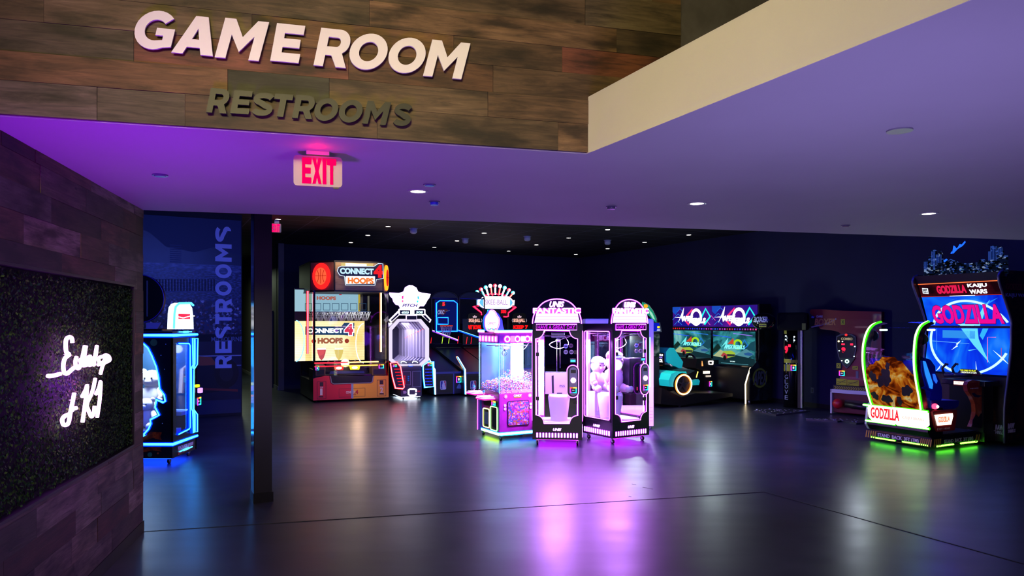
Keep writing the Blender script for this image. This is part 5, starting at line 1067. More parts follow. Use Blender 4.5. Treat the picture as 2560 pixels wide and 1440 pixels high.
for k, (x0, x1) in enumerate(((xl, xm_), (xm_, xr))):
    wq = x1-x0; mk = lambda a, c: (x0+wq*a, zmb + (zmt-zmb)*c)
    b = MB(); b.rect(FP(ys), (x0+.01, x1-.005, zmb+.01, zmt), 0, .02, mq)
    for a0, c0, s in ((.0, .35, .30), (.12, .75, .16), (.05, .1, .2)):
        b.poly(FP(ys), stroke([mk(a0, c0), mk(a0+s*.5, c0+s), mk(a0+s, c0), ], .012), .02, .024, E('#2080f0', 1.0))
    b.poly(FP(ys), [mk(0, 1), mk(.22, 1), mk(.08, .6), mk(0, .75)], .02, .022, E('#1c50c8', .9))
    for a0, c0 in ((.78, .08), (.9, .3)): b.poly(FP(ys), stroke([mk(a0, c0), mk(a0+.08, c0+.25), mk(a0+.18, c0+.02)], .012), .02, .024, E('#f060c0', 1.1))
    b.poly(FP(ys), stroke([mk(.36, .50), mk(.52, .86), mk(.50, .45), mk(.42, .12), mk(.3, .42)], .05), .022, .026, E('#ff2868', 1.6))
    b.poly(FP(ys), stroke([mk(.73, .4), mk(.85, .88), mk(.96, .5), mk(.82, .12)], .05), .022, .026, E('#20d8d0', 1.5))
    cu = mk(.62, .48); b.disc(FP(ys), cu[0], cu[1], wq*.14, .026, .030, E('#fff8e8', 2.6), rv=(zmt-zmb)*.42, hole=.66)
    b.poly(FP(ys), [mk(.16, .22), mk(.31, .95), mk(.27, .25), mk(.24, .5)], .03, .034, E('#ffffff', 2.6)); b.poly(FP(ys), [mk(.06, .47), mk(.3, .52), mk(.3, .44)], .03, .033, E('#ffffff', 2.6)); b.text(FP(ys), 'APEX', (*[mk(.27, 0)[0], mk(.55, 0)[0]], mk(0, .28)[1], mk(0, .54)[1]), .034, .04, E('#ffffff', 3), bold=.06, shear=.2)
    b.text(FP(ys), 'REBELS', (mk(.45, 0)[0], mk(.86, 0)[0], mk(0, .18)[1], mk(0, .44)[1]), .034, .04, E('#ffffff', 3), bold=.06, shear=.2)
    b.build('marquee', AP.e)
    b = MB(); zb1, zb0 = zmb, G(1000, 345)[1]; b.rect(FP(ys), (x0, x1, zb0, zb1), 0, .02, M('#0a0a14', .3))
    for j in range(18):
        u = x0 + .03 + j*(wq-.06)/17; cc = ['#ff2020', '#c01840', '#4030ff', '#2040ff', '#6040ff', '#c030c0'][int(j/3)] if k == 0 else ['#3050ff', '#c040d0', '#d04060', '#6030e0', '#a040c0', '#e040a0'][int(j/3)]
        b.disc(FP(ys), u, (zb0+zb1)/2, .02, .02, .026, E(cc, 1.3 if j % 2 else .6), n=10)
    b.build('light_bar', AP.e)
    r = GR(345, 348, 811, 712) if k == 0 else GR(849, 348, 1385, 785)
    r = (x0+.05, x1-.05, r[2]+.0, zb0-.01)
    sk = lambda a, c: (r[0]+(r[1]-r[0])*a, r[2]+(r[3]-r[2])*c)
    b = MB(); b.rect(FP(ys), (r[0]-.03, r[1]+.03, r[2]-.03, r[3]+.01), 0, .02, BLKG); b.rect(FP(ys), r, .02, .026, scr)
    P_ = lambda pts, c, s=1.0, w=.026: b.poly(FP(ys), [sk(*p) for p in pts], w, w+.004, E(c, s))
    P_([(0, 0), (1, 0), (1, .2), (.6, .3), (0, .26)], '#143038', .9); P_([(0, .45), (.12, .62), (.2, .5), (.0, .3)], '#14302c', .9); P_([(.8, .5), (.9, .68), (1, .74), (1, .42)], '#1c4c5c', .9)
    P_([(.0, .24), (.18, .44), (.3, .38), (.25, .2)], '#c8d8a0', .7, .028); P_([(.55, .3), (.8, .5), (.98, .36), (.85, .24)], '#5898a8', .8, .028)
    P_([(.2, .26), (.27, .4), (.45, .43), (.55, .36), (.54, .26), (.36, .2)], '#a8c840', .9, .032); P_([(.2, .26), (.27, .36), (.36, .30), (.36, .18)], '#b84048', .9, .036); P_([(.3, .25), (.54, .26), (.54, .32), (.36, .32)], '#303838', .9, .036)
    b.disc(FP(ys), *sk(.3, .2), .045, .04, .043, E('#202020', .5), rv=.06); P_([(.75, .36), (.85, .4), (.97, .36), (.9, .3), (.78, .31)], '#2c5c98', .9, .032)
    P_([(.36, .62), (.5, .80), (.52, .62)], '#c84830', 1, .03); b.disc(FP(ys), *sk(.61, .62), (r[1]-r[0])*.11, .03, .034, E('#a0d820', 1.1), rv=.12, hole=.6); b.poly(FP(ys), stroke([sk(.7, .6), sk(.76, .76), sk(.84, .6), sk(.74, .48)], .03), .03, .034, E('#2070d0', 1.1))
    P_([(.2, .5), (.38, .8), (.34, .5), (.31, .62)], '#70e8e8', 1.1, .036); b.text(FP(ys), 'APEX', (sk(.28, 0)[0], sk(.5, 0)[0], sk(0, .48)[1], sk(0, .6)[1]), .038, .042, E('#80f0f0', 1.2), bold=.04, shear=.2); b.text(FP(ys), 'REBELS', (sk(.5, 0)[0], sk(.78, 0)[0], sk(0, .48)[1], sk(0, .6)[1]), .038, .042, E('#80f0f0', 1.2), bold=.04, shear=.2)
    b.text(FP(ys), 'TAP CARD', (sk(.42, 0)[0], sk(.54, 0)[0], sk(0, .09)[1], sk(0, .12)[1]), .03, .034, E('#c0e0e0', 1.2), bold=.03); b.rect(FP(ys), (sk(.2, 0)[0], sk(.85, 0)[0], sk(0, .035)[1], sk(0, .045)[1]), .03, .034, E('#60b0c0', 1))
    for aa, cc, c in ((.5, .94, '#3080ff'), (.0, .88, '#2848ff')): b.poly(FP(ys), stroke([sk(aa, cc), sk(min(aa+.45, 1), cc-.06)], .012), .036, .038, E(c if k == 0 or aa == 0 else '#a070ff', 1.3))
    b.build('screen', AP.e)
# pedestal between wall and pods
b = MB(); b.box(xl+.05, xr+.0, -.0, ys+.3, .1, G(1300, 800)[1]-.05, M('#08080c', .4), .01); b.build('pedestal', AP.e)
b = MB(); pts = [F(1328, 818, .0), F(1290, 930), F(1262, 1030), F(1264, 1285)]; pts = [Vector((p[0], -.02, p[1])) for p in pts]; b.tube(pts, .016, E('#ffe8c0', 4)); b.tube([p+Vector((.0, .02, 0)) for p in pts], .024, M('#c8a850', .4)); b.build('edge_neon', AP.e)
b = MB(); sd = lambda x, y: AP.S(x, y, xr+.02); b.poly(SR(xr), [(-.1, .1), (.5, .1), (.5, zmb+.2), (.3, zmb), (.15, 1.0), (-.1, .8)], 0, .02, ART([(.45, '#08080c'), (.6, '#1a2c30'), (.68, '#16181c'), (.76, '#506020')], 2.5, dist=1.5)); b.text(SR(xr), 'APEX', (.0, .42, .45, .75), .02, .024, M('#3c4448', .5), bold=.02, shear=.3); b.disc(SR(xr), .2, .6, .22, .02, .022, M('#5c6c20', .5), hole=.8); b.build('side_art_panel', AP.e)
for u in (xl+.15, (xl+xr)/2, xr-.15):
    b = MB(); b.cyl((u, .05, 0), .03, .1, STL); b.build('foot', AP.e)

# --- car-shaped seat pods
TQ = M('#20f0d0', .4)
CP = Fr(400, 1335, YR, ZC2, name='racing_seat_pod', label='turquoise car-shaped seat pod with glowing rear wheel rim and red tail lights', cat='arcade seat')
F, S = CP.F, CP.S; SS = lambda pts, d=0: [S(x, y, d) for x, y in pts]
b = MB(); b.poly(SR(-.75), SS([(175, 1290), (440, 1310), (1100, 1190), (1100, 1150), (620, 1150), (440, 1200), (190, 1080)], 0), 0, .72, M('#07070b', .4)); b.build('chassis', CP.e)
b = MB(); c_ = S(445, 1035, 0); rw = (S(445, 900, 0)[1]-S(445, 1170, 0)[1])/2
fend = SS([(275, 1062), (268, 980), (300, 900), (370, 868), (490, 868), (500, 898)]) + [(c_[0]+rw*1.12*math.cos(R(a)), c_[1]+rw*1.12*math.sin(R(a))) for a in range(70, 196, 12)]
b.poly(SR(-.72), fend, .0, .72, TQ); b.build('rear_fender', CP.e, 'turquoise wheel arch')
b = MB(); b.poly(SR(-.1), SS([(560, 990), (650, 968), (668, 990), (655, 1042), (562, 1046)]), 0, .1, TQ); b.build('side_skirt', CP.e, 'turquoise side skirt')
b = MB(); b.tube([Vector((.03, c_[0]+rw*.92*math.cos(R(a)), c_[1]+rw*.92*math.sin(R(a)))) for a in range(0, 360, 12)], .022, E('#ff8838', 2.6), 8, closed=True); b.tube([Vector((.052, c_[0]+rw*.92*math.cos(R(a)), c_[1]+rw*.92*math.sin(R(a)))) for a in range(0, 360, 12)], .010, E('#fff0d8', 5), 8, closed=True); b.build('wheel_rim_light', CP.e)
b = MB(); b.disc(SR(-.1), c_[0], c_[1], rw*.88, 0, .1, M('#0a0a10', .4)); 
for a in range(0, 360, 72): b.poly(SR(0), stroke([(c_[0]+.03*math.cos(R(a)), c_[1]+.03*math.sin(R(a))), (c_[0]+rw*.8*math.cos(R(a+12)), c_[1]+rw*.8*math.sin(R(a+12)))], .03), 0, .02, M('#50505c', .3, .8))
b.disc(SR(0), c_[0], c_[1], .05, .02, .04, M('#202028', .3)); b.build('wheel', CP.e)
xk = -.95; point('pod_fill', CP.world(-.2, -1.0, 1.5), 45, '#e8ffff', .1); point('pod_side_fill', CP.world(.9, .1, 1.4), 22, '#e8ffff', .1)  # free point lamps added to brighten the turquoise pod
tl = [F(60, 1010), F(60, 880), F(150, 800), F(290, 880), F(290, 1060), F(150, 1045)]
b = MB(); b.poly(FP(.0), [(xk, tl[0][1]), (xk, F(80, 870)[1]), F(290, 870), F(285, 1062), F(170, 1050), (xk, F(80, 1010)[1])], -.25, .0, TQ); b.build('rear_body', CP.e, 'turquoise tail section')
for r in ((75, 912, 140, 955), (150, 912, 290, 960)):
    b = MB(); q_ = CP.FR(*r); b.rect(FP(0), q_, 0, .02, E('#ff2040', 1.2)); b.rect(FP(0), (q_[0]+.02, q_[1]-.06 if r[0] > 100 else q_[1]-.01, q_[2]+.03, q_[3]-.03), .02, .024, E('#ff8088', 3)); b.build('tail_light', CP.e)
for x in (95, 178):
    b = MB(); q_ = F(x, 988); b.disc(FP(0), q_[0], q_[1], .05, 0, .03, M('#e8e8f0', .3), rv=.025); b.build('exhaust', CP.e)
b = MB(); b.poly(FP(.05), [(xk, F(80, 860)[1]), F(290, 860), F(160, 800), (xk, F(80, 790)[1])], -.5, 0, M('#0a0a10', .3)); b.tube([(xk, .02, F(100, 765)[1]), (F(270, 765)[0], .02, F(230, 772)[1]), (F(300, 800)[0], .02, F(300, 800)[1])], .02, M('#b0a090', .3, .6)); b.build('tail_deck', CP.e)
sx = -.42
b = MB(); st = SS([(262, 575), (280, 562), (335, 565), (380, 640), (452, 745), (432, 842), (345, 800), (280, 780), (235, 740), (232, 615)], sx+.0)
b.poly(SR(sx-.42), st, 0, .42, TQ); b.build('seat_back', CP.e, 'turquoise bucket seat shell')
b = MB(); r = CP.FR(255, 632, 308, 780, S(255, 700, sx)[0]); y_ = S(240, 700, sx)[0]; b.box(sx-.36, sx-.06, y_-.03, y_, S(255, 780, sx)[1], S(255, 632, sx)[1], M('#2a1410', .4)); 
b.text(FP(y_-.03), '82', (sx-.32, sx-.1, S(255, 752, sx)[1], S(255, 712, sx)[1]), 0, .004, E('#ffffff', 1.6), bold=.05); b.text(FP(y_-.03), 'APEX', (sx-.32, sx-.1, S(255, 700, sx)[1], S(255, 680, sx)[1]), 0, .004, E('#a080ff', 1.2), bold=.04); b.text(FP(y_-.03), 'REBELS', (sx-.33, sx-.09, S(255, 670, sx)[1], S(255, 645, sx)[1]), 0, .004, E('#ffffff', 1.2), bold=.04); b.build('number_plate', CP.e)
b = MB(); b.poly(SR(-.7), SS([(430, 860), (560, 840), (620, 860), (540, 900), (500, 920)]), 0, .66, M('#2a4038', .5)); b.build('cockpit_side', CP.e)
def cockpit(zm, wheel, label, dash, extra=False):
    fr = Fr(wheel[0], 1240, YR, ZC2, name='steering_console', label=label, cat='arcade console'); S_ = lambda x, y: fr.S(x, y, 0)
    c = S_(*wheel); y0 = c[0]
    b = MB(); ring = [Vector((.17*math.cos(R(a)), -.04*math.sin(R(a)) , .17*math.sin(R(a)))) + Vector((-.15, y0, c[1])) for a in range(0, 360, 15)]; b.tube(ring, .025, M('#15151c', .25), 8, closed=True); b.tube([(-.15, y0, c[1]), (-.15, y0+.25, c[1]-.06)], .05, M('#0c0c12', .3)); b.box(-.30, .0, y0-.02, y0+.01, c[1]-.02, c[1]+.03, M('#20202a', .3)); b.build('steering_wheel', fr.e)
    b = MB(); b.poly(SR(-.5), [S_(*p) for p in dash], 0, .62, M('#0a0a10', .35)); b.build('dashboard', fr.e)
    b = MB(); b.tube([(-.02, y0+.03, c[1]+.05), (.1, y0+.09, c[1]+.02), (.12, y0+.1, c[1]-.1)], .022, E('#ff9050', 2.0)); b.tube([(-.1, y0+.0, c[1]-.02), (0, y0+.02, c[1]-.03)], .018, E('#ffd0a0', 3)); b.build('hand_grip_light', fr.e)
    b = MB(); b.rect(SR(.12), (y0+.12, y0+.3, c[1]-.28, c[1]-.22), 0, .03, E('#ffe0c0', 3)); b.rect(SR(.12), (y0+.2, y0+.34, c[1]-.36, c[1]-.32), 0, .03, E('#c0b0a0', 1.2)); b.build('start_button', fr.e)
    return fr
K1 = cockpit(0, (612, 742), 'black steering console with glowing grips in front of the turquoise pod', [(560, 820), (590, 700), (740, 690), (830, 700), (940, 712), (960, 770), (900, 820), (830, 900), (830, 1240), (680, 1240), (680, 860)])
b = MB(); b.poly(SR(.12), [K1.S(*p, .12) for p in [(775, 735), (785, 728), (830, 728), (836, 735), (832, 776), (826, 782), (780, 780)]], 0, .02, E('#ffe8e0', 3)); b.poly(SR(.142), [K1.S(*p, .142) for p in [(787, 742), (822, 742), (820, 768), (790, 768)]], 0, .004, BLK); b.build('square_light', K1.e)
reader(K1, SR(.12), K1.SR_(778, 992, 815, 1058, .12))
b = MB(); b.tube([Vector((.05, *K1.S(708, y, .05))) for y in (1010, 1165)], .014, E('#ffd070', 3)); b.tube([Vector((.05, *K1.S(x, y, .05))) for x, y in ((642, 868), (622, 945))], .012, E('#ffe060', 2.4)); b.build('pillar_neon', K1.e)
b = MB(); b.poly(SR(.12), [K1.S(*p, .12) for p in [(800, 700), (930, 705), (945, 720), (830, 716)]], 0, .02, M('#2c6c60', .4)); b.poly(SR(.12), [K1.S(*p, .12) for p in [(840, 780), (960, 770), (1020, 900), (960, 1160), (860, 1160), (900, 900)]], 0, .02, M('#101830', .4)); b.poly(SR(.14), [K1.S(*p, .14) for p in [(1010, 900), (1020, 905), (965, 1120), (958, 1115)]], 0, .01, M('#707820', .5)); b.text(SR(.14), '82', (*[K1.S(925, 960, .14)[0], K1.S(975, 960, .14)[0]], K1.S(950, 990, .14)[1], K1.S(950, 920, .14)[1]), 0, .006, M('#405a8c', .5), bold=.05); b.build('side_art_panel', K1.e)
K2 = cockpit(0, (118, 692), 'black steering console with glowing grips left of the turquoise pod', [(85, 780), (90, 690), (200, 690), (230, 760), (200, 860), (200, 1200), (90, 1200)])
for fr, nm in ((CP, 'foot'), ):
    for x, y in ((195, 1292), (440, 1330)):
        b = MB(); q_ = fr.T(x, y, 0); b.cyl((q_[0]*0-.1 if x > 300 else -.6, .1 if x > 300 else .05, 0), .03, .12, STL); b.build('foot', fr.e)

# ================================================================ GLOVE PUNCH MACHINE
GV = Fr(1505, 1212, YR+38, ZCC, name='glove_punch_machine', label='black punch machine with chrome column, GLOVE lettering and dark hanging bag', cat='arcade machine')
F = GV.F; W_ = F(1718, 1000)[0]; zt = F(1600, 175)[1]; zs = F(1600, 345)[1]
b = MB(); b.cyl((W_*.42, .28, .05), W_*.42, zs-.05, BLKG, n=40); b.build('column', GV.e)
b = MB(); b.box(W_-.04, W_, .1, .16, .05, zs, CHR, .01); b.build('chrome_rail', GV.e, 'polished chrome upright rail')
b = MB(); b.box(W_-.1, W_-.0, .16, .6, .05, zs, BLK); b.build('rear_box', GV.e)
b = MB(); b.box(F(1450, 260)[0], F(1775, 260)[0], -.05, .65, zs-.04, zt, M('#060608', .8, spec=.2), .06); b.build('head_box', GV.e)
b = MB(); c = F(1310, 268, -.1); b.sph((c[0], -.1, c[1]), (F(1440, 268)[0]-F(1190, 268)[0])/2, M('#0c0c12', .12, coat=.5), (1.02, .8, .76), 28, 18); b.build('bag_shell', GV.e)
b = MB(); rr_ = (F(1440, 268)[0]-F(1190, 268)[0])/2; yq = -.1-rr_*.8
b.text(lambda u, v, w: Vector((u, -.1-rr_*.8*math.sqrt(max(.05, 1-((u-c[0])/(rr_*1.02))**2-((v-c[1])/(rr_*.76))**2))-.006-w, v)), 'BOXER', (c[0]-rr_*.82, c[0]+rr_*.42, c[1]-.02, c[1]+rr_*.42), 0, .006, M('#c8c8d0', .4), bold=.05, shear=.2)
b.rect(lambda u, v, w: Vector((u, yq-.0-w, v)), (c[0]-rr_*.3, c[0]+rr_*.3, c[1]-rr_*.52, c[1]-rr_*.22), 0, .004, M('#b8c020', .5)); b.text(FP(yq-.005), 'FITNESS', (c[0]-rr_*.26, c[0]+rr_*.26, c[1]-rr_*.44, c[1]-rr_*.32), 0, .003, BLK, bold=.03); b.build('bag_lettering', GV.e)
b = MB(); b.rect(FP(-.06), GV.FR(1715, 290, 1755, 358, -.06), 0, .006, M('#6c7020', .6)); b.build('sticker', GV.e)
cyl = lambda u, v, w: Vector((W_*.42 + (W_*.42+w)*math.sin((u-W_*.42)/(W_*.42)), .28 - (W_*.42+w)*math.cos((u-W_*.42)/(W_*.42)), v))
def cr(x0, y0, x1, y1): r = GV.FR(x0, y0, x1, y1); return r
b = MB(); b.text(cyl, '9', cr(1522, 530, 1562, 610), .004, .01, E('#ff1838', 2.4), bold=.05); b.rect(cyl, cr(1565, 515, 1592, 540), .004, .01, E('#ff2040', 2.4)); b.build('score_digits', GV.e)
b = MB()
for k, (ch, y0) in enumerate(zip('GLOVE', (838, 890, 942, 1000, 1060))): b.text(cyl, ch, cr(1520, y0, 1562, y0+44), .004, .007, M('#9098b0', .4), bold=.0)
b.build('column_lettering', GV.e)
for r, c_ in (((1508, 672, 1600, 712), '#a8a820'), ((1606, 680, 1680, 712), '#8c8c28'), ((1505, 728, 1525, 800), '#a0a020'), ((1548, 728, 1590, 800), '#a8a820'), ((1510, 366, 1548, 402), '#8c8c20'), ((1530, 728, 1546, 796), '#586878')):
    b = MB(); q_ = cr(*r); n_ = 4
    for j in range(n_): b.rect(cyl, (q_[0]+(q_[1]-q_[0])*j/n_, q_[0]+(q_[1]-q_[0])*(j+1)/n_, q_[2], q_[3]), .004, .008, M(c_, .6))
    b.build('warning_sticker', GV.e)
for x, y in ((1538, 425), (1538, 462), (1628, 433), (1628, 470), (1688, 480), (1688, 620)):
    b = MB(); q_ = F(x, y); p_ = cyl(*q_, .01); b.sph(p_, .016, E('#d0e8ff', 3)); b.build('indicator_lamp', GV.e)
reader(GV, FP(.0), cr(1597, 728, 1655, 790))
b = MB(); t = lambda x, y: GV.T(x, y, .03); pp = [t(1195, 1212), t(1250, 1186), t(1500, 1180), t(1800, 1212), t(1440, 1255)]; b.poly(TP(.03), pp, -.03, 0, M('#50525a', .4, .7))
for k in range(60):
    u, v = random.Random(k).random(), random.Random(k+99).random(); p_ = Vector(pp[0]).lerp(Vector(pp[4]), u).lerp(Vector(pp[1]).lerp(Vector(pp[3]), u), v); b.sph((p_.x, p_.y, .031), .014, M('#a0a4b0', .3, .8), (1.6, .7, .4), 6, 4)
o = place(b.build('diamond_plate_mat', None, 'diamond plate metal mat on the floor under the glove machine', 'floor mat'), GV)

# ================================================================ RED BOXER MACHINE
BX = Fr(2035, 1252, YR+15, ZCC, name='boxer_punch_machine', label='red punch machine with long overhead arm, shield display and red ball', cat='arcade machine')
F = BX.F; RD = M('#7c0a12', .35, coat=.3); RD2 = M('#540a10', .35); sc_ = F(2344, 1200)[0]
b = MB(); body = [F(2050, 960), F(2060, 850), F(2085, 760), F(2085, 640), F(2060, 480), F(2070, 405), F(2040, 380), F(1950, 360), F(1850, 352), F(1815, 300), F(1800, 222), F(1745, 190), F(1735, 165), F(1750, 140), F(1850, 138), F(2020, 152), F(2500, 165), F(2500, 960)]
b.poly(FP(.3), body, -.2, .05, RD); b.build('body', BX.e, 'glossy red upper body and arm')
b = MB(); b.text(FP(.25), 'BOXER', BX.FR(1850, 238, 2075, 310, .25), 0, .006, M('#b06c38', .5), bold=.04, shear=.15); b.poly(FP(.25), stroke([F(1815, 330, .25), F(1990, 290, .25), F(2080, 240, .25)], .03), 0, .005, M('#8c8090', .5)); b.text(FP(.25), 'DARE', BX.FR(1872, 205, 1935, 228, .25), 0, .006, M('#c0b8c8', .5), bold=.02); b.poly(FP(.25), [F(1820, 210, .25), F(1850, 220, .25), F(1838, 235, .25), F(1815, 232, .25)], 0, .006, M('#6060c0', .5)); b.build('arm_lettering', BX.e)
for r in ((2128, 245, 2172, 305), (2082, 712, 2125, 765), (2250, 742, 2310, 780), (2080, 875, 2190, 945), (2195, 890, 2320, 950)):
    b = MB(); q_ = BX.FR(*r, .25); b.rect(FP(.25), q_, 0, .006, M('#b0b018', .6)); b.poly(FP(.25), stroke([(q_[0]+.02, q_[2]+.02), (q_[1]-.02, q_[3]-.02)], .008), .006, .009, BLK); b.poly(FP(.25), stroke([(q_[0]+.02, q_[3]-.02), (q_[1]-.02, q_[2]+.02)], .008), .006, .009, BLK) if r[0] in (2128, 2082) else b.rect(FP(.25), (q_[0]+.02, q_[1]-.02, (q_[2]+q_[3])/2-.004, (q_[2]+q_[3])/2+.004), .006, .009, M('#505010', .5)); b.build('warning_sticker', BX.e)
sh = [F(*p, .25) for p in [(2085, 425), (2130, 405), (2190, 395), (2250, 405), (2290, 430), (2297, 560), (2275, 660), (2235, 730), (2195, 768), (2150, 725), (2110, 650), (2085, 540)]]
b = MB(); b.poly(FP(.25), sh, 0, .03, M('#50545c', .3, .5)); cxs = sum(p[0] for p in sh)/12; czs = sum(p[1] for p in sh)/12; b.poly(FP(.22), [(cxs+(p[0]-cxs)*.9, czs+(p[1]-czs)*.92) for p in sh], 0, .004, M('#0c0a10', .2)); b.poly(FP(.215), [F(*p, .215) for p in [(2110, 655), (2280, 655), (2230, 722), (2195, 752), (2150, 715)]], 0, .003, M('#16381c', .4)); b.text(FP(.215), 'COMBO', BX.FR(2130, 440, 2250, 468, .215), 0, .004, E('#b0a080', .8), bold=.04); b.build('shield_display', BX.e)
b = MB(); b.text(FP(.21), '9', BX.FR(2135, 542, 2175, 600, .21), 0, .006, E('#ff1838', 2.6), bold=.06); b.rect(FP(.21), BX.FR(2135, 502, 2168, 518, .21), 0, .006, E('#ff2040', 2.4)); b.rect(FP(.21), BX.FR(2228, 502, 2255, 522, .21), 0, .006, E('#ff2040', 2.4)); b.build('score_digits', BX.e)
for x, y, c_, r_ in ((2183, 412, '#ff2020', .022), (2105, 480, '#ffe0a0', .018), (2145, 482, '#ffffff', .011), (2275, 535, '#e0f0ff', .011), (2110, 580, '#e0ffff', .011), (2268, 640, '#d0f0ff', .011), (2138, 685, '#ffffff', .011)):
    b = MB(); q_ = F(x, y, .21); b.disc(FP(.21), q_[0], q_[1], r_, 0, .01, E(c_, 3)); b.build('indicator_lamp', BX.e)
b = MB(); q_ = F(2193, 692, .21); b.disc(FP(.21), q_[0], q_[1], .04, 0, .01, E('#c0ffff', 3), hole=.5); b.build('ring_lamp', BX.e)
reader(BX, FP(.25), BX.FR(2112, 790, 2172, 845, .25))
b = MB(); b.rect(FP(.25), BX.FR(2287, 795, 2314, 872, .25), 0, .006, M('#686874', .5)); b.build('sticker', BX.e)
b = MB(); r = BX.FR(2045, 955, 2420, 1005, .1); b.rect(FP(.1), r, -.2, 0, M('#141408', .5))
for k in range(14):
    u = r[0]+.03+k*(r[1]-r[0]-.05)/14; b.poly(FP(.1), stroke([(u, r[2]+.02), (u+.035, (r[2]+r[3])/2), (u, r[3]-.02)], .014), 0, .004, M('#b0a820', .5))
b.build('hazard_strip', BX.e)
z1 = F(2030, 985)[1]; b = MB(); b.box(0, sc_*1.3, .05, .5, .04, z1-.05, RD2, .01); b.poly(FP(.05), [F(2160, 1100), F(2500, 1130), F(2500, 1200), F(2300, 1180), F(2150, 1160)], 0, .01, M('#0a0608', .5)); b.build('plinth', BX.e, 'red lower plinth')
b = MB(); b.box(-.03, .0, -.02, .4, .02, z1, M('#c8c8d0', .4)); b.box(-.03, sc_*1.3, -.02, .06, z1-.07, z1, M('#c8c8d0', .4)); b.build('plinth_edge', BX.e, 'white edging of the plinth')
b = MB(); c = F(2095, 1140, -.1); b.sph((c[0], -.1, c[1]), (F(2148, 1140)[0]-F(2042, 1140)[0])/2, M('#b81420', .4), (1, 1, 1), 24, 16); b.tube([(c[0]+.15, -.1, c[1]), (c[0]+.45, -.05, c[1]-.03), (c[0]+.9, .0, c[1]-.05)], .06, M('#101014', .4), 12); b.build('punch_ball', BX.e)
b = MB(); t = lambda x, y: BX.T(x, y, .03); pp = [t(1758, 1300), t(1900, 1282), t(2360, 1290), t(2500, 1325), t(2290, 1345), t(2130, 1312), t(2090, 1322)]; b.poly(TP(.03), pp, -.03, 0, M('#484a52', .4, .7))
for k in range(50):
    u = random.Random(k+7).random(); v = random.Random(k+199).random()*.8+.1; p_ = Vector(pp[0]).lerp(Vector(pp[2]), u).lerp(Vector(pp[0]).lerp(Vector(pp[4]), u), v); b.sph((p_.x, p_.y, .031), .014, M('#8a8e9a', .3, .8), (1.6, .7, .4), 6, 4)
place(b.build('diamond_plate_mat', None, 'diamond plate metal mat on the floor before the red punch machine', 'floor mat'), BX)
# ================================================================ KAIJU RIDE-ON SHOOTER
ZD2 = (2140, 780, 4); ZD3 = (2280, 590, 3.893); ZD = (2080, 580, 2.571)
GZ = Fr(150, 1290, YR, ZD2, name='ride_on_shooter_machine', label='large ride-on shooting game with neon green arches and tall blue double screen', cat='arcade machine')
GZ.zx, GZ.zy, GZ.k = ZD2
F, S, FRz, SRz = GZ.F, GZ.S, GZ.FR, GZ.SR_
W_ = F(760, 1330)[0]; PD = 1.05
NG, NGh = E('#b8ff90', 5), E('#30f010', 2.4)
zb0, zb1 = F(400, 1300)[1], F(400, 1215)[1]
XE = W_
b = MB(); b.box(0, XE, 0, PD+.1, .07, zb1+.03, M('#08080a', .35), .015); b.build('platform', GZ.e)
b = MB(); r = (.02, XE-.02, zb0+.0, zb1-.0)
def hazard(b, mp, u0, u1, v0, v1, n):
    s = 1 if u1 > u0 else -1; st = abs(u1-u0)/n
    for k in range(n):
        a = u0 + s*st*k; b.poly(mp, [(a, v0), (a+s*st*.5, v0), (a+s*st*1.0, v1), (a+s*st*.5, v1)], .002, .004, M('#b89030', .5))
hz = F(400, 1260); h0, h1 = hz[1]-.055, hz[1]+.055
xa = lambda x, y=1250: F(x, y)[0]
hazard(b, FP(0), xa(95), xa(205), h0, h1, 5); hazard(b, FP(0), xa(640), XE, h0, h1, 6); b.text(FP(0), 'STAND  BACK  3FT (1M)', (xa(218), xa(628), h0+.02, h1-.02), .002, .005, M('#d8d8d8', .5), bold=.02)
for v in (h0-.004, h1+.0): b.rect(FP(0), (xa(205), xa(640), v, v+.004), .002, .004, M('#b89030', .5))
ya = lambda x, y=1270: S(x, y, XE)[0]
hs = S(1000, 1262, XE)[1]
hazard(b, SR(XE), ya(775), ya(850), h0, h1, 4); hazard(b, SR(XE), ya(1190), ya(1290), h0, h1, 4); b.text(SR(XE), 'STAND  BACK  3FT (1M)', (ya(882), ya(1170), h0+.02, h1-.02), .002, .005, M('#b0b0b0', .5), bold=.02); b.rect(SR(XE), (ya(850), ya(1190), h0-.004, h0), .002, .004, M('#b89030', .5)); b.build('warning_band', GZ.e)
for x0, x1 in ((150, 385), (460, 715)):
    b = MB(); v = F((x0+x1)/2, (1270 if x0 < 300 else 1317)-2)[1]; b.tube([(xa(x0), .01, v), (xa(x1), .01, v)], .012, E('#60ff30', 16)); b.tube([(xa(x0), .02, v+.01), (xa(x1), .02, v+.01)], .02, E('#20e010', 2)); b.build('underglow_strip', GZ.e)
for x0, x1, yy in ((815, 980, 1335), (1055, 1215, 1306)):
    b = MB(); v = S((x0+x1)/2, yy, XE)[1]; b.tube([(XE-.01, ya(x0), v), (XE-.01, ya(x1), v)], .012, E('#60ff30', 16)); b.build('underglow_strip', GZ.e)
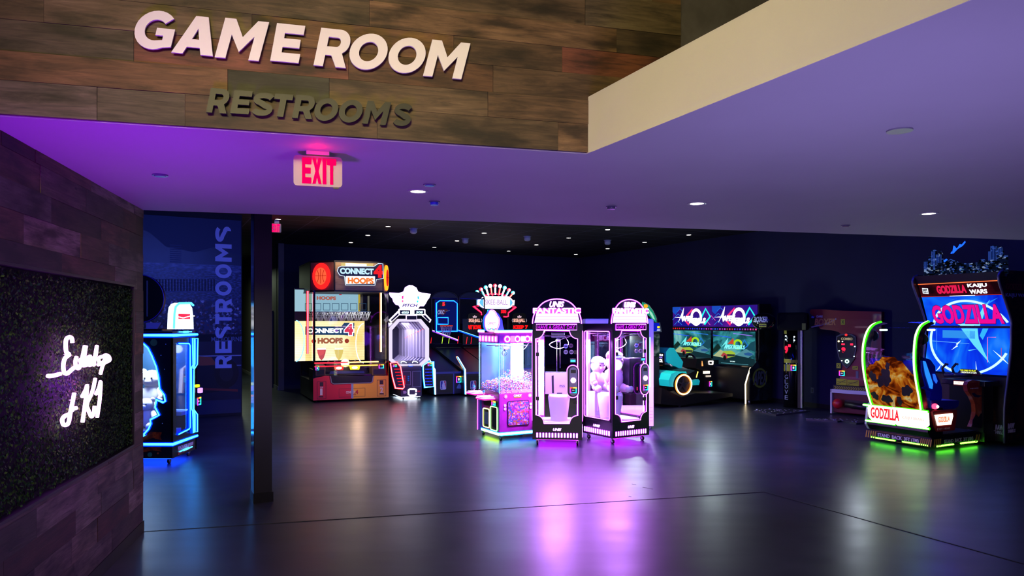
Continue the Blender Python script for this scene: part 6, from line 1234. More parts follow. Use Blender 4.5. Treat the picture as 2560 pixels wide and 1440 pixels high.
# rear bumper with lit sign
b = MB(); bz0, bz1 = F(400, 1150)[1], F(400, 955)[1]; pf = [(.06, zb1), (-.04, zb1+.02), (-.10, bz0), (-.06, bz1), (.0, bz1+.04), (.25, bz1+.04), (.25, zb1)]
b.poly(SR(0), pf, 0, XE, M('#0a0c0a', .25)); b.build('rear_bumper', GZ.e)
b = MB(); b.poly(SR(-.025), [(p[0]*1.05-.01, p[1]) for p in pf], 0, .03, M('#a8a8b0', .35)); b.build('bumper_end', GZ.e, 'silver edged bumper end')
for (x0, y0), (x1, y1) in (((78, 928), (365, 958)), ((402, 962), (722, 998)), ((102, 1086), (396, 1120)), ((416, 1124), (736, 1168))):
    b = MB(); p, q_ = F(x0, y0, -.1), F(x1, y1, -.1); v = (p[1]+q_[1])/2; b.neon(FP(-.1), [(p[0], v), (q_[0], v)], .0, .012, NG, NGh); b.build('bumper_neon', GZ.e)
b = MB(); r = FRz(120, 958, 720, 1125, -.1); u0, u1, v0, v1 = r; pl = [(u0, v1-.05), (u0+.03, v1), (u1, v1), (u1+.01, v0+.05), (u1-.03, v0), (u0+.08, v0+.01), (u0+.02, v0+.06)]
b.poly(FP(-.1), pl, -.02, .012, E('#fff0dc', 3)); b.text(FP(-.112), 'GODZILLA', (u0+(u1-u0)*.06, u0+(u1-u0)*.55, v0+.05, v1-.03), 0, .006, E('#e82030', 1.6), bold=.03); b.text(FP(-.112), 'KAIJU WARS', (u0+(u1-u0)*.6, u0+(u1-u0)*.95, v0+.08, v0+.14), 0, .006, E('#c8a8a0', 1.6), bold=.0); b.build('rear_sign', GZ.e)
# side low panel, lamp
b = MB(); sp = [S(*p, XE) for p in [(745, 1000), (762, 985), (990, 976), (990, 1020), (968, 1180), (800, 1195), (780, 1160)]]; b.poly(SR(XE), sp, -.1, .03, M('#8c1c20', .4)); b.build('side_bumper', GZ.e, 'dark red side bumper')
b = MB(); b.poly(SR(XE+.03), [S(*p, XE+.03) for p in [(785, 1030), (960, 1012), (965, 1040), (945, 1125), (812, 1135), (800, 1090)]], 0, .01, E('#fff0d0', 3)); b.text(SR(XE+.04), 'GODZILLA', (S(822, 1070, XE+.04)[0], S(935, 1070, XE+.04)[0], S(880, 1100, XE+.04)[1], S(880, 1045, XE+.04)[1]), 0, .004, E('#e86840', 1.4), bold=.02); b.text(SR(XE+.03), 'EXIT HERE', (S(812, 1170, XE+.03)[0], S(938, 1170, XE+.03)[0], S(870, 1178, XE+.03)[1], S(870, 1160, XE+.03)[1]), 0, .004, M('#c8a8a0', .5), bold=.0); b.build('side_sign', GZ.e)
b = MB(); q_ = S(790, 944, XE); b.sph((XE, q_[0], q_[1]), .042, E('#ff3050', 5)); b.sph((XE+.035, q_[0], q_[1]), .022, E('#ffe0e0', 6)); b.build('tail_lamp', GZ.e)
# arches
xA, xB = .10, XE-.10
pa = [(160, 925), (130, 830), (100, 700), (78, 560), (72, 450), (80, 320), (115, 200), (170, 130), (250, 103)]
pb = [(655, 980), (635, 850), (610, 720), (590, 580), (585, 450), (590, 330), (605, 230), (650, 140), (725, 97)]
PA = smooth([S(*p, xA) for p in pa], 3); PB = smooth([S(*p, xB) for p in pb], 3)
for X, Pn in ((xA, PA), (xB, PB)):
    b = MB(); m_ = lambda u, v, w, X=X: Vector((X-w, u, v))
    b.tube([Vector((X, u, v)) for u, v in Pn], .022, NGh, 8); b.tube([Vector((X, u-.014, v+.004)) for u, v in Pn], .015, NG, 8); b.build('arch_neon', GZ.e)
    b = MB(); inner = [(u+.03, v) for u, v in Pn]; outer = [(u+.13, v-.02) for u, v in Pn]; b.poly(SR(X-.02), inner + outer[::-1], 0, .04, ART([(.35, '#1c1414'), (.5, '#5c3c38'), (.65, '#a06048'), (.8, '#30282c')], 14)); b.build('arch_frame', GZ.e)
    b = MB(); k = int(len(Pn)*.72); u, v = Pn[k]; b.cyl((X+.0, u+.12, v-.06), .085, .05, M('#101018', .25), 'y', 20, r2=.07); b.build('speaker', GZ.e)
    b = MB(); u, v = Pn[-1]; b.tube([(X, u-.02, v-.12), (X, u+.14, v-.12)], .014, E('#d8ffe0', 3)); b.build('lamp_strip', GZ.e)
# curved rear window: clear above, printed below
n = min(len(PA), len(PB))
rA = [Vector((xA, PA[k][0]+.015, PA[k][1])) for k in range(n)]; rB = [Vector((xB, PB[k][0]+.015, PB[k][1])) for k in range(n)]
b = MB(); b.loft(rA, rB, GL('#e8f0ff', .06), 1); b.build('clear_screen', GZ.e)
art = ART([(.28, '#140806'), (.4, '#5c1c06'), (.48, '#b85010'), (.56, '#e89828'), (.64, '#f0d890'), (.74, '#902008')], 4.0, emit=.55, detail=7, dist=1.2)  # emission added to brighten the print, no lamp behind it
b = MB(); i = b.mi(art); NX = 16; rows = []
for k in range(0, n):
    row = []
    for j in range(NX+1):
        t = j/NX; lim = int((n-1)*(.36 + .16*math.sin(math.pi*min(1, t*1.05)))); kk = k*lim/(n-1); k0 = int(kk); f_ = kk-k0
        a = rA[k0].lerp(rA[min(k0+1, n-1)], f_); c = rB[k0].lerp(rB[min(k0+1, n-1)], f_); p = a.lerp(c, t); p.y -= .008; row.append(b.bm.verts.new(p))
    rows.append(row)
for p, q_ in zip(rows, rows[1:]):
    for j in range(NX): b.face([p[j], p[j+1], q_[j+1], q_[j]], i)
# dark smoke blots printed over the fire
def blot(t, f, st, sf, seed):
    rn = random.Random(seed); pts = []
    for a in range(0, 360, 8):
        rr = .95+.18*math.sin(R(a*2)+seed)+.12*math.sin(R(a*5)+seed*2); tt = t + st*rr*math.cos(R(a)); ff = max(0.01, f + sf*rr*math.sin(R(a))); kk = ff*(n-1); k0 = int(kk); g_ = kk-k0
        a_ = rA[k0].lerp(rA[k0+1], g_); c = rB[k0].lerp(rB[k0+1], g_); p = a_.lerp(c, tt); pts.append(Vector((p.x, p.y-.014, p.z)))
    c = sum(pts, Vector())/len(pts); i2 = b.mi(M('#140c0a', .5)); cv = b.bm.verts.new(c); vs = [b.bm.verts.new(p) for p in pts]
    for k in range(len(vs)): b.face([cv, vs[k], vs[(k+1) % len(vs)]], i2)
for k, (t, f, st, sf) in enumerate(((.42, .30, .12, .07), (.30, .26, .08, .05), (.78, .18, .10, .06), (.35, .09, .10, .05), (.16, .30, .07, .05), (.12, .12, .08, .04), (.6, .08, .06, .04), (.48, .4, .05, .04))): blot(t, f, st, sf, k+5)
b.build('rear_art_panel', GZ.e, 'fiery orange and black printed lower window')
q_ = F(395, 505, .35); b = MB(); b.tube([(xA+.3, .35, q_[1])]*0 + [(W_*.5+.09*math.cos(R(a)), .3, q_[1]+.05*math.sin(R(a))) for a in range(0, 360, 24)], .012, E('#ff30d0', 2.6), 6, closed=True); b.build('round_reflector', GZ.e)
# seats
BLU = M('#0a1ce0', .35); BLG = E('#1020ff', .9)  # blue light on the seats is put into their colour and the bolsters' emission
for X0, nm in ((XE-.34, 0), (.05, 1)):
    sx_ = XE-.06
    st = [S(*p, sx_) for p in [(655, 455), (700, 462), (745, 478), (775, 520), (793, 545), (795, 610), (835, 680), (860, 760), (862, 850), (850, 888), (740, 890), (735, 860), (755, 800), (660, 760), (700, 740), (660, 600)]]
    b = MB(); b.poly(SR(X0), st, 0, .28, BLU); b.build('seat_back', GZ.e, 'blue bucket seat back')
    b = MB(); b.poly(SR(X0+.28), [S(*p, sx_) for p in [(668, 490), (690, 495), (740, 640), (765, 720), (758, 770), (735, 760), (690, 620)]], 0, .01, E('#2890ff', 1.0)); b.poly(SR(X0+.28), [S(*p, sx_) for p in [(765, 620), (785, 620), (810, 690), (800, 715), (775, 680)]], 0, .01, E('#2870ff', .9)); b.build('seat_side_bolster', GZ.e)
    cu = [S(*p, sx_) for p in [(742, 885), (1005, 882), (1018, 890), (1010, 940), (980, 962), (760, 978), (740, 960)]]; b = MB(); b.poly(SR(X0-.02), cu, 0, .32, M('#1420a0', .4)); b.build('seat_cushion', GZ.e)
    hd = [S(*p, sx_) for p in [(640, 445), (665, 450), (690, 480), (665, 490), (640, 480)]]; b = MB(); b.poly(SR(X0), hd, 0, .28, BLK); b.build('head_rest', GZ.e)
# screen cabinet
GZ.zx, GZ.zy, GZ.k = ZD3
xL0 = F(75, 465, 1.5)[0]; xR0 = F(925, 1300, 1.5)[0]; XW = xR0+.04
pts = [(925, 1365), (965, 1080), (970, 900), (965, 700), (905, 575), (865, 425)]
pv = sorted([S(x, y, XW)[::-1] for x, y in pts])     # (z, y)
y_bot, y_mid, y_top = pv[0][1], pv[2][1], pv[-1][1]
z_bot, z_mid, z_top = pv[0][0], S(968, 885, XW)[1], pv[-1][0]
def prof(v):
    if v <= z_mid: return y_bot + (y_mid-y_bot)*max(0, (v-z_bot)/(z_mid-z_bot))
    return y_mid + (y_top-y_mid)*(v-z_mid)/(z_top-z_mid)
Cc = lambda x, y: GZ.C(x, y, prof)
XL_ = Cc(165, 900)[0]; XR_ = Cc(968, 890)[0]
CVm = CV(prof)
def crect(b, mp, r, w0, w1, m): return b.rect(mp, r, w0, w1, m)
BL = ART([(.25, '#0618c0'), (.45, '#0838f0'), (.58, '#1070ff'), (.72, '#50b8ff')], 1.3, 1.0, detail=3, dist=1.4, stretch=(1, 1, .6))
zA = Cc(500, 585)[1]; zA0 = z_mid+.015; zB0 = z_mid-.02
b = MB(); crect(b, CVm, (XL_, XR_, zA0, zA), 0, .004, BL)
b.poly(CVm, [Cc(600, 870), Cc(690, 700), Cc(760, 620), Cc(740, 660), Cc(660, 880)], .004, .006, E('#70d8ff', 1.2)); b.poly(CVm, [Cc(370, 625), Cc(440, 608), Cc(400, 618)], .004, .006, E('#90e0ff', 1.2)); b.poly(CVm, [Cc(440, 855), Cc(660, 850), Cc(600, 876), Cc(480, 876)], .004, .006, E('#90e8ff', 1.2))
b.poly(CVm, [Cc(600, 608), Cc(720, 650), Cc(840, 600), Cc(730, 672)], .004, .006, E('#2080f0', 1.2))
ring_c = Cc(560, 985); ra = abs(Cc(960, 985)[0]-ring_c[0])*1.06; rb = abs(ring_c[1]-Cc(560, 1325)[1])*1.08
def ring(b, zlo, zhi):
    for a in range(0, 360, 3):
        q4 = [(ring_c[0]+ra*s*math.cos(R(t)), ring_c[1]+rb*s*math.sin(R(t))) for s, t in ((1, a), (1, a+3.2), (.94, a+3.2), (.94, a))]
        if all(zlo < p[1] < zhi and XL_+.005 < p[0] < XR_-.005 for p in q4): b.poly(CVm, q4, .006, .008, E('#b8f4ff', 1.5))
ring(b, zA0, zA); b.build('upper_screen', GZ.e)
b = MB(); g_ = Cc(205, 760), Cc(888, 760); r = (g_[0][0], g_[1][0], Cc(545, 855)[1], Cc(545, 668)[1]); b.text(CVm, 'GODZILLA', (r[0]-.008, r[1]+.008, r[2]-.008, r[3]+.008), .008, .012, E('#300a60', .8), bold=.06); b.text(CVm, 'GODZILLA', r, .012, .018, E('#e80c90', 1.1), bold=.045); b.build('screen_title', GZ.e)
zC0 = z_bot+.01
b = MB(); crect(b, CVm, (XL_, XR_, zC0, zB0), 0, .004, BL)
b.poly(CVm, [Cc(480, 900), Cc(640, 900), Cc(650, 1000), Cc(700, 1120), Cc(760, 1240), Cc(600, 1060)], .004, .006, E('#60d0ff', 1.2)); b.poly(CVm, [Cc(690, 900), Cc(745, 900), Cc(690, 1010), Cc(660, 970)], .004, .006, E('#30a8f8', 1.2)); b.poly(CVm, [Cc(545, 1110), Cc(640, 1100), Cc(560, 1118)], .004, .006, E('#60d0ff', 1.2))
for p4 in ([(385, 1110), (440, 1060), (430, 1050), (480, 1015), (440, 1065), (450, 1072)], [(790, 1110), (880, 1180), (945, 1250), (880, 1200)], [(235, 1315), (285, 1250), (270, 1290)], [(622, 1220), (635, 1310), (625, 1310)]): b.poly(CVm, [Cc(*p) for p in p4], .006, .008, E('#d0f8ff', 1.5))
b.poly(CVm, [Cc(300, 915), Cc(615, 925), Cc(615, 1000), Cc(300, 990)], .004, .006, E('#3090f0', 1.0)); b.poly(CVm, [Cc(170, 1015), Cc(560, 1045), Cc(560, 1050), Cc(170, 1022)], .006, .007, E('#60b0ff', 1.0))
b.poly(CVm, stroke([Cc(738, 1230), Cc(738, 985), Cc(820, 985)], .008), .006, .008, E('#ff70b8', 1.2)); b.poly(CVm, stroke([Cc(872, 1180), Cc(872, 1090)], .006), .006, .008, E('#c04880', 1.0)); b.poly(CVm, stroke([Cc(243, 1110), Cc(243, 900)], .005), .006, .007, E('#60b0ff', 1.0))
ring(b, zC0, zB0); b.build('lower_screen', GZ.e)
b = MB(); crect(b, CVm, (XL_-.02, XR_+.02, zB0, zA0), -.01, .02, BLK); b.build('screen_bezel', GZ.e)
zM0, zM1 = zA+.004, z_top-.01
b = MB(); crect(b, CVm, (XL_, XR_, zM0, zM1), -.01, .012, ART([(.4, '#1a040c'), (.65, '#50101c')], 3, .9)); crect(b, CVm, (XL_, XR_, zM1-.008, zM1+.004), .012, .02, E('#e86838', 1.6)); crect(b, CVm, (XL_, XR_, zM0, zM0+.006), .012, .018, E('#d83840', 1.2)); crect(b, CVm, (Cc(370, 575)[0], Cc(620, 575)[0], zM0-.002, zM0+.006), .018, .02, E('#ffffff', 1.4))
hh = zM1-zM0; b.text(CVm, 'GODZILLA', (Cc(245, 520)[0], Cc(532, 515)[0], zM0+hh*.2, zM0+hh*.82), .012, .018, E('#d01848', 1.3), bold=.05); b.text(CVm, 'KAIJU', (Cc(545, 485)[0], Cc(735, 485)[0], zM0+hh*.53, zM0+hh*.86), .012, .018, E('#f0f4ff', 1.8), bold=.03); b.text(CVm, 'WARS', (Cc(562, 530)[0], Cc(735, 530)[0], zM0+hh*.12, zM0+hh*.44), .012, .018, E('#f0f4ff', 1.8), bold=.03)
rc = Cc(133, 532); b.poly(CVm, [(rc[0]-.05, rc[1]-.045), (rc[0]+.045, rc[1]-.055), (rc[0]+.055, rc[1]+.035), (rc[0]-.04, rc[1]+.045)], .012, .016, E('#e0e8f0', 1.3)); b.text(CVm, 'RAW', (rc[0]-.035, rc[0]+.04, rc[1]-.01, rc[1]+.03), .016, .018, M('#101018', .5), bold=.05); b.text(CVm, 'THRILLS', (rc[0]-.04, rc[0]+.04, rc[1]-.04, rc[1]-.015), .016, .018, M('#101018', .5), bold=.03); b.build('marquee', GZ.e)
# side panels and cabinet body
YW = y_bot+.55
def side(X, wdt, nm, silver):
    fr_ = [(prof(z_bot)-.12, .05), (prof(z_bot)-.12, z_bot*.55), (prof(z_bot)-.02, z_bot), (y_bot+(y_mid-y_bot)*.7-.03, (z_bot+z_mid)/2), (y_mid-.06, z_mid-.05), (y_mid-.06, z_mid+.1), (prof(z_mid+.35)-.05, z_mid+.35), (prof(z_top)-.10, z_top-.02), (prof(z_top)-.08, z_top+.1), (prof(z_top)+.02, z_top+.14)]
    fr_ = smooth(fr_, 3); b = MB(); b.poly(SR(X), fr_ + [(YW, z_top+.14), (YW, .05)], 0, wdt, ART([(.4, '#06060a'), (.55, '#141018'), (.64, '#4c2c1c'), (.72, '#141420')], 2.2, dist=1.3, detail=7))
    b.build(nm, GZ.e); b = MB(); b.tube([Vector((X+wdt*.6, u, v)) for u, v in fr_], .017, M('#787884', .35, .5), 8); b.build('panel_edge', GZ.e, 'silver edge moulding')
side(XR_+.01, .03, 'side_panel', 1); side(XL_-.05, .03, 'side_panel', 1)
b = MB(); b.poly(SR(XR_+.04), [(.0, 0)]*0 or [(prof(z_top)+.02, z_top-.16), (YW-.05, z_top-.16), (YW-.05, z_top-.04), (prof(z_top)+.02, z_top-.04)], 0, .002, M('#1c0810', .6)); b.text(SR(XR_+.042), 'GODZILLA', (prof(z_top)+.05, YW-.06, z_top-.15, z_top-.05), 0, .003, M('#601020', .5), bold=.04)
b.build('side_lettering', GZ.e); b = MB(); b.text(SR(XR_+.04), 'KAIJU WARS', (prof(z_top)+.05, YW-.02, z_top-.27, z_top-.20), 0, .003, M('#8088b0', .5), bold=.02); b.build('side_lettering', GZ.e); b = MB(); b.text(SR(XR_+.04), 'RAW', (y_bot-.05, y_bot+.12, .26, .34), 0, .004, M('#c8c8d8', .5), bold=.05, shear=.2); b.text(SR(XR_+.04), 'THRILLS', (y_bot-.05, y_bot+.14, .20, .25), 0, .004, M('#c8c8d8', .5), bold=.03, shear=.2); b.build('side_lettering', GZ.e)
b = MB(); b.box(XL_-.02, XR_+.01, max(y_bot, y_top, y_mid)+.06, YW, .05, z_top+.1, M('#07070a', .5)); b.box(XL_-.02, XR_+.01, prof(z_bot)+.0, YW, .05, z_bot-.02, M('#0a0608', .5)); b.build('cabinet_body', GZ.e)
b = MB(); b.poly(FP(prof(z_bot)-.0), [(XR_-.42, .08), (XR_, .08), (XR_, z_bot-.05), (XR_-.42, z_bot-.1)], 0, .01, ART([(.45, '#0a080c'), (.6, '#2c2420'), (.7, '#7c4418'), (.8, '#14100c')], 2.5, dist=1)); b.text(FP(prof(z_bot)-.01), 'RAW', (XR_-.16, XR_-.04, .22, .3), 0, .004, M('#c8c8d8', .5), bold=.05, shear=.2); b.text(FP(prof(z_bot)-.01), 'THRILLS', (XR_-.18, XR_-.03, .16, .21), 0, .004, M('#c8c8d8', .5), bold=.03, shear=.2); b.build('lower_art_panel', GZ.e)
b = MB(); b.poly(CVm, [(XL_-.01, z_top), (XR_+.01, z_top), (XR_+.01, z_top+.12), (XL_-.01, z_top+.12)], -.1, .04, BLK); b.build('top_cap', GZ.e)
# city skyline topper
yT2 = prof(z_top)+.02; T = lambda x, y: F(x, y, yT2)
b = MB(); bz = z_top+.12
CI = ART([(0, '#04060c'), (.35, '#0a1430'), (.62, '#0c1838'), (.74, '#3858b0'), (.86, '#90a8d8'), (.93, '#0a1020')], 26, .6, 'cells', const=True, stretch=(1, 1, 1.7))
sky = [(118, 405), (118, 245), (160, 235), (168, 200), (190, 195), (195, 140), (215, 130), (235, 140), (240, 205), (258, 175), (272, 135), (295, 178), (300, 262), (360, 240), (375, 225), (405, 235), (430, 240), (455, 262), (500, 262), (540, 268), (590, 262), (650, 262), (655, 232), (700, 226), (715, 245), (745, 238), (748, 145), (765, 142), (770, 105), (800, 90), (832, 95), (838, 120), (870, 105), (890, 150), (892, 190), (930, 180), (930, 395)]
b.poly(FP(yT2), [T(*p) for p in sky], -.02, .01, CI)
rnd = random.Random(21)
for k in range(46):
    x = rnd.uniform(125, 905); y = rnd.uniform(270, 375); w_ = rnd.uniform(8, 26); h_ = rnd.uniform(14, 60); r = GZ.FR(x, y-h_*.5, x+w_, y+10, yT2)
    b.rect(FP(yT2), r, .01, .014+.001*(k % 5), E(rnd.choice(['#0a1840', '#060a18', '#08102c', '#182858', '#0c1430']), .8))
    for j in range(3):
        if rnd.random() < .6: b.rect(FP(yT2), (r[0]+.004, r[1]-.004, r[2]+(r[3]-r[2])*(j*.3+.1), r[2]+(r[3]-r[2])*(j*.3+.16)), .02, .022, E(rnd.choice(['#a0b8e8', '#d8e0f0', '#4870d0', '#70c8e0']), .9))
for x0, x1, y0, y1 in ((195, 235, 150, 330), (240, 298, 180, 262), (122, 160, 250, 330), (748, 768, 150, 240), (770, 834, 100, 240), (840, 890, 115, 190)):
    for j in range(5): u = GZ.FR(x0+(x1-x0)*j/5, y0, x0+(x1-x0)*(j+.35)/5, y1, yT2); b.rect(FP(yT2), u, .012, .016, E('#1c3c9c' if j % 2 else '#3454b0', .8))
b.build('skyline_topper', GZ.e)
for q4 in ([(405, 160), (415, 95), (430, 105), (440, 125), (460, 108), (475, 80), (495, 85), (525, 50), (530, 62), (500, 98), (455, 125), (410, 172)], [(318, 240), (345, 222), (355, 232), (325, 256)], [(385, 170), (400, 150), (400, 175)]):
    b = MB(); b.poly(FP(yT2-.02), [T(*p) for p in q4], 0, .012, E('#1858ff', 2.0)); b.build('blue_spark_light', GZ.e)
b = MB(); b.poly(FP(yT2), [T(*p) for p in [(118, 410), (935, 395), (935, 370), (118, 385)]], -.05, .03, BLK); b.build('topper_rail', GZ.e)
# consoles between seats and screen
GZ.zx, GZ.zy, GZ.k = ZD2
yc = 1.05; FR5 = lambda *a: FRz(*a, yc)
b = MB(); r = FR5(850, 635, 1130, 760); b.box(r[0], XR_-.1, yc, prof(z_bot)+.02, r[2]+.05, r[2]+.13, M('#101018', .3), .01); b.box(r[0]+.1, XR_-.15, yc+.05, yc+.3, .2, r[2]+.06, M('#0a0a0e', .5)); b.build('gun_console', GZ.e)
b = MB(); r = FR5(978, 684, 1105, 738); b.rect(FP(yc-.02), r, -.04, .0, M('#7c1c10', .4)); b.rect(FP(yc-.02), (r[0]+.015, r[1]-.015, r[2]+.02, r[3]-.015), 0, .006, E('#fff0d8', 2.6)); b.text(FP(yc-.026), 'START', (r[0]+.04, r[1]-.06, r[2]+.04, r[3]-.03), 0, .004, E('#e04020', 1.4), bold=.03); b.build('console_light', GZ.e)
for x in (900, 1000):
    g0 = F(x, 640, yc+.1); b = MB(); b.tube([(g0[0]-.02, yc+.1, g0[1]), (g0[0]-.06, yc+.1, g0[1]+.12), (g0[0]+.0, yc+.1, g0[1]+.19), (g0[0]+.03, yc+.1, g0[1]+.18)], .018, M('#14141c', .3), 8); b.tube([(g0[0], yc+.05, g0[1]+.02), (g0[0]+.22, yc+.15, g0[1]+.03)], .035, M('#2a2c40', .3), 10); b.tube([(g0[0]+.18, yc+.15, g0[1]+.03), (g0[0]+.3, yc+.2, g0[1]+.04)], .015, M('#a02038', .3), 8); b.build('gun', GZ.e)
b = MB(); r = FRz(1035, 572, 1245, 618, yc+.12); b.poly(FP(yc+.12), [(r[0]-.02, r[2]), (r[1]+.02, r[2]), (r[1]-.04, r[3]+.0), (r[0]+.04, r[3])], 0, .03, M('#181410', .4)); m_ = (r[2]+r[3])/2; b.text(FP(yc+.09), 'TAP CARD TO PLAY', (r[0]+.03, r[1]-.05, m_+.004, r[3]-.008), 0, .004, E('#d8e030', 1.4), bold=.02); b.text(FP(yc+.09), 'CREDITS IN 2 TAPS', (r[0]+.04, r[1]-.04, r[2]+.008, m_-.004), 0, .004, E('#e8f0e0', 1.2), bold=.02); b.build('card_notice', GZ.e)
b = MB(); sd = [S(*p, XE+.05) for p in [(1108, 730), (1120, 700), (1160, 680), (1240, 690), (1262, 750), (1255, 840), (1268, 1000), (1275, 1110), (1250, 1160), (1150, 1150), (1180, 1080), (1195, 1000), (1190, 920), (1160, 850), (1118, 790)]]
b.poly(SR(XE+.02), sd, -.03, .03, ART([(.35, '#a03418'), (.55, '#c86030'), (.7, '#d8a888')], 5, detail=4)); b.poly(SR(XE+.05), [S(*p, XE+.05) for p in [(1130, 712), (1220, 700), (1215, 745), (1135, 755)]], 0, .003, M('#a01818', .5)); b.poly(SR(XE+.05), [S(*p, XE+.05) for p in [(1155, 815), (1180, 808), (1210, 830), (1262, 835), (1225, 855), (1185, 850)]], 0, .003, M('#1c2448', .5)); b.poly(SR(XE+.05), [S(*p, XE+.05) for p in [(1160, 1150), (1165, 1080), (1200, 1020), (1225, 1050), (1250, 1010), (1272, 1050), (1275, 1110), (1250, 1160)]], .0, .003, M('#181828', .5)); b.text(SR(XE+.053), 'KAIJU WARS', (S(1140, 765, XE+.05)[0], S(1222, 765, XE+.05)[0], S(1180, 772, XE+.05)[1], S(1180, 758, XE+.05)[1]), 0, .002, M('#e0d8d0', .5), bold=.03); b.build('door_panel', GZ.e, 'orange printed side divider')
zfl = zb1+.03
b = MB(); b.box(.05, XE-.02, .3, prof(z_bot)-.1, zfl, zfl+.012, M('#343a34', .35, .7)); 
for i_ in range(26):
    for j_ in range(10):
        b.sph((XE-.06-j_*.07, .45+i_*.035+(.017 if j_ % 2 else 0), zfl+.012), .010, M('#80908c', .3, .9), (1.7 if (i_+j_) % 2 else .6, .6 if (i_+j_) % 2 else 1.7, .3), 6, 4)
b.build('tread_plate', GZ.e)
b = MB(); b.box(XE*.3, XE+.06, PD+.1, prof(z_bot)+.1, .05, zfl, M('#08080a', .4)); b.build('link_platform', GZ.e)
wp = GZ.world(W_/2, .7, 2.1); area('seat_fill', wp, wp-Vector((0, 0, 1)), .5, 14, '#2838ff')  # blue fill added over the seats, not a fixture of the ride
point('ride_front_fill', GZ.world(W_/2+.3, -1.3, 1.0), 12, '#e0e8ff', .1)  # fill point added in front of the ride to lift its rear panels

# ================================================================ ROCKET CLAW MACHINE (left)
ZE = (340, 680, 2.88)
RK = Fr(262, 1342, 0, ZE, zb=.08, name='rocket_claw_machine', label='black claw machine outlined in cyan rocket neon, partly behind the plank wall', cat='arcade machine')
F, S = RK.F, RK.S; DR = S(435, 1262)[0]; WR = .95
BN, BNh = E('#30a8ff', 7), E('#0028ff', 3.2)
zt = F(150, 430)[1]; zl = F(150, 1240)[1]; zu = F(150, 456)[1]; DK = M('#08081a', .3)
rk = [(20, 560), (58, 516), (90, 545), (118, 600), (150, 680), (168, 760), (175, 840), (208, 885), (216, 930), (200, 938), (152, 918), (143, 972), (172, 1030), (150, 1040), (108, 1062), (112, 1090), (95, 1130), (50, 1180), (22, 1160)]
rp = [F(*p) for p in rk]; mxr = rp[0][0]; lft = [(2*mxr-p[0]-.0, p[1]) for p in rp[::-1]][1:-1]
mx = (F(58, 516)[0]); full = [F(*p) for p in rk[1:]][:-1]; full_l = [(2*mx-p[0], p[1]) for p in full[::-1]][:-1]; hole = full + full_l[:]
hole = [p for k, p in enumerate(hole) if k == 0 or (Vector(p)-Vector(hole[k-1])).length > .004]
xl = 2*mx; xl = min(-WR, xl)
b = MB(); b.poly(FP(.02), [(-WR-.15, .08), (0, .08), (0, zt), (-WR-.15, zt)], 0, .02, DK) if False else b.poly(FP(.02), [[(-WR-.15, .08), (0, .08), (0, zt), (-WR-.15, zt)], hole], 0, .02, DK)
for x, y, r_, c in ((128, 508, .045, '#3c5030'), (100, 1315, .03, '#2c7c60'), (158, 1305, .012, '#c04820'), (180, 600, .006, '#a0b0e0'), (215, 520, .005, '#a0b0e0'), (190, 1090, .006, '#a0b0e0'), (205, 700, .005, '#c0c0e0')):
    q_ = F(x, y); b.disc(FP(0), q_[0], q_[1], r_, 0, .002, M(c, .5))
for z0, s_ in ((1175, 1.0), (1272, .6)):
    b.poly(FP(0), [F(20, z0-5), F(60, z0), F(110, z0-25*s_), (F(185, z0-20*s_)), F(175, z0+10), F(185, z0+35*s_), F(120, z0+20*s_), F(60, z0+40*s_), F(20, z0+30*s_)], 0, .002, ART([(.4, '#7c1808'), (.6, '#c84010'), (.7, '#301008')], 16))
b.build('front_panel', RK.e)
b = MB(); b.neon(FP(0), hole, .006, .010, BN, BNh, closed=True); b.build('rocket_neon', RK.e)
XLW = -WR-.15
b = MB(); b.box(XLW, 0, .02, DR, .08, zl-.02, DK); b.box(XLW, 0, .02, DR, zu+.02, zt, DK); b.box(XLW, XLW+.03, .02, DR, .08, zt, DK); b.box(XLW, 0, DR-.03, DR, .08, zt, M('#1c3858', .4)); b.build('cabinet', RK.e)
for yy in (456, 1240):
    z = F(150, yy)[1]; b = MB(); p = [(XLW, -.012, z), (.012, -.012, z), (.012, DR, z)]; b.tube(p, .015, BN, 8); b.tube([Vector(q_) + Vector((-.012, .012, -.004)) for q_ in p], .024, BNh, 8); b.build('band_neon', RK.e)
dr = RK.SR_(290, 515, 382, 1165)
b = MB(); z0, z1 = dr[2], dr[3]; b.poly(SR(-.02), [[(0, zl), (DR, zl), (DR, zu), (0, zu)], [(dr[0], z0), (dr[1], z0), (dr[1], z1), (dr[0], z1)]], 0, .02, DK); b.build('side_panel', RK.e)
b = MB(); b.rect(SR(-.01), (dr[0], dr[1], z0, z1), 0, .004, GL('#c0d0ff', .12)); b.build('door_glass', RK.e)
b = MB(); b.poly(SR(-.2), [S(300, 690), S(376, 700), S(376, 1130), S(300, 1100)], 0, .01, M('#101420', .4)); b.poly(SR(-.19), stroke([S(335, 870), S(355, 872), S(358, 915), S(332, 915)], .03), 0, .01, E('#ffffff', 2.4)); q_ = S(325, 945); b.disc(SR(-.19), q_[0], q_[1], .035, 0, .01, E('#e8e060', 1.2), hole=.5); b.build('door_inner_panel', RK.e)
b = MB(); b.neon(SR(0), [S(300, 515), S(372, 515), S(380, 530), S(380, 1120), S(372, 1132), S(300, 1168)], .004, .009, BN, BNh); b.build('door_neon', RK.e)
b = MB(); ob = [S(*p) for p in [(392, 478), (428, 478), (428, 665), (400, 705), (400, 985), (428, 1025), (428, 1150), (394, 1158), (394, 1000), (384, 985), (384, 690), (394, 670)]]; b.neon(SR(0), ob, .01, .010, BN, BNh, closed=True); b.poly(SR(0), ob, 0, .006, M('#0838a0', .4)); b.tube([SR(0)(*S(x, y), .02) for x, y in ((412, 480), (412, 660), (404, 690), (404, 990), (412, 1025), (412, 1150))], .012, BN, 8); b.build('light_column', RK.e)
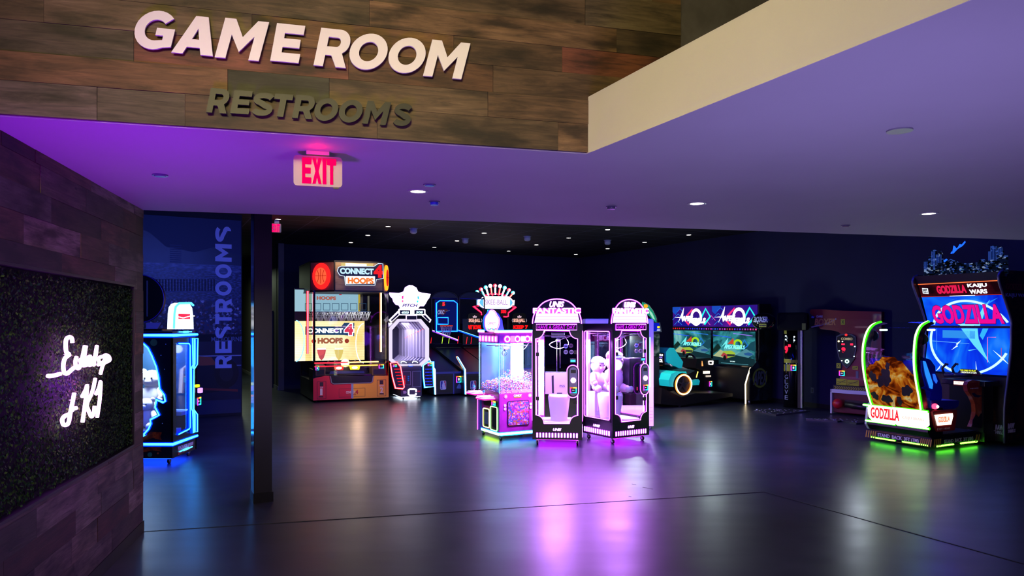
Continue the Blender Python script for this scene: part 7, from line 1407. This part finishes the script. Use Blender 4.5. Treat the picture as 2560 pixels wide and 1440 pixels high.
reader(RK, SR(0), RK.SR_(415, 902, 442, 958), .05)
b = MB(); q_ = S(428, 820); b.box(.0, .05, q_[0]-.03, q_[0]+.03, q_[1]-.02, q_[1]+.02, E('#e8f020', 1.6), .01); q_ = S(440, 850); b.box(.02, .07, q_[0]-.04, q_[0]+.03, q_[1]-.04, q_[1]+.03, E('#b080ff', 2.4), .01); b.build('push_button', RK.e)
b = MB(); b.poly(SR(0), [S(300, 1275), S(410, 1222), S(410, 1265), S(300, 1320)], 0, .003, ART([(.4, '#58101c'), (.65, '#b03028')], 9)); 
def srot(u, v, w, a=S(300, 1262), c=S(410, 1226)): return SR(0)(a[0]+(c[0]-a[0])*u, a[1]-.035+(c[1]-a[1])*u+.045*v, w)
b.text(srot, 'REACH FOR LIFTOFF', (0, 1, 0, 1), .003, .006, M('#e0c0c8', .5), bold=.03); b.build('side_lettering', RK.e)
b = MB(); b.tube([SR(0)(*S(310, 1293), .01), SR(0)(*S(400, 1258), .01)], .008, BN, 6); b.tube([SR(0)(*S(335, 1283), .014), SR(0)(*S(372, 1268), .014)], .014, BN, 6); b.build('winged_neon', RK.e)
b = MB(); b.tube([SR(0)(*S(305, 432, 0), .01), SR(0)(*S(395, 430, 0), .01)], .007, BN, 6); b.tube([SR(0)(*S(335, 432), .014), SR(0)(*S(370, 431), .014)], .013, BN, 6); b.build('winged_neon', RK.e)
# topper dome on the right face
td = [S(*p, 0) for p in [(258, 412), (262, 300), (268, 255), (285, 230), (310, 222), (385, 225), (405, 260), (412, 320), (415, 412)]]
b = MB(); b.poly(SR(-.06), td, 0, .06, E('#d8ecff', 2.2)); b.build('topper_dome', RK.e)
b = MB(); b.tube([SR(0)(*S(x, y), .02) for x, y in ((262, 408), (266, 300), (275, 250), (300, 226), (385, 224), (402, 240))], .014, BN, 8); b.build('topper_neon', RK.e)
b = MB(); b.rect(SR(0), RK.SR_(305, 302, 385, 338), 0, .01, E('#e82848', 1.6)); b.poly(SR(0), [S(300, 240), S(385, 240), S(395, 290), S(300, 290)], 0, .012, E('#ffffff', 5)); b.poly(SR(0), [S(298, 345), S(400, 345), S(402, 392), S(298, 395)], 0, .012, E('#ffffff', 5)); b.tube([SR(0)(*S(x, y), .02) for x, y in ((290, 322), (330, 330), (380, 318), (410, 316))], .006, E('#ffffff', 4), 6); b.build('topper_lettering', RK.e)
casters(RK, (-.08,), (.08, DR-.08)); casters(RK, (XLW+.08,), (.08, DR-.08))
b = MB(); b.box(XLW+.05, -.04, .04, DR-.04, .066, .076, E('#1040ff', 7)); b.build('underglow_strip', RK.e)
wp = RK.world(-.5, .4, zu-.02); area('rocket_claw_lamp', RK.world(-.45, .3, zu-.02), RK.world(-.45, .35, .5), .45, 60, '#d8f0ff')
b = MB(); b.box(XLW+.05, -.02, .03, .29, F(50, 965)[1]-.40, F(50, 965)[1]-.322, M('#b8d0d8', .5)); b.build('prize_shelf', RK.e)
za = F(85, 790)[1]-.43; xa_ = F(88, 790, .3)[0]; plush('plush_toy', 'white plush bear high in the rocket window with its face to the glass', RK, (xa_, .42, za), .66, '#f4f0ec', None)
b = MB(); b.box(XLW+.05, -.02, .3, DR-.05, za-.05, za-.002, M('#b8d0d8', .5)); b.build('prize_shelf', RK.e)
plush('plush_toy', 'smaller white plush bear low at the front of the rocket window', RK, (F(62, 960, .1)[0]-.02, .2, F(50, 965)[1]-.32), .48, '#e8e0dc', None)
# round black disc on a machine behind
DB = Fr(90, 1200, 4, ZE, name='disc_topped_machine', label='black machine with large round disc topper behind the rocket claw machine', cat='arcade machine'); p = P(360, 1088); DB.O = Vector((p.x, p.y, 0)); DB.e.location = DB.O
c = DB.F(22, 192); r_ = abs(DB.F(200, 192)[0]-c[0]); b = MB(); b.cyl((c[0], .0, c[1]), r_, .08, M('#08080e', .4), 'y', 48); b.build('round_topper', DB.e)
b = MB(); b.tube([(c[0]+r_*math.cos(R(a)), -.0, c[1]+r_*math.sin(R(a))) for a in range(0, 360, 8)], .008, M('#4028a0', .3), 6, closed=True); b.build('topper_rim', DB.e)
b = MB(); q_ = DB.F(82, 190); b.box(q_[0]-.006, q_[0]+.006, -.02, 0, DB.F(82, 320)[1], DB.F(82, 62)[1], M('#606078', .4)); b.build('seam_strip', DB.e)
b = MB(); zz = DB.F(100, 365)[1]; z2 = DB.F(100, 410)[1]; b.poly(FP(0), [DB.F(72, 365), DB.F(178, 365), DB.F(150, 410), DB.F(72, 410)], -.03, .0, M('#8c80b8', .4)); b.build('topper_bracket', DB.e)
b = MB(); b.box(-1.0, .28, .02, .45, .0, z2, M('#0a0a12', .4), .02); b.build('cabinet', DB.e)
# ================================================================ PILLAR, FIXTURES, SMALL THINGS
PI = Fr(636, 1258, YD, Z1)
b = MB(); b.box(0, PI.F(680, 900)[0], 0, .24, 0, ZC, noise_mat('#1c1c24', '#22222a', 3, .34)); o = place(b.build('column', kind='structure'), PI); o.name = 'trim_4'; o['label'] = 'square dark pillar at the opening'
b = MB(); b.box(-.006, .0, .003, .237, .1, ZC, M('#383848', .10, .7)); place(b.build('trim_5', kind='structure', label='polished side cladding of the pillar'), PI)
b = MB(); b.box(-.012, PI.F(680, 900)[0]+.012, -.012, .252, 0, .1, BLK); place(b.build('baseboard_pillar', kind='structure'), PI)
def downlight(px, py, z, r, label, group=None, s=8, trim='#b8b4c0'):
    p = P(px, py, z); e = bpy.data.objects.new('downlight', None); COL.objects.link(e); e.location = p; tag(e, label, 'ceiling light', group)
    b = MB(); b.disc(TP(0), 0, 0, r*1.5, -.006, 0, M(trim, .4), hole=.72); b.build('trim_ring', e)
    b = MB(); b.disc(TP(0), 0, 0, r*1.08, -.004, .0, E('#fff4e8', s)); b.build('lens', e); return p
for k, (x, y, l) in enumerate(((1045, 477.5, 'round recessed downlight right of the near exit sign'), (1742, 508, 'round recessed downlight in the middle of the low ceiling'), (2322, 533, 'round recessed downlight at the right of the low ceiling'))):
    p = downlight(x, y, ZS, .052, l); lt = area('downlight_lamp', p - Vector((0, 0, .02)), p - Vector((0, 0, 2)), .09, 1.2, '#fff0e0', spread=100); lt.data.shape = 'DISK'
z7 = lambda x, y: (640+x/2.207, 340+y/2.207)
ORD = ['leftmost', 'second from left', 'third from left', 'fourth from left', 'fifth from left', 'sixth from left', 'seventh from left', 'middle', 'seventh from right', 'sixth from right', 'fifth from right', 'fourth from right', 'third from right', 'second from right', 'rightmost']
for k, (x, y) in enumerate(sorted(((122, 458), (729, 499), (617, 547), (523, 587), (1259, 535), (1109, 578), (984, 613), (1547, 600), (1394, 634), (1765, 652), (1940, 516), (1725, 562), (1940, 621), (2144, 586), (2388, 545)))):
    downlight(*z7(x, y), ZC, .052, f'small round downlight in the dark ceiling, {ORD[k]} of fifteen', 'game room ceiling downlights', 10, '#202028')
def ceil_dev(name, px, py, z, r, h, label, col, cat, dome=False, glint=None, group=None):
    p = P(px, py, z); e = bpy.data.objects.new(name, None); COL.objects.link(e); e.location = p; tag(e, label, cat, group)
    b = MB(); b.disc(TP(0), 0, 0, r, -.008, 0, M(col, .3)); b.build('mounting_ring', e)
    b = MB()
    if dome: b.cyl((0, 0, -h*.6), r*.8, h*.6, M(col, .3)); b.sph((0, 0, -h*.6), r*.8, M(col, .3), (1, 1, .5))
    else: b.cyl((0, 0, -h), r*.72, h, M(glint or col, .25), r2=r*.8)
    b.build('body', e); return e
ceil_dev('ceiling_speaker', 2249, 325, ZS, .062, .004, 'round flush speaker near the upper right of the low ceiling', '#8a8694', 'speaker', glint='#3c3848')
ceil_dev('sprinkler_cover', 400, 437, ZS, .05, .012, 'round sprinkler cover left of the near exit sign', '#6c4c8c', 'sprinkler')
ceil_dev('ceiling_sprinkler', 1074, 461, ZS, .045, .012, 'small chrome sprinkler just above the left downlight', '#7c7890', 'sprinkler', glint='#3040c0')
ceil_dev('ceiling_sprinkler', 1086, 503.5, ZS, .045, .03, 'small chrome sprinkler just below the left downlight', '#6c6880', 'sprinkler', glint='#4050e0')
ceil_dev('smoke_detector', 1528, 516, ZS, .045, .025, 'small smoke detector left of the middle downlight', '#6c6484', 'detector')
ceil_dev('smoke_detector', 2114, 563, ZS, .045, .015, 'small flat detector between middle and right downlights', '#7c748c', 'detector')
for (x, y, l) in ((869, 510, 'leftmost'), (1155, 566, 'second'), (1497, 553, 'third'), (1940, 575, 'rightmost')):
    ceil_dev('dome_camera', *z7(x, y), ZC, .10, .14, f'pale dome camera on the dark ceiling, {l} of four', '#a8acc0', 'camera', dome=True)
# exit signs
def exit_sign(px, py, z, yaw, zoom, box, letters, mount, label, back, s):
    fr = Fr(px, py, yaw, zoom, zb=z, name='exit_sign', label=label, cat='exit sign'); fr.e.location.z = 0
    b = MB(); r = fr.FR(*mount); b.box(r[0], r[1], -.03, .06, r[2], z, M('#d8d0c0', .4), .004); b.build('ceiling_mount', fr.e)
    b = MB(); r = fr.FR(*box, -.03); b.poly(FP(-.03), rrect(r, (r[3]-r[2])*.12), -.045, 0, M('#a8a294', .5)); b.build('housing', fr.e)
    u0, u1, v0, v1 = fr.FR(*letters, -.032); ww = (u1-u0)
    for ch, a, c in (('E', 0, .27), ('X', .30, .57), ('I', .60, .71), ('T', .73, 1.0)):
        b = MB(); letter(b, FP(-.032), ch, (u0+ww*a, u0+ww*c, v0, v1), 0, .004, E('#ff0050', s)); b.build('letter', fr.e)
    b = MB(); b.box(r[1]-.05, r[1]-.02, -.03, -.01, r[2]-.008, r[2], M('#30302c', .4)); b.build('indicator', fr.e); return fr
ZX = (720, 360, 12)
ex = exit_sign(895, 235, ZS, ysign, ZX, (165, 365, 1625, 1270), (420, 440, 1445, 1200), (545, 225, 1240, 350), 'white exit sign with red letters hanging from the low ceiling', '#e8e0cc', 1.5)
p = ex.world(0, -.13, ZS-.05); point('exit_sign_red_glow', p, .5, '#ff1028', .03)
pt = P(692, 547, ZC)
ex2 = exit_sign(692, 551, ZC, YD-8, Z1, (678, 559, 703, 581), (679, 560, 700, 580), (686, 551, 698, 559), 'small distant exit sign glowing red beside the dark pillar', '#e8e0cc', 2.2)
# arcade game with bird topper behind the prize machines
TB = Fr(760, 1150, 8, (1440, 740, 3.79), name='prize_wheel_arcade_machine', label='dark arcade machine with green winged topper behind the right prize machine', cat='arcade machine'); p = P(1640, 1018); TB.O = Vector((p.x, p.y, 0)); TB.e.location = TB.O
T = lambda x, y: TB.F(x, y); b = MB(); x0, x1 = T(640, 400)[0], T(800, 400)[0]; b.box(x0-.3, x1, .05, .7, .05, T(700, 350)[1], M('#08080e', .35), .02); b.build('cabinet', TB.e)
b = MB(); wing = [T(*p) for p in [(632, 55), (650, 62), (690, 85), (730, 140), (758, 200), (765, 250), (740, 235), (700, 190), (670, 170), (640, 165), (625, 120)]]; b.poly(FP(0), wing, -.04, .02, E('#1c9c78', .9)); b.poly(FP(-.02), [T(*p) for p in [(640, 80), (670, 80), (680, 100), (660, 118), (640, 108)]], 0, .01, E('#f0a020', 1.4)); b.poly(FP(-.02), [T(*p) for p in [(690, 130), (720, 165), (745, 225), (725, 215), (695, 165)]], 0, .01, E('#a0e8c8', 1.0)); b.tube([Vector((q[0], -.02, q[1])) for q in wing[:6]], .012, M('#101014', .4)); b.build('wing_topper', TB.e)
b = MB(); b.poly(FP(0), [T(700, 250), T(795, 250), T(812, 340), T(720, 345)], -.03, .01, M('#30343c', .3)); b.poly(FP(-.01), [T(705, 256), T(785, 256), T(795, 332), T(720, 336)], 0, .006, E('#0818b0', 1.2)); b.rect(FP(-.016), TB.FR(768, 285, 790, 305), 0, .004, E('#f0d020', 1.6)); b.text(FP(-.016), '41', TB.FR(762, 315, 794, 330), 0, .004, E('#e0f0ff', 1.8), bold=.03); b.build('score_display', TB.e)
b = MB(); b.poly(FP(0), [T(700, 370), T(793, 375), T(790, 575), T(700, 570)], -.02, 0, ART([(.3, '#0c2020'), (.5, '#2c4c48'), (.7, '#a0b8b8')], 7, .35)); b.build('play_field', TB.e)
# waste bin
WB = Fr(745, 1028, 0, (1440, 740, 3.79), name='waste_bin', label='silver cylindrical waste bin behind the right prize machine', cat='bin')
r_ = (WB.F(785, 950)[0]-WB.F(735, 950)[0])*.9; b = MB(); b.cyl((0, r_, .0), r_, WB.F(745, 850)[1], M('#8088a8', .3, .5), n=32); b.build('body', WB.e); b = MB(); b.cyl((0, r_, WB.F(745, 850)[1]), r_*1.02, .05, M('#a0a8c0', .3, .6), n=32, r2=r_*.8); b.build('lid', WB.e)
# wall outlet
OU = Fr(1828, 1008, YR, ZCC, zb=.35, name='wall_outlet', label='small wall outlet between the two punch machines', cat='outlet')
rw = RW.O; d = (rw-OU.O).dot(Vector((ux.x, ux.y, 0))); r = ray(1600+1828/4.236, 740+1000/4.236); n = ux; t = n.dot(rw-Vector((0, 0, H)))/n.dot(r); p = Vector((0, 0, H))+r*t
OU.e.location = (p.x-ux.x*.006, p.y-ux.y*.006, 0); b = MB(); b.rect(FP(0), (-.04, .04, p.z-.06, p.z+.06), -.004, .004, M('#484c5c', .4)); b.build('cover_plate', OU.e); b = MB(); b.rect(FP(-.004), (-.015, .015, p.z-.03, p.z+.03), 0, .003, M('#14141c', .4)); b.build('socket', OU.e)
# glass sliver and scuffs on the floor
for k, (x0, y0, x1, y1) in enumerate(((1580, 1210, 1590, 1212), (1607, 1218, 1632, 1223), (1572, 1241, 1578, 1242))):
    b = MB(); a, c = P(x0, y0), P(x1, y1); strip(b, a, c, .012, .0012, M('#101014', .6)); b.build('floor_scuff', None, ('tiny dark scrap on the floor, upper of three', 'largest dark scrap on the floor, middle of three', 'tiny dark scrap on the floor, lowest of three')[k], 'scrap')

# a few parts belong to a part of their thing: move them one level down
SUB = {'hinge': 'front_panel', 'door_neon': ('front_panel', 'side_panel'), 'push_button': ('control_pod', 'joystick_shelf', 'light_column'), 'counter_display': 'control_pod', 'card_reader': ('control_pod', 'console_box', 'side_score_panel', 'dashboard', 'light_column', 'front_panel', 'door_header', 'body', 'column'),
 'vent_light': 'base', 'base_logo': 'base', 'side_logo': 'base', 'header_neon': 'header_back', 'header_light_panel': 'header_back', 'header_lettering': 'header_back', 'logo_lettering': 'header_back',
 'air_hose': 'claw_carriage', 'ball_light': 'marquee_box', 'marquee_sign': 'marquee_box', 'hoop_net': 'hoop', 'bag_lettering': 'bag_shell', 'score_digits': ('shield_display', 'column'), 'indicator_lamp': ('shield_display', 'column'), 'ring_lamp': 'shield_display',
 'arm_lettering': 'body', 'column_lettering': 'column', 'wheel_rim_light': 'wheel', 'number_plate': 'seat_back', 'tail_light': 'rear_body', 'exhaust': 'rear_body', 'hand_grip_light': 'steering_wheel', 'seat_side_bolster': 'seat_back', 'head_rest': 'seat_back',
 'screen_title': 'upper_screen', 'rear_sign': 'rear_bumper', 'bumper_neon': 'rear_bumper', 'bumper_end': 'rear_bumper', 'side_sign': 'side_bumper', 'warning_band': 'platform', 'side_lettering': 'side_panel', 'panel_edge': 'side_panel', 'console_light': 'gun_console', 'gun': 'gun_console', 'crown_neon': 'crown_sign', 'crown_pin': 'crown_sign', 'arrow_neon': 'crown_sign', 'topper_lettering': 'topper_dome', 'topper_neon': 'topper_dome', 'joystick': 'joystick_shelf', 'shelf_light': 'joystick_shelf', 'rocket_neon': 'front_panel', 'front_print': ('front_panel', 'front_panel_red', 'pedestal', 'cabinet_base'), 'door_inner_panel': 'side_panel', 'door_glass': ('front_panel', 'side_panel'), 'flower_badge': 'cabinet_base', 'candy_poster': 'cabinet_base', 'round_button': 'cabinet_base', 'front_lettering': 'cabinet_base', 'marquee_lights': 'roof_box', 'topper_rim': 'round_topper', 'seam_strip': 'round_topper', 'blue_spark_light': 'skyline_topper', 'socket': 'cover_plate', 'eye': 'head', 'ear': 'head', 'cap': 'head', 'foot_pad': 'foot'}
base = lambda o: o.name.split('.')[0]
for root in [o for o in bpy.data.objects if o.type == 'EMPTY' and not o.parent]:
    kids = [o for o in bpy.data.objects if o.parent == root]; by = {}
    for o in kids: by.setdefault(base(o), []).append(o)
    moved = set()
    for o in kids:
        t = SUB.get(base(o))
        if not t: continue
        for nm in ((t,) if isinstance(t, str) else t):
            if nm in by and base(by[nm][0]) not in SUB and tuple(by[nm][0].location) == (0, 0, 0):
                ctr = lambda q: sum((Vector(c) for c in q.bound_box), Vector())/8
                tgt = min(by[nm], key=lambda q: (ctr(q)-ctr(o)).length); o.parent = tgt; break
